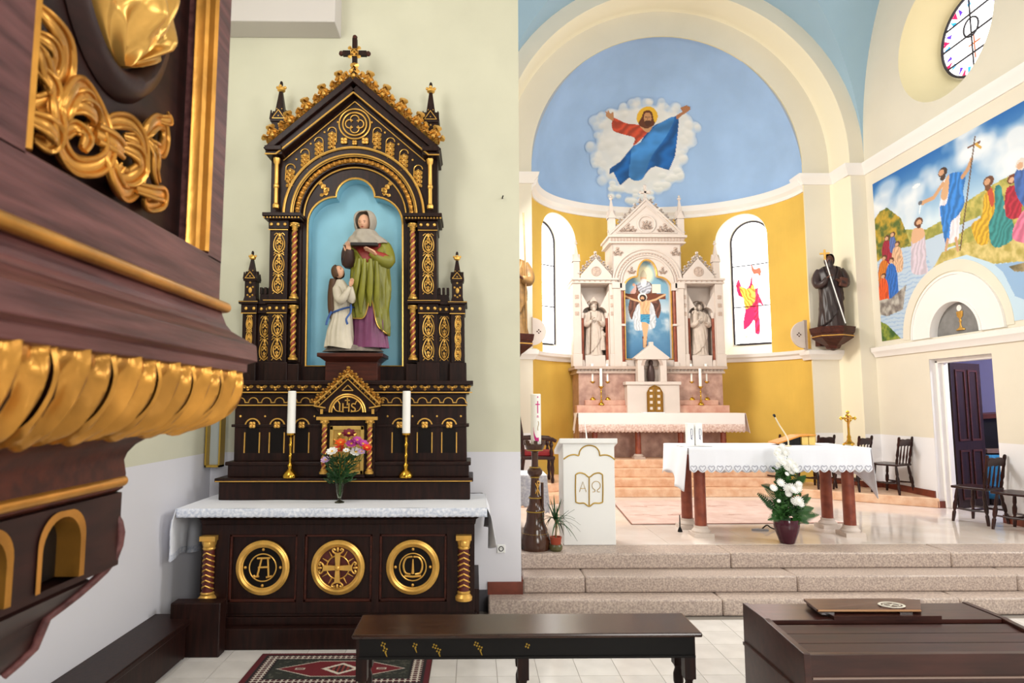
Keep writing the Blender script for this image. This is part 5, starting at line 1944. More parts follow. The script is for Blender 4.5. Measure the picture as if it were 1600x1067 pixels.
M_orange = mat('orange_petals', (236, 92, 24), 0.6)
M_scarlet = mat('scarlet_petals', (216, 50, 26), 0.6)
M_magenta = mat('magenta_petals', (190, 72, 158), 0.6)
M_wine = mat('wine_red_petals', (110, 14, 40), 0.6)
M_lilac = mat('lilac_petals', (214, 178, 220), 0.6)
M_yellowc = mat('yellow_flower_heart', (226, 176, 50), 0.7)
bq = thing('flower_bouquet', 'small mixed bouquet of orange, magenta and white garden flowers before the tabernacle', 'bouquet', (VX, VY, VZ + 0.012))
fls = [((545, 678), 0.06, M_wine, 8), ((532, 692), 0.05, M_orange, 7), ((530, 702), 0.052, M_scarlet, 7), ((549, 694), 0.052, M_magenta, 8), ((558, 688), 0.045, M_magenta, 8), ((567, 694), 0.05, M_magenta, 8), ((573, 700), 0.045, M_scarlet, 7),
       ((519, 706), 0.052, M_petalw, 9), ((556, 707), 0.055, M_petalw, 9), ((509, 719), 0.045, M_lilac, 8), ((541, 704), 0.03, M_petalw, 7), ((565, 706), 0.035, M_lilac, 7)]
rng = random.Random(11)
for (pxy, r, mm, n) in fls:
    yy = VY - 0.05 + rng.uniform(-0.05, 0.04)
    p = atY(pxy[0], pxy[1], yy) - bq.location
    d = Vector((p.x * 1.2, -0.55, 0.75))
    fo = flower_mb(r, n, 0.25, 0.75, 2).build('flower_head', mm, bq, smooth=0)
    fo.matrix_basis = aim(p, d)
    MB().ball((0, 0, r * .12), (r * .25, r * .25, r * .16), 8, 6).build('flower_heart', M_yellowc, fo)
    MB().tube([tuple(v) for v in smooth_line([(p.x * .02, 0.0, 0.05), (p.x * .12, 0, 0.19), tuple(p * .75), tuple(p)], 3)], 0.003, 4).build('stem', M_leaf, bq)
m = MB()
for k in range(230):
    a, z = rng.uniform(0, 2 * PI), rng.uniform(0.19, 0.42)
    rr = rng.uniform(0.02, 0.17) * (0.6 + z * 1.6)
    leaf_mb(0.02, rng.uniform(0.05, 0.09), 2, 0.004, aim((rr * .6 * cos(a), rr * .6 * sin(a), z - .04), (cos(a) * .9, sin(a) * .9, rng.uniform(.1, 1)), rng.uniform(0, 3)), m)
m.build('foliage', M_leafdark, bq, smooth=0)['kind'] = 'stuff'

# ------------------------------------------------------------------ wall socket, hook and cable on the plaster
so = thing('wall_socket', 'white electrical socket low on the wall right of the dark altar', 'socket', tuple(atY(783, 857, YW)))
MB().box(-0.04, 0.04, -0.012, 0, -0.04, 0.04).build('plate', M_whitepaint, so, smooth=0, bevel=0.004)
m = ring_mb(0.022, 0.004, 20, M=T(0, -0.013, 0))
m.ball((-.008, -.012, 0), .003, 6, 4).ball((.008, -.012, 0), .003, 6, 4)
m.build('socket_ring', M_black, so)
hk = MB().tube([(0, 0, 0), (0, -0.04, 0.0), (0.006, -0.05, 0.015)], 0.007, 6).build('wall_hook', M_black, None)
hk.location = atY(785, 310, YW)
tag(hk, 'small dark hook in the bare wall beside the gable', 'hook')

# ------------------------------------------------------------------ low bench along the left wall
bn = thing('wall_bench', 'long low dark bench running along the left wall to the altar', 'bench', (-2.42, 4.4, 0))
MB().box(-0.178, 0.165, -1.6, 1.06, 0.255, 0.30).build('seat', M_dark, bn, smooth=0, bevel=0.008)
MB().box(-0.178, 0.13, 0.9, 0.93, 0, 0.255).build('end_panel', M_dark, bn, smooth=0)
MB().box(0.125, 0.145, -1.6, 0.9, 0.02, 0.255).build('front_board', M_dark, bn, smooth=0)
MB().box(0.0, 0.40, 0.93, 1.06, 0.0, 0.42).build('end_post', M_dark, bn, smooth=0, bevel=0.01)

# ------------------------------------------------------------------ patterned rug before the altar
cv = Canvas(240, 130, (84, 16, 26))
def rect(x0, y0, x1, y1, col):
    cv.put((cv.X >= x0) & (cv.X <= x1) & (cv.Y >= y0) & (cv.Y <= y1), col)
rect(8, 8, 232, 122, (30, 22, 24))
rect(12, 12, 228, 118, (196, 188, 176))
per = np.abs(np.sin(cv.X * 0.42) * np.sin(cv.Y * 0.42))
cv.put((per > 0.35) & (cv.X >= 12) & (cv.X <= 228) & (cv.Y >= 12) & (cv.Y <= 118), (70, 20, 28))
rect(26, 25, 214, 105, (24, 20, 22))
rect(29, 28, 211, 102, (36, 40, 34))
spk = cv.noise(5, 4)
cv.put((spk > 0.62) & (cv.X > 30) & (cv.X < 210) & (cv.Y > 29) & (cv.Y < 101), (92, 86, 76), 0.6)
cv.poly([(34, 65), (86, 34), (154, 34), (206, 65), (154, 96), (86, 96)], (200, 190, 178), smooth=False)
cv.poly([(37, 65), (87, 36), (153, 36), (203, 65), (153, 94), (87, 94)], (104, 20, 30), smooth=False)
cv.poly([(94, 65), (120, 42), (146, 65), (120, 88)], (206, 198, 184), smooth=False)
cv.poly([(102, 65), (120, 49), (138, 65), (120, 81)], (46, 22, 24), smooth=False)
cv.put((np.abs(np.sin((cv.X - 120) * .5) * np.cos((cv.Y - 65) * .5)) > .6) & (np.abs(cv.X - 120) / 18 + np.abs(cv.Y - 65) / 16 < 1), (170, 70, 60))
for x in (66, 174):
    rect(x - 6, 62, x + 6, 68, (190, 180, 168)); rect(x - 4, 63.5, x + 4, 66.5, (90, 20, 28))
rg = thing('patterned_rug', 'small dark red oriental rug with a pale diamond before the side altar', 'rug', (-1.005, 5.085, 0.001))
cv.lay('pile', lambda u, v: (-0.68 + 1.36 * u, 0.30 - 0.60 * v, 0.009 + 0.0006 * sin(u * 400)), M_rugpaint, rg)
MB().box(-0.685, 0.685, -0.305, 0.305, 0.0, 0.007).build('backing', M_darkred, rg, smooth=0)

# ------------------------------------------------------------------ kneeler table in front
kn = thing('kneeling_bench', 'narrow dark wooden prayer bench with painted gold flowers in the foreground', 'bench', (0.275, 3.5, 0))
kz = 0.85
MB().box(-0.885, 0.885, -0.155, 0.165, kz - 0.022, kz).build('top_board', mat('worn_dark_walnut', (66, 38, 26), 0.22, vscale=7, col2=(44, 24, 17), stretch=(0.7, 6, 6)), kn, smooth=0, bevel=0.008)
m = MB().box(-0.85, 0.85, -0.12, -0.10, kz - 0.125, kz - 0.022).box(-0.85, 0.85, 0.11, 0.13, kz - 0.125, kz - 0.022).box(-0.855, 0.855, -0.126, -0.12, kz - 0.13, kz - 0.118)
m.build('apron', M_black, kn, smooth=0)
def turned_leg(x, y):
    mm = MB()
    mm.box(x - 0.028, x + 0.028, y - 0.028, y + 0.028, kz - 0.24, kz - 0.02)
    mm.lathe([(0.026, kz - 0.24), (0.018, kz - .26), (0.027, kz - .29), (0.027, kz - .33), (0.018, kz - .36), (0.024, kz - .45), (0.03, kz - .55), (0.02, 0.22), (0.028, 0.2), (0.028, 0.0)], 16, (x, y, 0))
    return mm
for x in (-0.84, -0.02, 0.83):
    for y in (-0.085, 0.09):
        turned_leg(x, y).build('leg', M_dark, kn, smooth=40)
f0 = None
for i, (x, z) in enumerate(((-0.73, 0.80), (-0.72, 0.775), (-0.47, 0.79), (-0.45, 0.77), (-0.26, 0.80), (-0.24, 0.78), (0.0, 0.79), (-0.57, 0.795))):
    mm = MB()
    for k in range(4):
        a = k * PI / 2 + .4
        mm.ball((0.009 * cos(a), 0, 0.009 * sin(a)), (0.005, 0.003, 0.005), 6, 5)
    if i % 2:
        mm.tube([(0, 0, -0.01), (0.01, 0, -0.035)], [0.004, 0.002], 5)
    o = mm.build('gold_flower', M_goldpaint, kn)
    o.location = (x, -0.1225, z - 0.008)
# ------------------------------------------------------------------ pulpit close to the camera: six-sided, carved and gilded
PX, PY = -1.30, 1.135
T30 = math.tan(PI / 6)
def pul(px, py):
    """apothem and height of a silhouette point on the pulpit's far corner"""
    d = _ray(px, py)
    t = (PY - T30 * PX) / (d[1] - T30 * d[0])
    return (t * d[0] - PX, EYE + t * d[2])
def pz(px, py):
    return pul(px, py)[1]


_bot = pz(10, 1056)
pu = thing('carved_pulpit', 'six-sided carved oak pulpit with gilt leaves and relief, close in the foreground', 'pulpit', (PX, PY, _bot))
def PB(M=None):
    base = T(0, 0, -_bot)
    return MB(base if M is None else base @ M)


def hexa(m, pts):
    m.lathe([(a / cos(PI / 6), z) for a, z in pts], 6, a0=PI / 6)


AP = pul(345, 420)[0]
m = PB()
hexa(m, [(AP - 0.07, pz(345, 440)), (AP - 0.07, 3.75)])
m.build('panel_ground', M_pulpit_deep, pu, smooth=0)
m = PB()
zr0, zr1 = pul(342, 475)[1], None
hexa(m, [(AP + 0.0, pz(342, 476)), (AP, pz(345, 405) - 0.005), (AP - 0.012, pz(345, 405)), (AP - 0.071, pz(345, 405) + .012)])
m.build('lower_rail', M_pulpit, pu, smooth=0, bevel=0.002)
zp = atX(300, 386, PX + AP).z
for k in range(6):
    Mf = RZ(k * PI / 3)
    hw = AP * T30
    m = PB(Mf)
    for s in (-1, 1):
        a, b = sorted((s * (hw - 0.085), s * hw))
        wd = 0.074 if s > 0 else 0.115
        vs = [(AP, s * hw, pz(345, 405) - .01), (AP, s * (hw - wd), pz(345, 405) - .01), (AP - 0.08, s * (hw - wd), pz(345, 405) - .01), (AP - .08, s * (hw - .045), pz(345, 405) - .01)]
        m.add(vs + [(v[0], v[1], 3.75) for v in vs], [(0, 1, 5, 4), (1, 2, 6, 5), (2, 3, 7, 6), (3, 0, 4, 7), (0, 1, 2, 3), (4, 5, 6, 7)])
    m.build('corner_stile', M_pulpit, pu, smooth=0)
    if k in (0, 1, 5):
        for s in (-1, 1):
            m = PB(Mf)
            y0 = s * (hw - (0.075 if s > 0 else 0.116))
            prof = [(AP - 0.002, y0), (AP + 0.004, y0 - s * 0.006), (AP - 0.002, y0 - s * 0.014), (AP - 0.014, y0 - s * 0.016), (AP - 0.020, y0 - s * 0.024), (AP - 0.036, y0 - s * 0.027), (AP - 0.04, y0 - s * 0.03), (AP - 0.04, y0)]
            z0 = pz(345, 405) + 0.0
            n = len(prof)
            m.add([(x, y, z0) for x, y in prof] + [(x, y, 3.75) for x, y in prof], [(i, (i + 1) % n, n + (i + 1) % n, n + i) for i in range(n)] + [tuple(range(n)), tuple(range(n, 2 * n))])
            m.build('gilt_moulding', M_gold_old, pu, smooth=40)
# base mouldings under the panels
m = PB()
hexa(m, [pul(344, 477), pul(348, 493), pul(354, 508), pul(362, 518), pul(401, 541), pul(402.5, 565), pul(387, 569), pul(386, 582), pul(372, 584)])
m.build('base_cornice', M_pulpit, pu, smooth=12, bevel=0.0015)
a, z = pul(353, 481)
rr = 0.0125
m = PB()
pts = [(a / cos(PI / 6) * cos(PI / 6 + k * PI / 3), a / cos(PI / 6) * sin(PI / 6 + k * PI / 3), z + 0.0) for k in range(6)]
for k in range(6):
    m.tube([pts[k], pts[(k + 1) % 6]], rr, 10)
    m.ball(pts[k], rr, 10, 8)
m.build('gilt_rail', M_gold_old, pu, smooth=50)
# carved leaf moulding
bulge = [pul(373, 583), pul(374, 592), pul(373, 606), pul(364, 626), pul(348, 643), pul(328, 654), pul(300, 659), pul(276, 660)]
m = PB()
hexa(m, [(a - 0.007, z) for a, z in bulge])
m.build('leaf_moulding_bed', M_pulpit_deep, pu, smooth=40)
bl = smooth_line(bulge, 6)
def bulge_at(t):
    i = min(int(t * (len(bl) - 1)), len(bl) - 2)
    f = t * (len(bl) - 1) - i
    p = bl[i] * (1 - f) + bl[i + 1] * f
    d = bl[i + 1] - bl[i]
    n = np.array([-d[1], d[0]])
    n = n / (np.linalg.norm(n) + 1e-9)
    if n[0] < 0:
        n = -n
    return p, n


NL = 6
wl = 2 * bulge[2][0] * T30 / NL
def leaf_h(u, v):
    """relief of one leaf, u across -1..1, v 0 top..1 tip: arched rim, two scooped lobes and a ridged spine"""
    wid = 1.02 * (1 - 0.45 * max(0, v - 0.35) ** 1.3)
    q_ = abs(u) / wid
    if q_ > 1:
        return -0.006
    sp_ = math.exp(-(u / 0.13) ** 2) * (0.012 - 0.006 * v)
    scoop = -0.013 * math.exp(-((abs(u) - 0.42 + 0.1 * v) / 0.2) ** 2) * sin(PI * min(1, max(0, (v - 0.12) / 0.7)))
    rim = 0.012 * math.exp(-((q_ - 0.83) / 0.16) ** 2)
    curl = 0.014 * math.exp(-((v - 0.9) / 0.12) ** 2) * (1 - q_ ** 2)
    eye = -0.014 * math.exp(-((abs(u) - 0.72) ** 2 + (v - 0.08) ** 2) / 0.02)
    return 0.006 * (1 - q_ ** 4) + sp_ * 1.3 + scoop * 1.5 + rim * 1.2 + curl + eye


leaf_src = {}
for k in (0, 1, 5):
    for j in range(NL):
        if k == 0 or j < 6:
            if (k, j) == (0, 0) or j not in leaf_src:
                m = PB()
                def lf(u, v, j=j):
                    (a, z), n = bulge_at(v)
                    uu = -1 + 2 * u
                    h = leaf_h(uu + 0.10 * sin(v * 3), v)
                    aa = a + n[0] * h
                    sc = aa / bulge[2][0]
                    y = (-NL / 2 + j + u) * wl * min(1.0, sc * 1.0)
                    return (aa, y, z + n[1] * h)
                m.grid(lf, 26, 24)
                leaf_src[j] = m.build('gilt_leaf', M_gold_old, pu, smooth=60)
                if k != 0:
                    leaf_src[j].rotation_euler = (0, 0, k * PI / 3)
            else:
                piece(leaf_src[j], pu, (0, 0, 0), (0, 0, k * PI / 3))
# tapering bottom
m = PB()
hexa(m, [pul(276, 657), pul(276, 673), pul(256, 676), pul(234, 682), pul(212, 694), pul(199, 707), pul(194, 718), pul(197, 740), pul(192, 762), pul(182, 768)])
m.build('corbel_throat', M_darkred, pu, smooth=30)
a, z = pul(191, 751)
m = PB()
pts = [(a / cos(PI / 6) * cos(PI / 6 + k * PI / 3), a / cos(PI / 6) * sin(PI / 6 + k * PI / 3), z) for k in range(6)]
for k in range(6):
    m.tube([pts[k], pts[(k + 1) % 6]], 0.012, 10)
    m.ball(pts[k], 0.012, 10, 8)
m.build('gilt_rail', M_gold_old, pu, smooth=50)
m = PB()
low = [pul(163, 787), pul(176, 800), pul(186, 817), pul(189, 832), pul(186, 852), pul(178, 873), pul(164, 891), pul(148, 906), pul(124, 927), pul(98, 947), pul(74, 965), pul(63, 990), pul(54, 1012), pul(31, 1034), pul(5, 1056)]
hexa(m, [(a - (0.05 if 4 < i < 7 or 0 < i < 5 else 0.006), z) for i, (a, z) in enumerate(low)])
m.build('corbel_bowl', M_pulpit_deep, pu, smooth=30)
for k in range(6):
    pts = [(a / cos(PI / 6) * cos(PI / 6 + k * PI / 3), a / cos(PI / 6) * sin(PI / 6 + k * PI / 3), z) for a, z in low]
    PB().tube(pts, 0.009, 8).build('corner_rib', M_pulpit, pu, smooth=50)
aL = pul(189, 835)[0] - 0.002
zt, zb = pz(186, 769), pz(165, 884)
hwp = aL * T30
for k in (0, 1, 5):
    Mk = T(0, 0, -_bot) @ RZ(k * PI / 3)
    holes = [[(c + .056, zb + .012), (c + .056, zt - .075)] + [(c + .056 * cos(PI * i / 14), zt - .075 + .056 * sin(PI * i / 14)) for i in range(1, 14)] + [(c - .056, zt - .075), (c - .056, zb + .012)] for c in (.105, -.095)]
    m = holed([(-hwp, zb), (hwp, zb), (hwp, zt), (-hwp, zt)], holes, lambda u, w: (aL, u, w))
    m.add([(aL, -hwp, zb), (aL, hwp, zb), (aL - .09, hwp, zb), (aL - .09, -hwp, zb), (aL, -hwp, zt), (aL, hwp, zt), (aL - .09, hwp, zt), (aL - .09, -hwp, zt)], [(0, 1, 2, 3), (4, 5, 6, 7)])
    _tr2 = [tuple(Mk @ Vector(p)) for p in m.v]
    m.v = _tr2
    m.build('arcade_plate', M_pulpit_deep, pu, smooth=0)
    for h_ in holes:
        m = PB(RZ(k * PI / 3))
        n = len(h_)
        m.add([(aL + .003, y, z) for y, z in h_] + [(aL - .045, y, z) for y, z in h_] + [(aL + .004, y + (.014 if y > (h_[0][0] + h_[-1][0]) / 2 else -.014), z + (.012 if z > zt - .08 else 0)) for y, z in h_],
              [(i, i + 1, n + i + 1, n + i) for i in range(n - 1)] + [(i, i + 1, 2 * n + i + 1, 2 * n + i) for i in range(n - 1)])
        m.build('gilt_arch', M_gold_old, pu, smooth=40)
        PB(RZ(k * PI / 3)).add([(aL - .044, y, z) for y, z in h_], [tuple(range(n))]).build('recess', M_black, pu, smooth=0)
m = PB()
m.box(-1.36, -0.5, -0.45, 0.45, pz(345, 420) - 0.3, 3.75)
m.build('wall_mount', M_pulpit_deep, pu, smooth=0)

# relief on the panel: oval frame, gilt draped figure, scrolling acanthus
GX = PX + AP - 0.066
def fp(zx, zy, out=0.0):
    """a point of the panel from the photograph's detail (first 420 px enlarged 2.54 times)"""
    p = atX(zx / 2.54, zy / 2.54, GX + 0.03)
    return Vector((AP - 0.066 + out, p.y - PY, p.z - _bot))
oc = fp(515, -180)
ob = fp(560, 400)
orz, ory = oc.z - ob.z, 0.178
oc.y = 0.02
m = MB()
N = 64
ringp = [((0, -0.03), (0, 0.0)), ((0.01, -0.02), (0.02, 0)), ((0.018, 0.01), (0, 0))]
for i in range(N):
    t = 2 * PI * i / N
    for (o_, k_) in ((0.0, 1.06), (0.022, 1.0), (0.026, 0.9), (0.01, 0.82), (0.0, 0.8)):
        m.v.append((oc.x + o_, oc.y + ory * k_ * cos(t), oc.z + orz * k_ * sin(t)))
for i in range(N):
    for j in range(4):
        a, b = i * 5 + j, ((i + 1) % N) * 5 + j
        m.f.append((a, b, b + 1, a + 1))
m.build('oval_frame', M_pulpit_deep, pu, smooth=50)
m = MB()
def figfn(u, v):
    # v from the drapery's tip (0) up to the neck (1)
    z = oc.z - orz * 0.80 + v * orz * 1.35
    w = ory * 0.74 * min(1, (v * 4.2) ** 0.75) * (1 - 0.55 * max(0, v - 0.62) / 0.38)
    uu = -1 + 2 * u
    yy = oc.y + uu * w + 0.012 * (1 - v)
    h = 0.075 * sqrt(max(0, 1 - uu * uu)) * min(1, v * 3 + .15)
    h += 0.016 * sin(uu * 9 + v * 6) * (1 - abs(uu)) + 0.012 * sin(uu * 17 - v * 14) * (0.35 + (uu > 0.2) * .65)
    h -= 0.03 * math.exp(-((uu + 0.55) ** 2 + ((v - 0.32) / .8) ** 2) / 0.02)
    return (oc.x + max(0.0, h), yy, z)
m.grid(figfn, 70, 60)
_hm = T(oc.x + 0.05, oc.y, oc.z + orz * 0.62) @ RZ(PI / 2)
rf = m.build('relief_figure', mat('pale_gilding', (226, 176, 92), 0.3, metal=0.7, var=0.3, vscale=14), pu, smooth=70)
head_mb(0.16, _hm).build('relief_head', M_gold_old, rf, smooth=70)
SC = [
    ([(150, 10), (200, 80), (262, 170), (283, 275), (245, 360), (200, 300), (165, 215), (150, 150)], [.5, .9, 1.2, 1.3, 1.2, 1.1, .8, .3]),
    ([(150, 130), (200, 170), (232, 230), (228, 300), (200, 270)], [.4, .8, .9, .8, .3]),
    ([(165, 260), (205, 330), (215, 390), (180, 410), (150, 370)], [.6, 1, 1, .8, .4]),
    ([(245, 340), (222, 420), (240, 510), (275, 590), (330, 655), (395, 660), (432, 610), (440, 520), (425, 430), (375, 355), (318, 345), (272, 395), (262, 470), (290, 520), (330, 505), (352, 545), (335, 590)], [.8, 1, 1.1, 1.1, 1.1, 1.1, 1, .9, .9, 1, 1.1, 1.1, 1.1, .9, .8, .9, .6]),
    ([(290, 440), (330, 420), (380, 450), (400, 500), (370, 535), (345, 500)], [.5, .9, 1.2, 1.2, .9, .5]),
    ([(300, 400), (340, 380), (375, 410), (372, 440)], [.4, .8, .8, .4]),
    ([(430, 560), (438, 650), (465, 715), (520, 765), (565, 745), (582, 660), (568, 560), (530, 490), (480, 482), (450, 520)], [.7, 1, 1.1, 1.1, 1, .9, .9, 1, .9, .4]),
    ([(400, 530), (450, 565), (495, 600)], [1.2, 1.2, 1.0]),
    ([(500, 580), (545, 610), (565, 665), (540, 705), (500, 690), (505, 655)], [.6, 1.1, 1.3, 1.2, .9, .5]),
    ([(515, 540), (550, 560), (565, 610)], [.4, .8, .4]),
    ([(560, 745), (610, 765), (650, 772), (655, 800), (615, 812), (592, 785)], [.7, .9, 1.1, 1.2, 1, .5]),
    ([(578, 560), (590, 510), (630, 482), (672, 500), (680, 560), (650, 600), (612, 580), (600, 540)], [.7, 1, 1, 1, 1, 1, .8, .4]),
    ([(600, 545), (615, 610), (622, 680), (652, 735)], [.7, .9, .9, .8]),
    ([(640, 470), (675, 478), (682, 450)], [.5, .7, .4]),
    ([(150, 470), (190, 500), (230, 540), (220, 570), (180, 545)], [.8, 1.1, 1.2, 1, .5]),
]
for pts, rs in SC:
    P3 = smooth_line([tuple(fp(x, y, 0.018 + 0.008 * sin(i * 1.3))) for i, (x, y) in enumerate(pts)], 5)
    R3 = [v[0] * 0.0135 for v in smooth_line([(r, 0) for r in rs], 5)]
    m = MB()
    m.tube([tuple(p) for p in P3], R3, 8, up=(1, 0, 0), flat=0.55)
    n = len(P3)
    for s in (-1, 1):
        rim = []
        for i in range(n):
            t = np.array(P3[min(i + 1, n - 1)]) - np.array(P3[max(i - 1, 0)])
            bn = np.cross(t, (1, 0, 0))
            bn = bn / (np.linalg.norm(bn) + 1e-9)
            rim.append(tuple(np.array(P3[i]) + bn * s * R3[i] * .9 + np.array((R3[i] * .45, 0, 0))))
        m.tube(rim, [r * .38 for r in R3], 6)
    m.build('gilt_scroll', M_gold_old, pu, smooth=60)

# ------------------------------------------------------------------ harmonium at the lower right
M_mahog = mat('mahogany_veneer', (70, 37, 31), 0.3, vscale=5, col2=(50, 25, 21), stretch=(0.8, 6, 6))
hm = thing('harmonium', 'closed dark brown harmonium with slatted cover in the right foreground', 'organ', (1.94, 3.03, 0))
def H():
    return MB(T(-1.94, -3.03, 0))
for x0, x1 in ((1.365, 1.395), (2.49, 2.52)):
    H().prism([(2.735, 0), (3.34, 0), (3.34, 1.0), (3.10, 1.0), (3.06, 0.995), (2.74, 0.975), (2.735, 0.90)], x0, x1, 'yz').build('side_panel', M_mahog, hm, smooth=0, bevel=0.003)
m = H().box(1.395, 2.49, 3.09, 3.335, 0.975, 0.995).box(1.395, 2.49, 3.31, 3.335, 0.0, 0.975)
m.build('top_board', M_mahog, hm, smooth=0, bevel=0.002)
for i in range(3):
    y0, y1 = 2.775 + i * 0.099, 2.775 + i * 0.099 + 0.095
    m = H().add([(x, y, z) for x in (1.40, 2.485) for (y, z) in ((y0, 0.95 + .006 * i), (y1, 0.956 + .006 * i), (y1, 0.966 + .006 * i), (y1 - 0.012, 0.972 + .006 * i), (y0, 0.962 + .006 * i))],
            [(0, 1, 2, 3, 4), (5, 6, 7, 8, 9), (0, 1, 6, 5), (1, 2, 7, 6), (2, 3, 8, 7), (3, 4, 9, 8), (4, 0, 5, 9)])
    m.build('cover_slat', M_mahog, hm, smooth=0)
m = H().box(1.395, 2.49, 2.745, 2.775, 0.875, 0.968).box(1.395, 2.49, 2.74, 2.75, 0.86, 0.872).box(1.395, 2.49, 2.79, 2.81, 0.0, 0.86)
m.build('front_board', M_mahog, hm, smooth=0, bevel=0.002)
MB(T(-1.94, -3.03, 0)).box(1.40, 2.49, 2.737, 2.746, 0.873, 0.879).build('front_strip', mat('pale_strip', (150, 128, 118), 0.4), hm, smooth=0)
m = H().box(1.355, 1.366, 2.745, 2.80, 0.0, 0.80).box(1.355, 1.366, 2.745, 3.33, 0.80, 0.815)
m.build('side_moulding', M_mahog, hm, smooth=0)
MB(T(-1.94, -3.03, 0)).box(1.358, 1.3665, 2.84, 2.95, 0.5, 0.76).build('side_recess', M_black, hm, smooth=0)
_a, _b, _c2, _d2 = atZ(1255.5, 939, 1.015), atZ(1276.5, 956, 1.02), atZ(1439.7, 956, 1.02), atZ(1400, 938, 1.015)
_d2.y = _a.y
o_ = Vector((1.94, 3.03, 0))
vs = [tuple(p - o_) for p in (_a, _b, _c2, Vector((2.235, (_b.y + _d2.y) / 2 + .06, 1.018)), _d2)]
m = MB().add(vs + [(x, y, z + 0.012) for x, y, z in vs], [(0, 1, 2, 3, 4), (5, 6, 7, 8, 9), (0, 1, 6, 5), (1, 2, 7, 6), (2, 3, 8, 7), (3, 4, 9, 8), (4, 0, 5, 9)])
lid = m.build('music_desk', mat('music_desk_wood', (92, 52, 40), 0.3, vscale=6, col2=(70, 38, 30), stretch=(0.8, 6, 6)), hm, smooth=0, bevel=0.002)
MB().tube([(vs[1][0] + .004, vs[1][1] - .002, vs[1][2] + .006), (vs[2][0] - .004, vs[2][1] - .002, vs[2][2] + .006)], 0.005, 6).build('brass_edge', mat('desk_edge', (176, 128, 84), 0.4), lid)
for t in (0.1, 0.85):
    q0 = Vector(vs[1]).lerp(Vector(vs[2]), t)
    MB().box(q0.x - .03, q0.x + .03, q0.y - 0.004, q0.y + 0.03, q0.z - 0.012, q0.z - 0.001).build('hinge', mat('nickel', (190, 190, 196), 0.25, metal=1.0), lid, smooth=0)
m = H().box(1.69, 2.2, 3.085, 3.335, 0.995, 1.012)
m.build('desk_ledge', M_mahog, hm, smooth=0)
ec = atZ(1393, 945, 1.036) - o_
M_emb = mat('emblem_white', (226, 220, 206), 0.5)
m = MB()
m.tube([(ec.x + 0.055 * cos(2 * PI * k / 32), ec.y + 0.042 * sin(2 * PI * k / 32), ec.z + 0.0005) for k in range(32)], 0.006, 6, closed=True, flat=.3, up=(0, 0, 1))
for s in (-1, 1):
    m.tube([(ec.x + s * 0.022 + 0.017 * cos(2 * PI * k / 16), ec.y + 0.017 * sin(2 * PI * k / 16), ec.z + 0.0005) for k in range(16)], 0.003, 6, closed=True, flat=.3, up=(0, 0, 1))
m.tube([(ec.x - 0.02, ec.y + .018, ec.z), (ec.x + .02, ec.y - .018, ec.z)], 0.003, 5)
m.build('oval_emblem', M_emb, lid)
# ------------------------------------------------------------------ sanctuary: high altar
XH, YH = 3.33, 12.2
SC_ = 0.984
ha = thing('high_altar', 'white carved stone high altar with pinnacles, gables and a crucifixion picture in the apse', 'altar', (XH, 12.2, 1.035))
def HA():
    return MB(T(0, -12.2, -1.035))          # x from the altar's middle


def HP(zx, zy, w):
    return zx, zy


m = HA()
m.box(-1.36, 1.36, 12.0, 12.75, 1.035, 2.60)
m.build('back_wall', M_pinkmarble, ha, smooth=0, bevel=0.006)
m = HA().box(-1.42, 1.42, 11.86, 12.1, 1.80, 1.985).box(-1.25, -0.42, 11.95, 12.1, 1.985, 2.08).box(0.42, 1.25, 11.95, 12.1, 1.985, 2.08)
m.build('gradine', mat('pink_gradine_marble', (214, 170, 148), 0.4, vscale=7, col2=(192, 136, 116)), ha, smooth=0, bevel=0.008)
m = HA().box(-1.45, 1.48, 11.42, 12.0, 1.76, 1.845)
m.build('mensa', M_altarwhite, ha, smooth=0, bevel=0.01)
MB(T(0, -12.2, -1.035)).box(-1.30, 1.30, 11.95, 12.0, 1.035, 1.76).build('frontal', M_pinkmarble, ha, smooth=0)
for x in (-1.16, -0.38, 0.39, 1.16):
    m = HA().lathe([(0.055, 1.12), (0.05, 1.66)], 16, (x, 11.55, 0))
    c_ = m.build('column', M_redmarble, ha)
    m = HA().box(x - .10, x + .10, 11.45, 11.65, 1.035, 1.07).lathe([(0.09, 1.07), (0.092, 1.09), (0.065, 1.12)], 16, (x, 11.55, 0))
    m.build('base', M_altarshade, c_)
    m = HA().lathe([(0.055, 1.66), (0.075, 1.70), (0.095, 1.76)], 16, (x, 11.55, 0))
    m.build('capital', M_altarshade, c_)
# cornice of the lower stage
m = HA().box(-1.44, 1.44, 11.94, 12.75, 2.66, 2.715).box(-1.40, 1.40, 11.965, 12.75, 2.58, 2.62).box(-1.38, 1.38, 11.985, 12.75, 2.62, 2.66)
m.build('lower_cornice', M_altarshade, ha, smooth=0, bevel=0.006)
m = HA()
for k in range(40):
    x = -1.36 + k * 0.0697
    if abs(x - 0.0) > 0.33:
        leaf_mb(0.05, 0.05, 1, 0.02, T(x, 11.968, 2.665) @ RY(PI), m)
m.build('cornice_leaves', M_altarwhite, ha, smooth=0)['kind'] = 'stuff'
# side bays with niches
def nichepts(hw, z0, zs, cus):
    a = hw
    pts = [(a, z0), (a, zs)]
    c1 = a * 0.45
    pts += [(c1 + (a - c1) * cos(t), zs + (a - c1) * 1.05 * sin(t)) for t in [PI / 2 * k / 6 for k in range(1, 7)]]
    zt = zs + (a - c1) * 1.05
    pts += [(c1 * cos(t), zt + c1 * 1.1 * sin(t)) for t in [PI / 2 * k / 6 for k in range(0, 7)]]
    return pts + [(-x, z) for x, z in pts[-2::-1]]


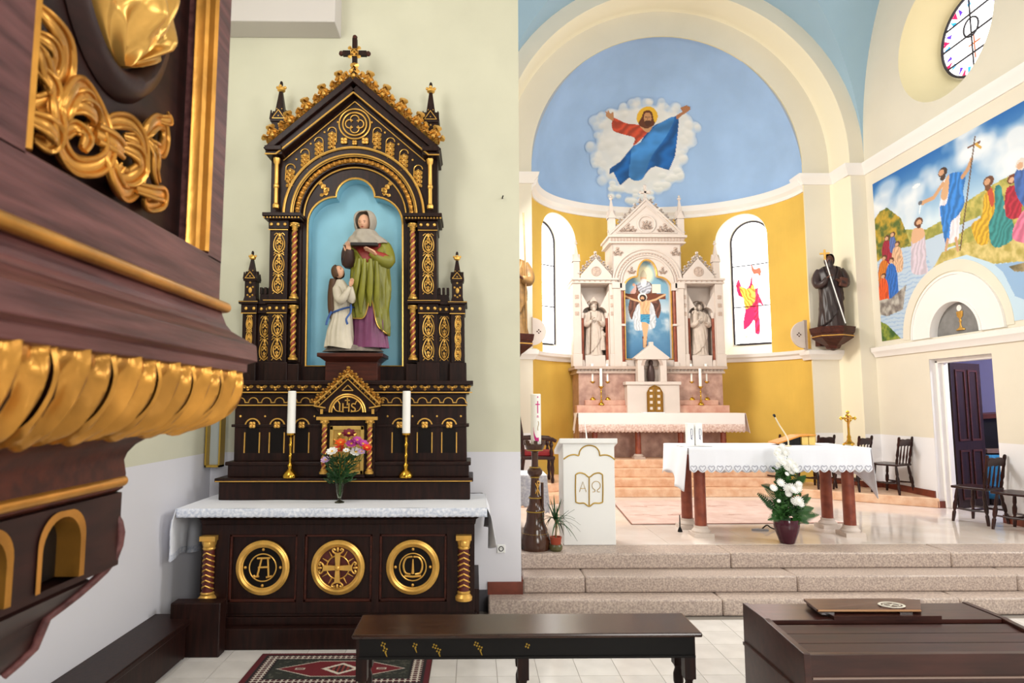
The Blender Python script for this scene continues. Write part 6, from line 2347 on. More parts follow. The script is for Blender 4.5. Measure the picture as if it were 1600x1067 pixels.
def hpin(x, y, zb, w, h, hs):
    m = HA().box(x - w / 2, x + w / 2, y - w / 2, y + w / 2, zb, zb + h)
    for k in range(4):
        m.prism([(-w * .62, 0), (w * .62, 0), (0, w * 1.3)], -w * 0.62, 0, 'xz', M=T(x, y, zb + h) @ RZ(k * PI / 2))
    m.frustum(zb + h, w * .45, w * .45, zb + h + hs, w * .1, w * .1, x, y)
    o = m.build('pinnacle', M_altarwhite, ha, smooth=0)
    m = HA().lathe([(w * .1, 0), (w * .28, w * .15), (w * .3, w * .3), (w * .1, w * .45), (w * .2, w * .6), (w * .01, w * .85)], 8, (x, y, zb + h + hs))
    m.build('finial', M_altarwhite, o)
    return o


hl0 = None
for s in (-1, 1):
    cx = s * 1.02
    n0 = nichepts(0.235, 2.715, 3.72, 0)
    hole = [(cx + x, z) for x, z in n0]
    outer = [(cx - 0.34, 2.715), (cx + 0.34, 2.715), (cx + 0.34, 4.30), (cx - 0.34, 4.30)]
    # front sheet with the niche cut out, its reveal and its back
    hole2 = [(x, max(z, 2.72)) for x, z in hole]
    m = holed(outer, [hole2], lambda u, w: (u, 12.08 - 12.2, w - 1.035))
    n = len(hole2)
    m.add([(x, 12.08 - 12.2, z - 1.035) for x, z in hole2] + [(x, 12.36 - 12.2, z - 1.035) for x, z in hole2], [(i, (i + 1) % n, n + (i + 1) % n, n + i) for i in range(n)])
    m.add([(x, 12.36 - 12.2, z - 1.035) for x, z in hole2], [tuple(range(n))])
    m.build('niche', M_altarwhite, ha, smooth=0)
    m = HA().box(cx - 0.34, cx + 0.34, 12.4, 12.72, 2.715, 4.30).box(cx - .34, cx - .33, 12.08, 12.4, 2.715, 4.3).box(cx + .33, cx + .34, 12.08, 12.4, 2.715, 4.3)
    m.box(cx - 0.30, cx + .30, 12.1, 12.4, 4.29, 4.30)
    m.build('bay_body', M_altarwhite, ha, smooth=0)
    for dx in (-0.235, 0.235):
        m = HA().lathe([(0.028, 2.84), (0.028, 3.66)], 12, (cx + dx, 12.10, 0))
        c_ = m.build('colonette', M_redmarble, ha)
        HA().lathe([(0.045, 2.715), (0.045, 2.78), (0.03, 2.84)], 12, (cx + dx, 12.10, 0)).lathe([(0.028, 3.64), (0.045, 3.70), (0.045, 3.74)], 12, (cx + dx, 12.10, 0)).build('capital', M_altarwhite, c_)
    for dx, w in ((s * 0.345, 0.09), (-s * 0.335, 0.07)):
        m = HA().box(cx + dx - w, cx + dx + w, 12.0, 12.3, 2.715, 2.95).box(cx + dx - w * .85, cx + dx + w * .85, 12.02, 12.3, 2.95, 4.30)
        m.build('pier', M_altarwhite, ha, smooth=0, bevel=0.008)
        m = HA()
        for k in range(3):
            quat = quatrefoil_mb(0.055, 0.008, 6)
            m.add([(p[0] + cx + dx, p[1] + 12.018, p[2] + 3.72 + k * 0.16) for p in quat.v], quat.f)
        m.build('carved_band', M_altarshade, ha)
    m = HA().box(cx - 0.44, cx + 0.44, 11.99, 12.7, 4.30, 4.33).box(cx - 0.45, cx + 0.45, 11.97, 12.7, 4.36, 4.40).box(cx - 0.43, cx + 0.43, 12.0, 12.7, 4.33, 4.36)
    m.build('bay_cornice', M_altarwhite, ha, smooth=0, bevel=0.004)
    m = HA()
    for k in range(9):
        m.ball((cx - 0.40 + k * 0.1, 11.99, 4.345), 0.016, 6, 5)
    m.build('stone_beads', M_altarshade, ha)
    gx = s * 0.985
    m = HA().prism([(gx - 0.30, 4.40), (gx + 0.30, 4.40), (gx + 0.30, 4.46), (gx, 4.80), (gx - 0.30, 4.46)], 12.04, 12.5)
    g = m.build('side_gable', M_altarwhite, ha, smooth=0)
    m = ring_mb(0.085, 0.012, 24, M=T(gx, 12.035 - 12.2, 4.54 - 1.035))
    quat = quatrefoil_mb(0.09, 0.012, 8)
    m.add([(p[0] + gx, p[1] + 12.035 - 12.2, p[2] + 4.54 - 1.035) for p in quat.v], quat.f)
    m.build('roundel', M_altarshade, g)
    for sg in (-1, 1):
        for k in range(4):
            t = (k + .3) / 4
            loc = (gx + sg * 0.31 * (1 - t), 12.1 - 12.2, 4.46 + 0.34 * t - 1.035 + .01)
            if hl0 is None:
                hl0 = acanthus_mb(0.11, 0.10, 0.03).build('crocket', M_altarwhite, ha)
                hl0.location, hl0.rotation_euler = loc, (0, sg * .4, 0)
            else:
                piece(hl0, ha, loc, (0, sg * .4, 0))
    piece(hl0, ha, (gx, -.1, 4.78 - 1.035), (0, 0, 0), (1.2, 1, 1.7))
    hpin(s * 1.355, 12.14, 4.40, 0.12, 0.34, 0.34)

# centre bay
def htre(d=0.0):
    a, b = 0.445 - d, 0.185 - d * .5
    pts = [(a, 2.86 + d), (a, 4.22)]
    pts += [(0.2 + (a - .2) * cos(t), 4.22 + 0.22 * sin(t)) for t in [PI / 2 * k / 8 for k in range(1, 9)]]
    pts += [(b * cos(t), 4.46 + 0.31 * sin(t) * 1.0) for t in [PI / 2 * k / 8 for k in range(0, 9)]]
    return pts + [(-x, z) for x, z in pts[-2::-1]]


ht = htre()
m = holed([(-0.66, 2.715), (0.66, 2.715), (0.66, 5.08), (-0.66, 5.08)], [ht], lambda u, w: (u, 12.06 - 12.2, w - 1.035))
n = len(ht)
m.add([(x, 12.06 - 12.2, z - 1.035) for x, z in ht] + [(x, 12.2 - 12.2, z - 1.035) for x, z in ht], [(i, (i + 1) % n, n + (i + 1) % n, n + i) for i in range(n)])
m.build('centre_front', M_altarwhite, ha, smooth=0)
m = HA().box(-0.66, 0.66, 12.3, 12.75, 2.715, 5.08).box(-0.66, -0.64, 12.06, 12.3, 2.715, 5.08).box(0.64, 0.66, 12.06, 12.3, 2.715, 5.08)
m.build('centre_body', M_altarwhite, ha, smooth=0)
m = HA().tube([(x, 12.055, z) for x, z in htre(-0.004)], 0.018, 6, closed=True)
m.build('gilt_frame', M_gold, ha)
for (x, w) in ((-0.60, 0.075), (0.60, 0.075)):
    m = HA().box(x - w, x + w, 11.99, 12.1, 2.715, 4.20).box(x - w - .02, x + w + .02, 11.97, 12.1, 4.20, 4.32)
    m.build('centre_pier', M_altarwhite, ha, smooth=0, bevel=0.006)
for s in (-1, 1):
    for (z0, z1) in ((2.80, 3.48), (3.52, 4.16)):
        HA().lathe([(0.03, z0), (0.03, z1)], 12, (s * 0.495, 12.02, 0)).build('colonette', M_redmarble, ha)
    for (w_, z0, z1, nm_) in ((.045, 2.715, 2.80, 'colonette_base'), (.04, 3.48, 3.52, 'colonette_ring'), (.05, 4.16, 4.30, 'capital')):
        HA().box(s * .495 - w_, s * .495 + w_, 11.97, 12.06, z0, z1).build(nm_, M_altarwhite, ha, smooth=0)
m = HA()
for R, r in ((0.66, 0.02), (0.60, 0.014), (0.545, 0.014), (0.50, 0.02)):
    m.tube([(R * cos(PI * k / 36), 12.05, 4.32 + R * sin(PI * k / 36)) for k in range(37)], r, 6)
m.build('arch_moulding', M_altarwhite, ha)
m = HA()
for k in range(30):
    a = PI * (k + .5) / 30
    m.ball((0.572 * cos(a), 12.05, 4.32 + 0.572 * sin(a)), (0.02, 0.012, 0.02), 6, 5)
for s in (-1, 1):
    quat = acanthus_mb(0.16, 0.16, 0.02)
    m.add([(p[0] + s * .56, p[1] + 12.05, p[2] + 4.86) for p in quat.v], quat.f)
    quat = acanthus_mb(0.12, 0.14, 0.02)
    m.add([(p[0] + s * .3, p[1] + 12.055, p[2] + 4.50) for p in quat.v], quat.f)
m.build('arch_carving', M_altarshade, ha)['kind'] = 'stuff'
m = HA().box(-0.74, 0.74, 11.98, 12.7, 5.08, 5.11).box(-0.76, 0.76, 11.95, 12.7, 5.19, 5.235).box(-0.72, 0.72, 12.0, 12.7, 5.11, 5.19)
m.build('upper_cornice', M_altarwhite, ha, smooth=0, bevel=0.004)
m = HA()
for k in range(24):
    m.box(-0.70 + k * 0.06, -0.67 + k * .06, 11.985, 12.0, 5.125, 5.18)
m.build('dentils', M_altarshade, ha, smooth=0)
m = HA().prism([(-0.70, 5.235), (0.70, 5.235), (0, 5.92)], 12.02, 12.5)
m.build('gable', M_altarwhite, ha, smooth=0)
m = HA()
for s in (-1, 1):
    m.tube([(s * 0.72, 12.01, 5.25), (0, 12.01, 5.95)], 0.022, 6)
    m.tube([(s * 0.58, 12.01, 5.29), (0, 12.01, 5.83)], 0.012, 6)
m.tube([(-0.58, 12.01, 5.29), (0.58, 12.01, 5.29)], 0.012, 6)
ring_mb(0.165, 0.02, 32, M=T(0, 12.01, 5.46), mb=m)
m.build('gable_moulding', M_altarwhite, ha)
m = HA()
for k in range(-1, 2):
    quat = acanthus_mb(0.09, 0.17, 0.015)
    m.add([tuple(T(0, 12.0, 5.37) @ RY(k * .5) @ Vector(p)) for p in quat.v], quat.f)
for s in (-1, 1):
    for (x, z, w) in ((0.36, 5.31, .17), (0.27, 5.31, .12), (0.47, 5.30, .1)):
        quat = acanthus_mb(w, w, 0.02)
        m.add([(p[0] + s * x, p[1] + 12.012, p[2] + z) for p in quat.v], quat.f)
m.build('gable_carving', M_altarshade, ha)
for s in (-1, 1):
    for k in range(7):
        t = (k + .4) / 7
        piece(hl0, ha, (s * 0.70 * (1 - t) + s * .02, 12.06 - 12.2, 5.26 + 0.69 * t - 1.035), (0, s * .35, 0), (1.05, 1, 1.05))
    hpin(s * 0.665, 12.08, 5.235, 0.13, 0.34, 0.38)
m = HA().box(-0.02, 0.02, 12.05, 12.1, 5.93, 6.22).box(-0.075, 0.075, 12.05, 12.1, 6.09, 6.13)
for (x, z) in ((-0.085, 6.11), (0.085, 6.11), (0, 6.235)):
    m.ball((x, 12.07, z), (0.035, 0.025, 0.035), 8, 6)
m.ball((0, 12.06, 5.97), (0.06, 0.04, 0.03), 8, 6)
m.build('top_cross', M_altarwhite, ha, smooth=30)
# the picture
cv = Canvas(110, 240, (140, 186, 206))
W_, H_ = 0.89, 1.91
def q(zx, zy):      # photo detail 950..1065 x 390..570 enlarged 5.93 times
    p = atY(950 + zx / 5.93, 390 + zy / 5.93, 12.18)
    return ((p.x - XH + 0.445) / W_ * 110, (4.77 - p.z) / W_ * 110 * 1.0)
g = np.clip(cv.Y / 240, 0, 1)[..., None]
cv.a = np.array((138, 184, 204.)) * (1 - g) + np.array((74, 124, 166.)) * g
nn = cv.noise(26, 9)
cl = np.clip((nn - .4) * 4, 0, 1) * np.exp(-((cv.Y - 135) / 42) ** 2)
cv.put(cl, (226, 228, 230), 0.9)
qd(330, 230, 88, (246, 236, 196), 1, .9, .5)
cv.poly(Q((300, 300), (250, 340), (215, 420), (190, 540), (220, 645), (250, 560), (330, 480), (420, 560), (460, 635), (490, 540), (460, 430), (410, 330), (360, 290)), (104, 66, 52), folds=(.8, .3, 8, .25))
cv.poly(Q((265, 520), (240, 640), (250, 740), (330, 740), (430, 720), (440, 620), (410, 500), (340, 470)), (206, 208, 212), folds=(.9, .2, 8, .08))
cv.poly(Q((270, 330), (300, 300), (370, 300), (400, 340), (380, 400), (300, 400)), (176, 178, 188), folds=(.5, .5, 7, .2))
qd(328, 262, 30, (226, 178, 142)); cv.poly(Q((300, 250), (305, 215), (328, 185), (352, 215), (356, 250)), (206, 196, 170))
cv.poly(Q((302, 280), (328, 270), (356, 280), (350, 330), (328, 345), (308, 330)), (228, 228, 226))
cv.poly(Q((405, 320), (485, 318), (488, 400), (405, 400)), (236, 228, 206), smooth=False)
qd(240, 325, 14, (222, 168, 138)); cv.poly(Q((205, 400), (240, 350), (260, 330), (255, 400)), (216, 170, 160))
cv.poly(Q((130, 404), (532, 408), (532, 458), (130, 454)), (112, 58, 34), smooth=False)
cv.poly(Q((318, 800), (362, 800), (360, 910), (322, 905)), (104, 56, 36), smooth=False)
qd(318, 440, 42, (246, 240, 224))
skin = (220, 172, 128)
ql([(135, 415), (220, 455), (300, 480)], 2.2, skin); ql([(525, 415), (440, 460), (370, 480)], 2.2, skin)
cv.poly(Q((296, 480), (340, 470), (390, 478), (384, 540), (380, 600), (305, 600), (300, 540)), skin, folds=(.9, 0, 9, .08))
cv.poly(Q((298, 595), (388, 595), (384, 690), (345, 668), (300, 668)), (66, 140, 176), smooth=False, folds=(.4, .8, 6, .15))
cv.poly(Q((310, 670), (345, 668), (376, 690), (362, 790), (352, 910), (328, 905), (326, 790)), skin, smooth=False)
qd(322, 445, 32, (54, 34, 26)); qd(318, 448, 17, (206, 156, 116)); qd(318, 468, 13, (54, 34, 26))
cv.lay('picture', lambda u, v: (-0.445 + W_ * u, 12.19 - 12.2, 4.77 - H_ * v * 240 / 236 - 1.035), M_mural, ha)
# tabernacle with little open canopy
m = HA().box(-0.50, 0.47, 11.78, 12.0, 1.845, 2.36).box(-0.53, 0.50, 11.76, 12.0, 2.36, 2.42)
hx = -0.015
m.build('tabernacle_block', M_altarwhite, ha, smooth=0, bevel=0.008)
m = HA()
for (x0, x1) in ((-0.28, -0.16), (0.14, 0.26)):
    m.box(hx + x0, hx + x1, 11.78, 12.0, 2.42, 2.86)
m.box(hx - 0.28, hx + 0.26, 11.96, 12.0, 2.42, 2.86)
m.prism([(hx - 0.31, 2.83), (hx + 0.29, 2.83), (hx + 0.32, 2.86), (hx - 0.01, 3.12), (hx - 0.34, 2.86)], 11.76, 12.0)
m.box(hx - 0.05, hx + .03, 11.8, 11.88, 3.08, 3.16)
m.build('canopy', M_altarwhite, ha, smooth=0, bevel=0.008)
m = HA().arch_ring(hx - 0.01, 2.72, 0.145, 0.20, 11.775, 11.8, n=16)
m.build('canopy_arch', M_altarshade, ha)
m = HA().lathe([(0.06, 2.42), (0.075, 2.5), (0.07, 2.62), (0.05, 2.70), (0.03, 2.74)], 14, (hx - .01, 11.88, 0))
m.ball((hx - .01, 11.88, 2.775), (0.045, 0.05, 0.055), 10, 8)
m.build('small_figure', mat('bronze_figure', (70, 52, 48), 0.45, metal=.4), ha)
M_bronze = mat('gilt_bronze_door', (150, 106, 40), 0.35, metal=0.75, var=.2, vscale=20)
for s in (-1, 1):
    a, b = sorted((0.005 + 0.004 * s, 0.005 + s * 0.135))
    pts = [(a, 1.86), (b, 1.86), (b, 2.28 if s < 0 else 2.20), (a, 2.20 if s < 0 else 2.28)]
    pts = [(0.005 + s * .004, 1.86), (0.005 + s * .135, 1.86), (0.005 + s * .135, 2.22), (0.005 + s * .09, 2.30), (0.005 + s * .004, 2.345)]
    m = HA().prism(pts, 11.765, 11.785)
    d_ = m.build('tabernacle_door', M_bronze, ha, smooth=0)
    m = HA()
    for k in range(4):
        z = 1.905 + k * 0.11
        m.box(0.005 + s * .045, 0.005 + s * .095, 11.758, 11.766, z, z + (0.05 if k < 3 else .035))
    m.build('enamel_plaque', M_altarwhite, d_, smooth=0)
m = HA()
m.tube([(0.005 + p[0], 11.762, p[1]) for p in ((-0.14, 1.86), (-0.14, 2.22), (-0.09, 2.31), (0, 2.35), (0.09, 2.31), (0.14, 2.22), (0.14, 1.86))], 0.012, 5)
m.build('door_frame', M_bronze, ha)
# cloth of the high altar
hc = thing('high_altar_cloth', 'white cloth with deep lace hem on the stone high altar', 'tablecloth', (XH, 11.7, 1.8455))
m = MB(T(0, -11.7, -1.8455))
m.grid(lambda u, v: (-1.47 + 2.97 * u, 11.84 - 0.44 * v, 1.8475), 20, 5)
m.grid(lambda u, v: (-1.47 + 2.97 * u, 11.40 - .004 * sin(u * 60) * v, 1.8475 - 0.20 * v), 90, 5)
for s, x in ((-1, -1.47), (1, 1.50)):
    m.grid(lambda u, v: (x + s * (0.02 + .07 * v * (1 - u)) + .02 * sin(u * 8) * v, 11.40 + 0.42 * u, 1.8475 - (0.36 - 0.1 * u) * v), 14, 8)
cl_ = m.build('linen', mat('warm_linen', (242, 232, 228), 0.9), hc)
m = MB(T(0, -11.7, -1.8455))
def lz(u, v):
    return (-1.47 + 2.97 * u, 11.396 - .004 * sin(u * 60), 1.65 - v * (0.125 + 0.02 * abs(sin(u * 3.14159 * 44))))
m.grid(lz, 353, 4)
m.build('lace_hem', mat('cream_lace', (234, 214, 204), 0.9, col2=(196, 160, 146), vscale=32), hc, thick=.003)
fold = MB().box(-0.24, 0.14, -0.1, 0.1, 0, 0.012).build('folded_corporal', M_cloth, None, bevel=.003)
fold.location = (XH - 0.05, 11.55, 1.849)
tag(fold, 'folded white napkin lying on the high altar before the bronze doors', 'napkin')

# candlesticks of the high altar: three each side
_hs = None
for i, (px_, zb, yy, lab, lc) in enumerate((
        (926, 2.081, 12.02, 'leftmost candlestick on the stone high altar', 'leftmost white candle on the stone high altar'),
        (939.5, 1.986, 11.9, 'low front candlestick left of the bronze doors', 'white candle of the low front candlestick left of the bronze doors'),
        (949.5, 2.081, 12.02, 'upper candlestick just left of the stone tabernacle', 'white candle just left of the stone tabernacle on the upper ledge'),
        (1081, 2.081, 12.02, 'upper candlestick just right of the stone tabernacle', 'white candle just right of the stone tabernacle on the upper ledge'),
        (1095, 1.986, 11.9, 'low front candlestick right of the bronze doors', 'white candle of the low front candlestick right of the bronze doors'),
        (1104.5, 2.081, 12.02, 'rightmost candlestick on the stone high altar', 'rightmost white candle on the stone high altar'))):
    x = atY(px_, 620, yy).x
    if i in (1, 4):
        x = x
    if _hs is None:
        _hs = thing('brass_candlestick', 'tall brass ' + lab, 'candlestick', (x, yy, zb))
        candlestick_mb(0.335, 0.055).build('turned_stem', M_brass, _hs)
        MB().lathe([(0.001, .335), (.05, .335), (.055, .35), (.001, .345)], 16).build('drip_pan', M_brass, _hs)
    else:
        dup(_hs, (x, yy, zb), 0, 'tall brass ' + lab)
    candle(x, yy, zb + 0.349, 0.026, 0.335, lc)

# ------------------------------------------------------------------ niche statues of white stone
def robed(name, label, loc, h, mats, staff=None, child=None, beard=0.0, rz=0.0, hat=None, halo=True, book=False):
    """standing robed statue of height h"""
    t = thing(name, label, 'statue', loc, rz)
    k = h / 1.0
    body = [(0.0, 0, 0, .165, .13), (0.12, 0, 0, .15, .12), (0.35, .005, 0, .135, .11), (0.55, 0, 0, .13, .105), (0.68, 0, 0, .145, .11), (0.76, 0, 0.0, .155, .10), (0.82, 0, 0, .12, .08), (0.855, 0, 0, .05, .045), (0.9, 0, 0, .045, .045)]
    body = [tuple(v * k for v in r) for r in body]
    m = MB()
    drape(m, body, lambda a: 0.86 * k, lambda a: 0.012 * k, folds=(8, .07, .6, 6 / k), n=72, m=28)
    m.lathe([(.175 * k, 0), (.17 * k, .014 * k)], 20, sy=.8)
    r_ = m.build('robe', mats[0], t, smooth=60)
    m = MB()
    drape(m, body, lambda a: (0.845 - 0.25 * math.exp(-((math.remainder(a + PI / 2, 2 * PI)) / .45) ** 2)) * k, lambda a: (0.22 + 0.22 * cos(a - .4) - .1 * (sin(a) > .2)) * k, off=0.014 * k, folds=(7, .07, 2.0, 9 / k), n=72, m=22)
    m.build('mantle', mats[1], t, smooth=60, thick=.006 * k)
    for s, wr in ((-1, (-.07, -.15, .66)), (1, (.09, -.15, .60))):
        m = MB()
        m.tube([tuple(Vector(v) * k) for v in smooth_line([(s * .12, 0, .79), (s * .175, -.01, .68), (s * .165, -.06, .585), (s * .11, -.13, .60), wr], 4)],
               [x * k for x in [.055, .058, .06, .06, .06, .06, .06, .058, .056, .052, .05, .046, .042, .038, .034, .03, .026]], 9)
        m.build('sleeve', mats[0], t, smooth=60)
        hand_mb(0.10 * k, .5, aim(Vector(wr) * k, (-s * .6, -.3, .5), 0) @ Matrix.Scale(s, 4, (1, 0, 0))).build('hand', mats[2], t, smooth=60)
    HMx = T(0, -.012 * k, .93 * k) @ RX(rad(8))
    head_mb(0.145 * k, HMx, beard=0.06 if beard else 0).build('head', mats[2], t, smooth=70)
    m = MB()
    def hr(u, v):
        a = -PI / 2 + rad(52) + (2 * PI - rad(104)) * u
        b = -1.0 + (PI / 2 + 1.0) * v
        c = max(0, cos(b)) ** .6
        return (.064 * k * c * cos(a), .006 * k + .072 * k * c * sin(a), .006 * k + .082 * k * sin(b))
    m.grid(hr, 30, 12)
    _tr(m, HMx)
    if beard:
        m.ball((0, -.055 * k, .865 * k), (.034 * k, .03 * k, beard * k), 10, 8)
    m.build('hair', mats[3], t, smooth=70, thick=.006 * k)
    if hat == 'mitre':
        m = MB()
        m.prism([(-.062 * k, 0), (.062 * k, 0), (.07 * k, .06 * k), (0, .14 * k), (-.07 * k, .06 * k)], -.05 * k, .05 * k, M=T(0, 0, .975 * k))
        m.build('mitre', mats[0], t, smooth=30, bevel=.01 * k)
    if halo:
        m = ring_mb(.115 * k, .007 * k, 36, M=T(0, .05 * k, .95 * k))
        m.build('halo', M_halo, t)
    if staff:
        m = MB().tube([tuple(Vector(v) * k) for v in staff[0]], .008 * k, 7)
        st_ = m.build('staff', staff[1], t)
        if staff[2] == 'cross':
            p = Vector(staff[0][-1]) * k
            MB().box(p.x - .012 * k, p.x + .012 * k, p.y - .012 * k, p.y + .012 * k, p.z - .02 * k, p.z + .12 * k).box(p.x - .06 * k, p.x + .06 * k, p.y - .01 * k, p.y + .01 * k, p.z + .055 * k, p.z + .078 * k).build('staff_cross', staff[3], st_, smooth=0)
    if child:
        cxx, cyy, czz, ch = child
        m = MB()
        cb = [(z * ch + czz, cxx, cyy, rx * ch, ry * ch) for (z, a, b, rx, ry) in [(0.0, 0, 0, .17, .14), (.4, 0, 0, .14, .12), (.7, 0, 0, .155, .12), (.8, 0, 0, .1, .08), (.87, 0, 0, .05, .05)]]
        drape(m, cb, lambda a: czz + .86 * ch, lambda a: czz, folds=(6, .07, 0, 8), n=48, m=16)
        m.tube([(cxx + .13 * ch, cyy, czz + .74 * ch), (cxx + .17 * ch, cyy - .05 * ch, czz + .6 * ch), (cxx + .06 * ch, cyy - .17 * ch, czz + .66 * ch)], [.06 * ch, .055 * ch, .035 * ch], 8)
        m.tube([(cxx - .13 * ch, cyy, czz + .74 * ch), (cxx - .19 * ch, cyy - .06 * ch, czz + .66 * ch), (cxx - .16 * ch, cyy - .14 * ch, czz + .78 * ch)], [.06 * ch, .055 * ch, .035 * ch], 8)
        c_ = m.build('child', mats[0], t, smooth=60)
        head_mb(.2 * ch, T(cxx, cyy - .02 * ch, czz + .96 * ch)).build('child_head', mats[2], c_, smooth=70)
    if book:
        MB().box(-.05 * k, .05 * k, -.02 * k, .02 * k, -.06 * k, .06 * k, M=T(.13 * k, -.13 * k, .60 * k) @ RZ(.5) @ RY(.2)).build('book', mats[2], t, smooth=0, bevel=.004)
    return t


M_halo = mat('dark_bronze_halo', (92, 66, 44), .4, metal=.5)
M_stonefig = mat('pale_statue_stone', (208, 192, 178), .6, var=.12, vscale=14)
SW = (M_stonefig, M_stonefig, M_stonefig, M_stonefig)
for s in (-1, 1):
    m = HA().box(s * 1.02 - .19, s * 1.02 + .19, 12.07, 12.36, 2.715, 2.93)
    m.build('statue_plinth', M_altarwhite, ha, smooth=0, bevel=.008)
robed('stone_saint', 'white stone bishop with staff and child in the left high altar niche', (XH - 1.02, 12.2, 2.931), 1.02, SW,
      staff=([(-.10, -.14, .03), (-.085, -.165, .66), (-.08, -.165, .80)], M_halo, None), child=(.15, -.03, .1, .44), beard=.05, hat='mitre')
robed('stone_saint', 'white stone figure carrying a child in the right high altar niche', (XH + 1.02, 12.2, 2.931), 1.0, SW, child=(-.10, -.10, .60, .32))
M_brownfig = mat('dark_bronze_paint', (58, 40, 38), .38, var=.3, vscale=8)
M_browndk = mat('dark_habit_paint', (46, 32, 32), .4, var=.3, vscale=10)
M_brownskin = mat('dark_wood_skin', (96, 60, 46), .5)
M_browngold = mat('carved_gold_brown', (150, 112, 62), .5, var=.4, vscale=14)
def bracket(x, y, ztop, name, label):
    b = thing(name, label, 'bracket', (x, y, ztop))
    MB().lathe([(.02, -.40), (.10, -.37), (.13, -.31), (.17, -.29), (.30, -.20), (.32, -.19), (.32, -.12), (.34, -.10), (.355, -.03), (.36, 0)], 6, a0=PI / 6).build('corbel', M_darkred, b, smooth=10)
    ring = [(.325 * cos(PI / 6 + k * PI / 3), .325 * sin(PI / 6 + k * PI / 3), -.155) for k in range(6)]
    MB().tube(ring, .010, 6, closed=True).build('gilt_line', M_gold, b)
    MB().box(-.12, .12, .2, ((Y1 if x > 3 else Y2 + .1) - y), -.3, -.02).build('wall_arm', M_darkred, b, smooth=0)
    return b


BX, BY, BZ = 6.36, 11.0, 3.30
_p = atY(1302, 512, BY)
BX, BZ = _p.x, _p.z
bracket(BX - .02, BY, BZ, 'statue_bracket', 'dark wooden bracket with gilt lines under the dark bearded statue')
robed('dark_saint_statue', 'dark bearded statue with white staff and gold cross on the right wall bracket', (BX - .01, BY, BZ + .001), 1.28, (M_brownfig, M_browndk, M_brownskin, M_browndk),
      staff=([(.11, -.22, .03), (-.02, -.20, .6), (-.085, -.17, .93)], M_whitepaint, 'cross', M_gold), beard=.085, halo=False, book=True, rz=rad(-18))
_q = atY(804, 535, 10.52)
bracket(_q.x, 10.52, _q.z + .12, 'statue_bracket', 'dark wooden bracket half hidden by the pier edge left of the apse')
robed('dark_saint_statue', 'tall gold and brown statue half hidden by the pier edge left of the apse', (_q.x - .02, 10.5, _q.z + .121), 1.5, (M_browngold, M_browngold, M_brownskin, M_browngold), halo=False,
      staff=([(.14, -.1, .03), (.13, -.13, .62), (.11, -.1, 1.35)], M_browngold, None))
# half-round wall plaques at the two ends of the apse
for nm, pxy, fl_, lab in ((0, (1257, 523), -1, 'pale half-round wall plaque with small cross beside the dark bearded statue'), (1, (832, 518), 1, 'pale half-round wall plaque with small cross left of the left apse window')):
    y = Y1 - 0.03
    p = atY(pxy[0], pxy[1], y)
    w = thing('wall_plaque', lab, 'plaque', (p.x, y, p.z))
    R_ = .245
    MB().prism([(fl_ * R_ * cos(-PI / 2 + PI * k / 24), R_ * sin(-PI / 2 + PI * k / 24)) for k in range(25)], -.02, .02).build('half_disc', M_altarwhite, w, smooth=0, bevel=.004)
    m = MB()
    for k in range(4):
        a = k * PI / 2
        m.ball((fl_ * .11 + .028 * cos(a), -.022, .028 * sin(a)), (.013, .006, .013), 6, 5)
    m.build('small_cross', M_darkred, w)
    MB().box(-.01, .05 if fl_ < 0 else .01, -.01, .03, -R_ - .02, R_ + .02).build('mount', M_altarshade, w, smooth=0)
so2 = thing('wall_socket', 'small white socket on the golden apse wall behind the lectern', 'socket', apse(rad(155), 1.32, -.012))
so2.rotation_euler = (0, 0, rad(65))
MB().box(-.04, .04, -.01, .01, -.06, .06).build('plate', M_whitepaint, so2, smooth=0, bevel=.003)
# ------------------------------------------------------------------ lectern with gilt lines
le = thing('lectern', 'white lectern with gold trefoil line and an open book marked with alpha and omega', 'lectern', (1.265, 7.3, ZS))
LX0, LX1, LY0, LY1 = 0.985, 1.555, 7.13, 7.5
def LE():
    return MB(T(-1.265, -7.3, -ZS))
m = LE().prism([(LY0, ZS + .002), (LY1, ZS + .002), (LY1, 1.45), (LY0, 1.585)], LX0, LX1, 'yz')
m.build('body', M_whitepaint, le, smooth=0, bevel=.006)
m = LE().prism([(7.10, 1.575), (7.58, 1.42), (7.58, 1.475), (7.10, 1.63)], LX0 - .04, LX1 + .03, 'yz')
m.build('reading_top', M_whitepaint, le, smooth=0, bevel=.006)
def lp(zx, zy):
    p = atY(860 + zx / 4.85, 660 + zy / 4.85, LY0 - .002)
    return (p.x - 1.265, p.y - 7.3, p.z - ZS)
m = MB()
for seg in ([(100, 278), (140, 252), (180, 244), (215, 252)], [(215, 252), (226, 212), (255, 184), (295, 174), (338, 184), (366, 214), (374, 252)], [(374, 252), (410, 246), (450, 254), (490, 282)]):
    m.tube([lp(*p) for p in smooth_line(seg, 6)], .0075, 6)
m.build('gilt_trefoil_line', M_goldpaint, le)
m = MB()
for seg in ([(192, 395), (220, 382), (258, 390), (294, 414), (330, 390), (368, 382), (395, 395)], [(395, 395), (398, 500), (396, 604)], [(396, 604), (370, 612), (330, 612), (294, 635), (256, 612), (220, 612), (193, 604)], [(193, 604), (190, 500), (192, 395)], [(294, 414), (294, 520), (294, 635)]):
    m.tube([lp(*p) for p in smooth_line(seg, 6)], .0075, 6)
m.build('gilt_book_outline', M_goldpaint, le)
m = MB()
for seg in ([(220, 526), (246, 450), (272, 526)], [(230, 500), (264, 500)]):
    m.tube([lp(*p) for p in seg], .0035, 5)
m.build('letter_alpha', M_goldpaint, le)
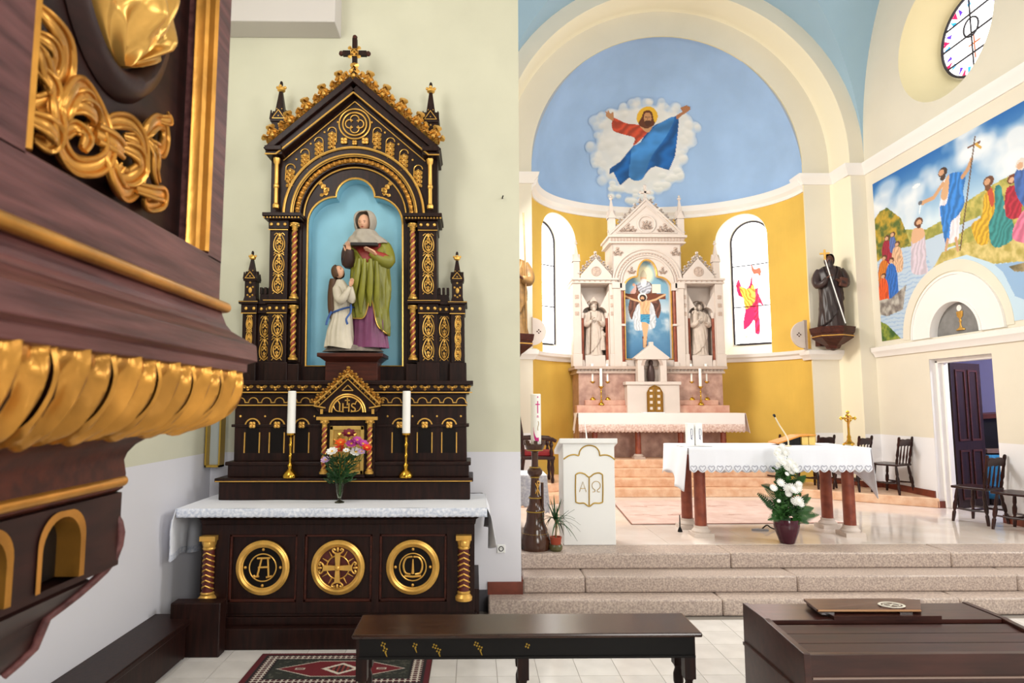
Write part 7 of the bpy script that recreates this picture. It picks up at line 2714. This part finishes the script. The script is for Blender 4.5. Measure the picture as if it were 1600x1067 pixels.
m = MB().tube([lp(*p) for p in smooth_line([(320, 526), (336, 524), (338, 512), (320, 495), (316, 470), (330, 450), (348, 446), (366, 452), (378, 472), (374, 495), (356, 512), (358, 524), (374, 526)], 5)], .0035, 5)
m.build('letter_omega', M_goldpaint, le)
mi = thing('lectern_microphone', 'thin white gooseneck microphone on top of the white lectern', 'microphone', (1.265, 7.2, 1.602))
MB().lathe([(.035, -.012), (.035, .008), (.012, .018)], 14).tube([(0, 0, 0), (-.004, .02, .09), (-.012, .06, .2)], [.009, .007, .006], 8).build('gooseneck', M_whitepaint, mi)

# ------------------------------------------------------------------ paschal candle on its turned stand
KP = .00695
pk = thing('paschal_candle_stand', 'brown turned wooden candle stand with gilt rings beside the pier', 'candle stand', (0.66, 6.97, ZS))
rows = [(862, 22), (857, 23.2), (848, 23.6), (843, 21.5), (840, 21), (836, 18.5), (832, 18.8), (829, 17), (822, 14.2), (812, 13.2), (807, 13), (804, 13.6), (801, 12), (795, 9.4), (788, 9), (784, 9.6), (781, 7.6), (768, 6.8), (756, 6.3), (753, 7), (751, 9.5), (748, 11.6), (744, 11.8), (740, 8.5), (738, 5.4), (730, 5.0), (716, 5.4), (714, 7.5)]
zb = rows[0][0]
zf = lambda y: (zb - y) * KP
M_stand = mat('brown_lacquered_wood', (74, 44, 30), .2, var=.25, vscale=5)
MB().lathe([(r * KP, zf(y)) for y, r in rows], 32).build('turned_post', M_stand, pk, smooth=40)
m = MB().lathe([(.075, zf(714)), (.09, zf(712)), (.112, zf(704)), (.108, zf(703)), (.08, zf(711)), (.001, zf(711))], 16)
for k in range(8):
    a = 2 * PI * k / 8
    m.box(-.02, .02, -.006, .006, 0, .05, M=T(.112 * cos(a), .112 * sin(a), zf(705)) @ RZ(a + PI / 2))
m.build('crown', M_stand, pk, smooth=40)
for (y, r) in ((838, 18.9), (805.5, 13.3), (785, 9.4), (754, 6.9), (739, 7.8), (712.5, 12.4)):
    o = MB().tube([(r * KP * cos(2 * PI * k / 28), r * KP * sin(2 * PI * k / 28), zf(y)) for k in range(28)], .006, 6, closed=True).build('gilt_ring', M_goldpaint, pk)
m = MB()
for seg in ([(-.02, .055), (.024, -.055)], [(.024, .055), (-.02, -.055)], [(.0, -.07), (.0, .075)], [(.0, .075), (.025, .07), (.025, .045), (.0, .04)]):
    m.tube([(x + .02, -.058, z + zf(770)) for x, z in seg], .005, 5)
m.build('gilt_monogram', M_gold, pk)
MB().tube([(.075, -.02, zf(826)), (.075, -.02, zf(762))], .016, 10).build('side_rod', M_stand, pk)
pc = thing('paschal_candle', 'tall thick white candle with magenta cross and swoosh, on the brown turned stand', 'candle', (0.674, 6.97, ZS + zf(710.5)))
ch = zf(626) - zf(710.5)
MB().lathe([(.056, 0), (.056, ch - .006), (.05, ch), (.02, ch - .004)], 28).build('wax', M_wax, pc)
M_mag = mat('magenta_wax', (204, 24, 126), .5)
def cyl(x, z):
    return (x, -sqrt(max(0, .0572 ** 2 - x * x)), z)
def czz(y):
    return ch - (y - 626) * KP
m = MB()
def patch(x0, x1, y0, y1):
    m.grid(lambda u, v: cyl(x0 + (x1 - x0) * u, czz(y0) + (czz(y1) - czz(y0)) * v), 4, 2)
patch(.012, .022, 637, 656); patch(-.008, .04, 641.5, 643.2); patch(.012, .024, 630, 632)
patch(.008, .012, 660, 663); patch(.008, .024, 659.5, 660.5); patch(.02, .024, 660, 663)
sw = smooth_line([(-.030, 677), (-.022, 686), (-.002, 693), (.026, 693)], 6)
sw2 = smooth_line([(-.030, 678), (-.026, 691), (-.008, 699), (.026, 699)], 6)
m.add([cyl(p[0], czz(p[1])) for p in sw] + [cyl(p[0], czz(p[1])) for p in sw2], [(i, i + 1, len(sw) + i + 1, len(sw) + i) for i in range(len(sw) - 1)])
m.build('magenta_cross', M_mag, pc, smooth=0, thick=.002)
m = MB().tube([cyl(.02 + .006 * sin(k), czz(668 + k * 2.4)) for k in range(7)], .003, 5)
m.build('gold_wheat', M_goldpaint, pc)

# ------------------------------------------------------------------ potted dragon tree
pp = thing('potted_dracaena', 'small spiky green plant in a terracotta pot before the white lectern', 'plant', (0.865, 6.88, ZS))
MB().lathe([(.055, 0), (.07, .02), (.072, .05), (.06, .07), (.001, .06)], 18).build('saucer_pot', mat('olive_glaze', (92, 88, 50), .3, var=.4, vscale=12), pp)
MB().lathe([(.052, .06), (.06, .13), (.063, .13), (.063, .145), (.054, .145), (.052, .13), (.001, .128)], 18).build('terracotta_pot', mat('terracotta', (166, 66, 38), .7, var=.2, vscale=9), pp)
MB().tube([(0, 0, .12), (.004, 0, .22), (-.004, 0, .34)], [.010, .009, .008], 7).tube([(.004, 0, .22), (.02, -.01, .30)], [.007, .005], 6).build('stem', mat('plant_stem', (112, 96, 60), .7), pp)
rng = random.Random(4)
lsrc = None
for k in range(34):
    a, el = rng.uniform(0, 2 * PI), rng.uniform(.1, 1.35)
    L = rng.uniform(.18, .31)
    pts = []
    for i in range(6):
        t = i / 5
        pts.append((L * t * cos(el) , 0, L * t * sin(el) - .19 * t * t * cos(el) * (1.1 if el < .7 else .4)))
    m = MB()
    for i, p in enumerate(pts):
        w = .0105 * (1 - (i / 5) ** 2) + .001
        m.v += [(p[0], -w, p[2]), (p[0], 0, p[2] - .003), (p[0], w, p[2])]
    for i in range(5):
        for j in range(2):
            m.f.append((i * 3 + j, i * 3 + j + 1, i * 3 + 4 + j, i * 3 + 3 + j))
    o = m.build('strap_leaf', M_leafdark, pp, smooth=60)
    o.location = (-.004 + (.02 if k % 3 == 0 else 0), 0, .335 - (.03 if k % 3 == 0 else 0) - rng.uniform(0, .03))
    o.rotation_euler = (0, 0, a)

# ------------------------------------------------------------------ free-standing altar table on red marble columns
ft = thing('marble_altar_table', 'free-standing altar table on four red marble columns with white bases', 'table', (3.55, 7.85, ZS))
def F():
    return MB(T(-3.55, -7.85, -ZS))
F().box(2.50, 4.53, 7.42, 8.26, 1.42, 1.50).build('table_top', M_altarwhite, ft, smooth=0, bevel=.006)
for x in (2.66, 4.42):
    for y in (7.62, 8.10):
        c_ = F().lathe([(.068, ZS + .12), (.066, 1.42)], 20, (x, y, 0)).build('column', M_redmarble, ft)
        F().box(x - .115, x + .115, y - .115, y + .115, ZS, ZS + .045).lathe([(.105, ZS + .045), (.108, ZS + .065), (.08, ZS + .095), (.082, ZS + .122)], 20, (x, y, 0)).build('base', M_altarwhite, c_, smooth=35)
tc_ = thing('table_cloth', 'white altar cloth with a hem of lace hearts on the marble altar table', 'tablecloth', (3.55, 7.85, 1.501))
def TC():
    return MB(T(-3.55, -7.85, -1.501))
tx0, tx1, ty0, ty1 = 2.46, 4.56, 7.38, 8.30
m = TC()
m.grid(lambda u, v: (tx0 + (tx1 - tx0) * u, ty0 + (ty1 - ty0) * v, 1.504 + .0015 * sin(u * 31 + v * 7)), 40, 14)
m.build('cloth_top', M_cloth, tc_)
NH = 21
m = TC()
def frontfn(u, v):
    x = tx0 + (tx1 - tx0) * u
    sc = abs(sin(PI * u * NH))
    return (x, ty0 - .006 - .016 * v + .008 * sin(u * 37) * v, 1.504 - v * (.245 + .032 * sc))
m.grid(frontfn, NH * 8 + 1, 10)
fr = m.build('front_drop', M_cloth, tc_, thick=.002)
h0 = None
for k in range(NH):
    x = tx0 + (tx1 - tx0) * (k + .5) / NH
    pts = [(0, -.028), (.020, -.008), (.026, .008), (.018, .018), (.008, .016), (0, .008), (-.008, .016), (-.018, .018), (-.026, .008), (-.020, -.008)]
    if h0 is None:
        mm = MB().tube([(p[0] * 1.4, 0, p[1] * 1.4) for p in pts], .0042, 5, closed=True, flat=.4, up=(0, 1, 0))
        h0 = mm.build('lace_heart', mat('lace_grey', (166, 166, 180), .9), fr)
    o = h0 if k == 0 else piece(h0, fr)
    u = (k + .5) / NH
    o.location = (x - 3.55, ty0 - .025 + .008 * sin(u * 37) - 7.85, 1.504 - .225 - 1.501)
for s, x in ((-1, tx0), (1, tx1)):
    def sf(u, v, s=s, x=x):
        ln = .44 - .12 * u + .05 * sin(u * 9 + s) + .10 * math.exp(-(u / .12) ** 2)
        out = .012 + .06 * v * (1 - .4 * u) + .03 * v * sin(u * 11 + s)
        return (x + s * out, ty0 - .01 + (ty1 - ty0 + .01) * u + .03 * v * math.exp(-(u / .2) ** 2) * 2.0, 1.504 - v * ln)
    m = TC()
    m.grid(sf, 46, 14)
    m.build('side_drop', M_cloth, tc_, thick=.002)
m = TC().grid(lambda u, v: (tx0 + (tx1 - tx0) * u, ty1 + .006 + .02 * v + .01 * sin(u * 29) * v, 1.504 - v * (.36 + .02 * sin(u * 40))), 60, 8)
m.build('back_drop', M_cloth, tc_, thick=.002)
# things on the table
TZ = 1.507
M_cardink = mat('card_ink', (70, 74, 130), .6)
tray = MB().box(-.19, .19, -.08, .08, 0, .006).build('card_tray', M_whitepaint, None, bevel=.002)
_cy = 7.68
tray.location = (atY(1085, 695, _cy).x, _cy, TZ)
tag(tray, 'thin white tray under the two upright cards on the altar table', 'tray')
for px_, lab in ((1078, 'left one of two upright white cards with a small emblem on the altar table'), (1091, 'right one of two upright white cards with a small emblem on the altar table')):
    c_ = thing('upright_card', lab, 'card', (atY(px_, 690, _cy).x, _cy, TZ + .0062))
    MB().box(-.041, .041, -.035, .035, 0, .265).build('card', M_whitepaint, c_, smooth=0, bevel=.002)
    m = MB().tube([(.014 + .012 * cos(t), -.036, .155 + .045 * sin(t)) for t in [2 * PI * k / 16 for k in range(16)]], .0022, 5, closed=True)
    m.tube([(.004, -.036, .2), (.004, -.036, .08)], .0022, 5).tube([(.018, -.036, .1), (.008, -.036, .085), (.016, -.036, .07)], .004, 5)
    m.build('emblem', M_cardink, c_)
bs = thing('book_stand', 'sloping orange wooden book stand on the altar table', 'book stand', (atY(1243, 690, 7.95).x, 7.95, TZ))
M_orwood = mat('orange_wood', (214, 138, 36), .4, var=.2, vscale=6)
MB().prism([(-.27, .012), (.0, .10), (.20, .115), (.20, .128), (0, .118), (-.28, .028)], -.12, .14).build('desk_board', M_orwood, bs, smooth=0, bevel=.003)
MB().prism([(-.2, 0), (.02, 0), (.02, .10), (-.0, .10), (-.2, .035)], -.08, .1).build('dark_side', M_black, bs, smooth=0)
for x in (.03, .115):
    MB().box(x, x + .078, -.1, .1, 0, .1).build('box_block', mat('light_wood', (226, 192, 104), .5, var=.15, vscale=9), bs, smooth=0, bevel=.003)
mp_ = thing('altar_microphone', 'pale gooseneck microphone leaning over the altar table cloth', 'microphone', (atY(1232, 694, 7.6).x, 7.6, TZ))
_t = atY(1209, 648, 7.55) - mp_.location
MB().lathe([(.035, 0), (.035, .008), (.01, .014)], 14).tube([tuple(v) for v in smooth_line([(0, 0, 0), (-.01, 0, .1), (_t.x * .6, -.02, _t.z * .68), (_t.x * .92, -.04, _t.z * .95)], 6)], .0085, 8).build('gooseneck', mat('beige_plastic', (226, 210, 176), .5), mp_)
MB().tube([(_t.x * .9, -.04, _t.z * .94), tuple(_t)], [.012, .016], 8).build('microphone_head', M_black, mp_)
cc = thing('standing_crucifix', 'brass standing crucifix at the right end of the altar table', 'crucifix', (atY(1327, 692, 7.75).x, 7.75, TZ))
m = MB().lathe([(.001, .012), (.06, .012), (.055, .03), (.03, .05), (.02, .08), (.024, .1), (.014, .13)], 6, a0=.5)
for k in range(3):
    m.ball((.06 * cos(k * 2.094 - PI / 2), .06 * sin(k * 2.094 - PI / 2), .012), .014, 8, 6)
m.build('foot', M_brass, cc)
m = MB().box(-.011, .011, -.007, .007, .12, .39).box(-.075, .075, -.007, .007, .315, .337)
for (x, z) in ((-.083, .326), (.083, .326), (0, .4)):
    for k in range(3):
        a = {(-.083, .326): PI, (.083, .326): 0, (0, .4): PI / 2}[(x, z)] + (k - 1) * 1.4
        m.ball((x + .012 * cos(a), 0, z + .012 * sin(a)), (.012, .008, .012), 8, 6)
ring_mb(.042, .009, 24, M=T(0, 0, .326), mb=m)
m.build('cross', M_brass, cc, smooth=30)
m = MB().tube([(0, -.012, .335), (.004, -.014, .29), (-.002, -.013, .25), (0, -.011, .215)], [.008, .012, .009, .006], 8).tube([(-.06, -.01, .34), (0, -.014, .322), (.06, -.01, .34)], [.004, .006, .004], 6).ball((0, -.014, .35), (.008, .009, .011), 8, 6)
m.build('corpus', M_gold_old, cc)

# ------------------------------------------------------------------ flower arrangement in a plum pot before the table
_f = atY(1230, 842, 7.22)
fv = thing('plum_pot', 'glossy dark plum flower pot on the marble floor before the altar table', 'pot', (_f.x, 7.22, ZS))
fk = .0072
MB().lathe([(.001, 0), (10 * fk, 0), (11 * fk, .005), (13.5 * fk, .06), (17 * fk, .13), (18.8 * fk, .19), (18.9 * fk, .225), (17.8 * fk, .26), (16.8 * fk, .26), (17.6 * fk, .225), (.001, .2)], 32).build('pot', mat('plum_glaze', (74, 22, 40), .15, var=.2, vscale=4), fv, smooth=50)
fa = thing('flower_arrangement', 'tall arrangement of white chrysanthemums and green fronds in the plum pot', 'flowers', (_f.x, 7.22, ZS + .205))
def ff_(px_, py_, y):
    return atY(px_, py_, y) - fa.location
rng = random.Random(9)
def frond(p0, p1, sag, w, n=15):
    """palm leaf: curved rib with leaflets"""
    m = MB()
    p0, p1 = Vector(p0), Vector(p1)
    rib = [p0.lerp(p1, t) + Vector((0, 0, -sag * (t * t - t * .2))) for t in [k / 10 for k in range(11)]]
    m.tube([tuple(p) for p in rib], .0025, 4)
    ax = (p1 - p0).normalized()
    sd = ax.cross(Vector((0, -1, .4))).normalized()
    for k in range(n):
        t = .12 + .88 * k / (n - 1)
        i = min(9, int(t * 10))
        c = rib[i].lerp(rib[i + 1], t * 10 - i)
        L = w * (sin(PI * min(1, t * .8 + .2)) * .9 + .15)
        for s in (-1, 1):
            tip = c + sd * s * L + ax * L * .8 + Vector((0, 0, -L * .25))
            b = ax * .006
            m.add([tuple(c - b), tuple(c.lerp(tip, .5) - b * 1.3), tuple(tip), tuple(c.lerp(tip, .5) + b * 1.3), tuple(c + b)], [(0, 1, 2, 3, 4)])
    return m


FR = [((1232, 804), (1278, 802), .02, .06), ((1228, 804), (1184, 770), .02, .06), ((1238, 790), (1266, 775), .02, .05), ((1226, 790), (1196, 762), .02, .05), ((1240, 800), (1270, 790), .03, .055), ((1230, 806), (1185, 765), .05, .07), ((1230, 806), (1200, 800), .10, .07), ((1232, 806), (1272, 800), .03, .08), ((1236, 806), (1262, 805), .10, .07), ((1232, 800), (1214, 735), .0, .06), ((1236, 800), (1252, 745), .0, .06), ((1228, 806), (1215, 812), .06, .06), ((1240, 806), (1248, 812), .06, .06),
      ((1226, 800), (1196, 780), .04, .07), ((1234, 800), (1230, 712), .0, .05), ((1238, 800), (1262, 770), .02, .06), ((1228, 790), (1212, 748), .0, .06), ((1222, 770), (1190, 752), .05, .05), ((1238, 760), (1258, 742), .01, .05), ((1232, 806), (1232, 815), .06, .06), ((1228, 770), (1220, 720), 0, .05), ((1236, 780), (1246, 735), 0, .05), ((1226, 800), (1207, 792), .06, .07), ((1236, 800), (1256, 790), .05, .07)]
for i, (a, b, sag, w) in enumerate(FR):
    y0 = 7.20
    frond(ff_(a[0], a[1], y0), ff_(b[0], b[1], y0 - .09 + .05 * (i % 3)), sag, w).build('palm_frond', M_leafdark if i % 2 else M_leaf, fa, smooth=0)
m = MB()
for k in range(300):
    t = rng.uniform(0, 1)
    c = Vector((rng.uniform(-.15, .15) * (1 - .6 * t), rng.uniform(-.09, .06) * (1 - .5 * t), .06 + t * .52))
    leaf_mb(.045, rng.uniform(.06, .1), 2, .008, aim(c, (rng.uniform(-1, 1), rng.uniform(-1, .3), rng.uniform(-.2, 1)), rng.uniform(0, 6)), m)
m.build('foliage', M_leaf, fa, smooth=0)['kind'] = 'stuff'
mum = flower_mb(.055, 14, .45, .35, 3)
mum.ball((0, 0, .012), (.03, .03, .022), 8, 6)
mum0 = None
for (px_, py_, sc) in ((1216, 704, .9), (1222, 699, .8), (1226, 708, 1), (1213, 709, .7), (1219, 717, .8), (1215, 726, .6), (1224, 724, .8), (1232, 723, 1), (1238, 729, 1.1), (1229, 730, .9), (1242, 735, .8), (1236, 738, .7), (1219, 755, .9), (1208, 763, .8), (1231, 763, 1), (1238, 765, 1.2), (1245, 762, 1), (1248, 757, .7), (1232, 772, .7), (1240, 785, .9), (1247, 783, 1.0), (1250, 788, .8), (1217, 783, .4), (1229, 741, .5)):
    p = ff_(px_, py_, 7.09 + rng.uniform(-.03, .03))
    if mum0 is None:
        mum0 = mum.build('chrysanthemum', M_petalw, fa, smooth=0)
        o = mum0
    else:
        o = piece(mum0, fa)
    o.matrix_basis = aim(p, (p.x * 1.5 + rng.uniform(-.3, .3), -1, rng.uniform(.1, .8))) @ Matrix.Scale(sc, 4)
# floor box with cable, small black floor stand
fb = thing('floor_microphone', 'flat grey floor microphone with black cable beside the plum pot', 'microphone', tuple(atZ(1187, 829, ZS)))
MB().prism([(-.10, .0), (.09, -.05), (.11, .03), (-.02, .07)], .0, .022, 'xy').build('base_plate', mat('grey_plastic', (150, 150, 156), .4), fb, smooth=0, bevel=.004)
MB().tube([tuple(v) for v in smooth_line([(.04, .02, .02), (.10, .02, .06), (.15, .02, .03), (.22, .0, .008), (.3, -.05, .006)], 6)], .008, 7).build('cable', M_black, fb)
bsd = thing('black_floor_stand', 'small black rod with conical foot behind the front left marble column', 'stand', (2.49, 7.86, ZS))
MB().lathe([(.03, 0), (.026, .02), (.008, .06), (.006, .2), (.001, .2)], 12).build('rod', M_black, bsd)
# pale carpet on the sanctuary floor
M_carpet = mat('pale_pink_carpet', (226, 200, 190), .8, vscale=5, col2=(214, 182, 170))
cp = thing('pale_carpet', 'pale pink carpet lying between the altar table and the high altar steps', 'carpet', (3.4, 9.35, ZS))
MB(T(-3.4, -9.35, -ZS)).prism([(2.02, 8.32), (4.78, 8.38), (4.72, 10.35), (2.2, 10.35)], ZS + .001, ZS + .008, 'xy').build('pile', M_carpet, cp, smooth=0)
m = MB(T(-3.4, -9.35, -ZS))
m.tube([(2.02, 8.32, ZS + .009), (4.78, 8.38, ZS + .009)], .010, 5, flat=.4, up=(0, 0, 1)).tube([(2.02, 8.32, ZS + .009), (2.2, 10.35, ZS + .009)], .010, 5, flat=.4, up=(0, 0, 1))
m.build('dark_edge', mat('carpet_edge', (150, 104, 88), .9), cp)
m = MB(T(-3.4, -9.35, -ZS))
rng = random.Random(2)
for k in range(40):
    x, y = rng.uniform(2.2, 4.3), rng.choice((8.95, 9.0, 9.75, 9.8)) + rng.uniform(-.05, .05)
    m.tube([(x, y, ZS + .009), (x + rng.uniform(.02, .12), y + rng.uniform(-.03, .03), ZS + .009), (x + rng.uniform(.1, .2), y + rng.uniform(-.03, .03), ZS + .009)], .008, 4, flat=.2, up=(0, 0, 1))
m.build('worn_pattern', mat('carpet_pattern', (190, 142, 128), .9), cp)['kind'] = 'stuff'

# ------------------------------------------------------------------ small side table with lace cloth behind the candle stand
stt = thing('side_table', 'small dark side table under a white lace cloth behind the candle stand', 'table', (0.62, 7.95, ZS))
MB().box(-.22, .24, -.25, .25, .66, .69).build('table_top', M_chairwood, stt, smooth=0, bevel=.004)
for x in (-.19, .2):
    for y in (-.21, .21):
        MB().lathe([(.026, 0), (.02, .2), (.03, .35), (.022, .5), (.03, .66)], 12, (x, y, 0)).build('leg', M_chairwood, stt)
stc = thing('side_table_cloth', 'white lace cloth hanging over the small table behind the candle stand', 'tablecloth', (0.62, 7.95, ZS + .691))
m = MB().grid(lambda u, v: (-.25 + .5 * u, -.28 + .56 * v, .003), 10, 10)
m.build('cloth_top', M_cloth, stc)
m = MB()
def skirt_(u, v):
    t = u * 4
    i = int(t) % 4
    f = t - int(t)
    c4 = [(-.25, -.28), (.25, -.28), (.25, .28), (-.25, .28), (-.25, -.28)]
    x = c4[i][0] + (c4[i + 1][0] - c4[i][0]) * f
    y = c4[i][1] + (c4[i + 1][1] - c4[i][1]) * f
    o_ = 1 + v * (.08 + .05 * sin(u * 50))
    return (x * o_, y * o_, .003 - v * (.34 + .03 * abs(sin(u * 90)) - .08 * (f < .08 or f > .92) * -1))
m.grid(skirt_, 120, 10, closed_u=True)
m.build('hanging_lace', mat('side_lace', (232, 230, 234), .9, col2=(190, 190, 204), vscale=40), stc, thick=.002)

# ------------------------------------------------------------------ red velvet armchair at the left
ar = thing('red_armchair', 'dark carved armchair with red velvet seat and back, left of the lectern', 'armchair', (1.02, 10.58, 0.755), PI / 2)
MB().box(-.26, .26, -.26, .24, .42, .50).build('seat', M_redvelvet, ar, bevel=.025)
MB().box(-.28, .28, -.28, .26, .37, .42).build('seat_frame', M_chairwood, ar, bevel=.006)
for s in (-1, 1):
    MB().lathe([(.022, 0), (.03, .05), (.02, .1), (.032, .2), (.024, .3), (.034, .36), (.034, .42)], 12, (s * .24, -.24, 0)).build('leg', M_chairwood, ar)
    MB().tube([(s * .24, .27, 0), (s * .24, .22, .4), (s * .24, .25, .8), (s * .23, .30, 1.12)], [.026, .03, .026, .024], 8).build('leg', M_chairwood, ar)
    m = MB().tube([(s * .27, .24, .70), (s * .28, 0, .71), (s * .28, -.24, .69), (s * .28, -.30, .66)], [.024, .026, .032, .026], 8)
    m.lathe([(.02, .42), (.03, .5), (.018, .55), (.036, .6), (.018, .66), (.024, .69)], 10, (s * .27, -.22, 0))
    m.build('armrest', M_chairwood, ar)
m = MB().prism([(-.24, .52), (.24, .52), (.24, 1.08), (.14, 1.16), (.06, 1.25), (-.06, 1.25), (-.14, 1.16), (-.24, 1.08)], -.02, .02, M=T(0, .25, 0) @ RX(rad(-6)))
m.build('back_frame', M_chairwood, ar, smooth=0, bevel=.01)
MB().box(-.17, .17, -.05, -.01, .56, 1.02, M=T(0, .25, 0) @ RX(rad(-6))).build('back_cushion', M_redvelvet, ar, bevel=.015)

# ------------------------------------------------------------------ turned wooden chairs
def chair(label, loc, rz, group=None):
    t = thing('wooden_chair', label, 'chair', loc, rz, group)
    m = MB().prism([(-.19, .20), (-.22, -.10), (-.20, -.22), (0, -.235), (.20, -.22), (.22, -.10), (.19, .20)], .43, .462, 'xy')
    m.build('seat', M_chairwood, t, smooth=0, bevel=.008)
    prof = [(.016, 0), (.02, .06), (.022, .12), (.014, .14), (.024, .17), (.026, .24), (.016, .28), (.022, .31), (.018, .40), (.014, .44)]
    for sx in (-1, 1):
        for sy in (-1, 1):
            Mx = T(sx * .16, sy * .155, 0) @ Matrix(((1, 0, -sx * .10, 0.05 * sx), (0, 1, -sy * .12, .055 * sy), (0, 0, 1, 0), (0, 0, 0, 1)))
            MB().lathe(prof, 12, M=Mx).build('leg', M_chairwood, t)
    m = MB()
    for sx in (-1, 1):
        MB().tube([(sx * .19, -.18, .17), (sx * .19, 0, .165), (sx * .19, .18, .17)], [.01, .015, .01], 8).build('stretcher', M_chairwood, t)
    MB().tube([(-.19, 0, .165), (0, 0, .165), (.19, 0, .165)], [.01, .015, .01], 8).build('stretcher', M_chairwood, t)
    for sx in (-1, 1):
        z = [.44, .52, .56, .60, .66, .72, .76, .80, .845, .875, .885]
        r = [.016, .022, .014, .024, .02, .016, .022, .018, .022, .018, .008]
        MB().tube([(sx * (.175 + .02 * (q_ - .44)), .17 + .16 * (q_ - .44), q_) for q_ in z], r, 10).build('back_post', M_chairwood, t)
    for x in (-.09, 0, .09):
        z = [.45, .52, .57, .62, .70, .77]
        MB().tube([(x, .168 + .16 * (q_ - .44), q_) for q_ in z], [.008, .012, .016, .012, .009, .007], 8).build('spindle', M_chairwood, t)
    top = [(-.19, .80), (-.13, .845), (-.07, .85), (0, .84), (.07, .85), (.13, .845), (.19, .80), (.19, .745), (.10, .735), (.05, .75), (0, .735), (-.05, .75), (-.10, .735), (-.19, .745)]
    MB().prism(top, -.013, .013, M=T(0, .225, 0) @ T(0, 0, .8) @ RX(rad(-9)) @ T(0, 0, -.8)).build('crest_rail', M_chairwood, t, smooth=0, bevel=.006)
    return t


G1 = 'chairs along the right sanctuary wall'
c0_ = chair('dark turned wooden chair nearest the door on the low platform', (6.62, 10.18, .615), rad(-152), G1)
dup(c0_, (6.20, 10.53, .615), rad(-150), 'second dark wooden chair from the door, right of the crucifix')
dup(c0_, (5.77, 10.86, .615), rad(-158), 'dark wooden chair behind the brass crucifix, only its back above the cloth')
dup(c0_, (5.30, 11.12, .615), rad(-166), 'dark wooden chair behind the orange book stand, mostly hidden by the altar table')
n1 = dup(c0_, (6.60, 8.42, ZS), rad(-158), 'dark turned wooden chair in front of the open doorway')
n1['group'] = 'chairs before the doorway'
n2 = dup(c0_, (6.66, 7.84, ZS), rad(-160), 'dark turned wooden chair cut by the right picture edge')
n2['group'] = 'chairs before the doorway'

# ------------------------------------------------------------------ open sacristy door and what shows through it
sd = struct(MB().box(0, .74, -.022, .022, 0.004, 2.15).build('door_1', M_dark, None, smooth=0), 'dark panelled wooden door leaf standing open in the doorway')
sd.location = (7.13, 9.50, ZS)
sd.rotation_euler = (0, 0, math.atan2(.30, .70))
m = MB()
for (z0, z1) in ((.12, .85), (.98, 2.05)):
    for (x0, x1) in ((.1, .34), (.41, .65)):
        m = MB()
        for (a, b, c2, d2) in ((x0, x1, z0, z0 + .03), (x0, x1, z1 - .03, z1), (x0, x0 + .03, z0, z1), (x1 - .03, x1, z0, z1)):
            m.box(a, b, -.034, -.022, c2, d2)
        m.build('panel_moulding', M_darkred, sd, smooth=0, bevel=.003)
dk = thing('sacristy_desk', 'dark desk seen through the open door below the lilac wall', 'desk', (8.38, 10.12, ZS))
MB().box(-.5, .8, -.3, .45, .78, .84).build('desk_top', mat('grey_wood', (120, 92, 80), .5, var=.3, vscale=8), dk, smooth=0, bevel=.005)
MB().box(-.45, .78, -.25, .42, 0, .78).build('cabinet', M_dark, dk, smooth=0)
bk = thing('dark_bookcase', 'black cabinet with sloping lid on the sacristy desk behind the door', 'cabinet', (8.38, 10.22, ZS + .841))
MB().prism([(-.45, 0), (.7, 0), (.7, .50), (-.2, .50), (-.45, .45)], -.2, .3).build('case', M_black, bk, smooth=0, bevel=.004)
MB().prism([(-.45, .46), (.7, .51), (.7, .58), (-.45, .53)], -.25, .3).build('lid', M_darkred, bk, smooth=0)
M_bluecloth = mat('blue_woven_cloth', (38, 118, 160), .9, var=.35, vscale=30)
bc = thing('blue_cloth', 'blue woven cloth hanging from the desk front behind the doorway chair', 'cloth', (8.02, 9.80, ZS + .08))
MB().grid(lambda u, v: (-.22 + .7 * u, -.008 + .012 * sin(u * 30), .68 - .66 * v), 40, 8).build('weave', M_bluecloth, bc, thick=.004)
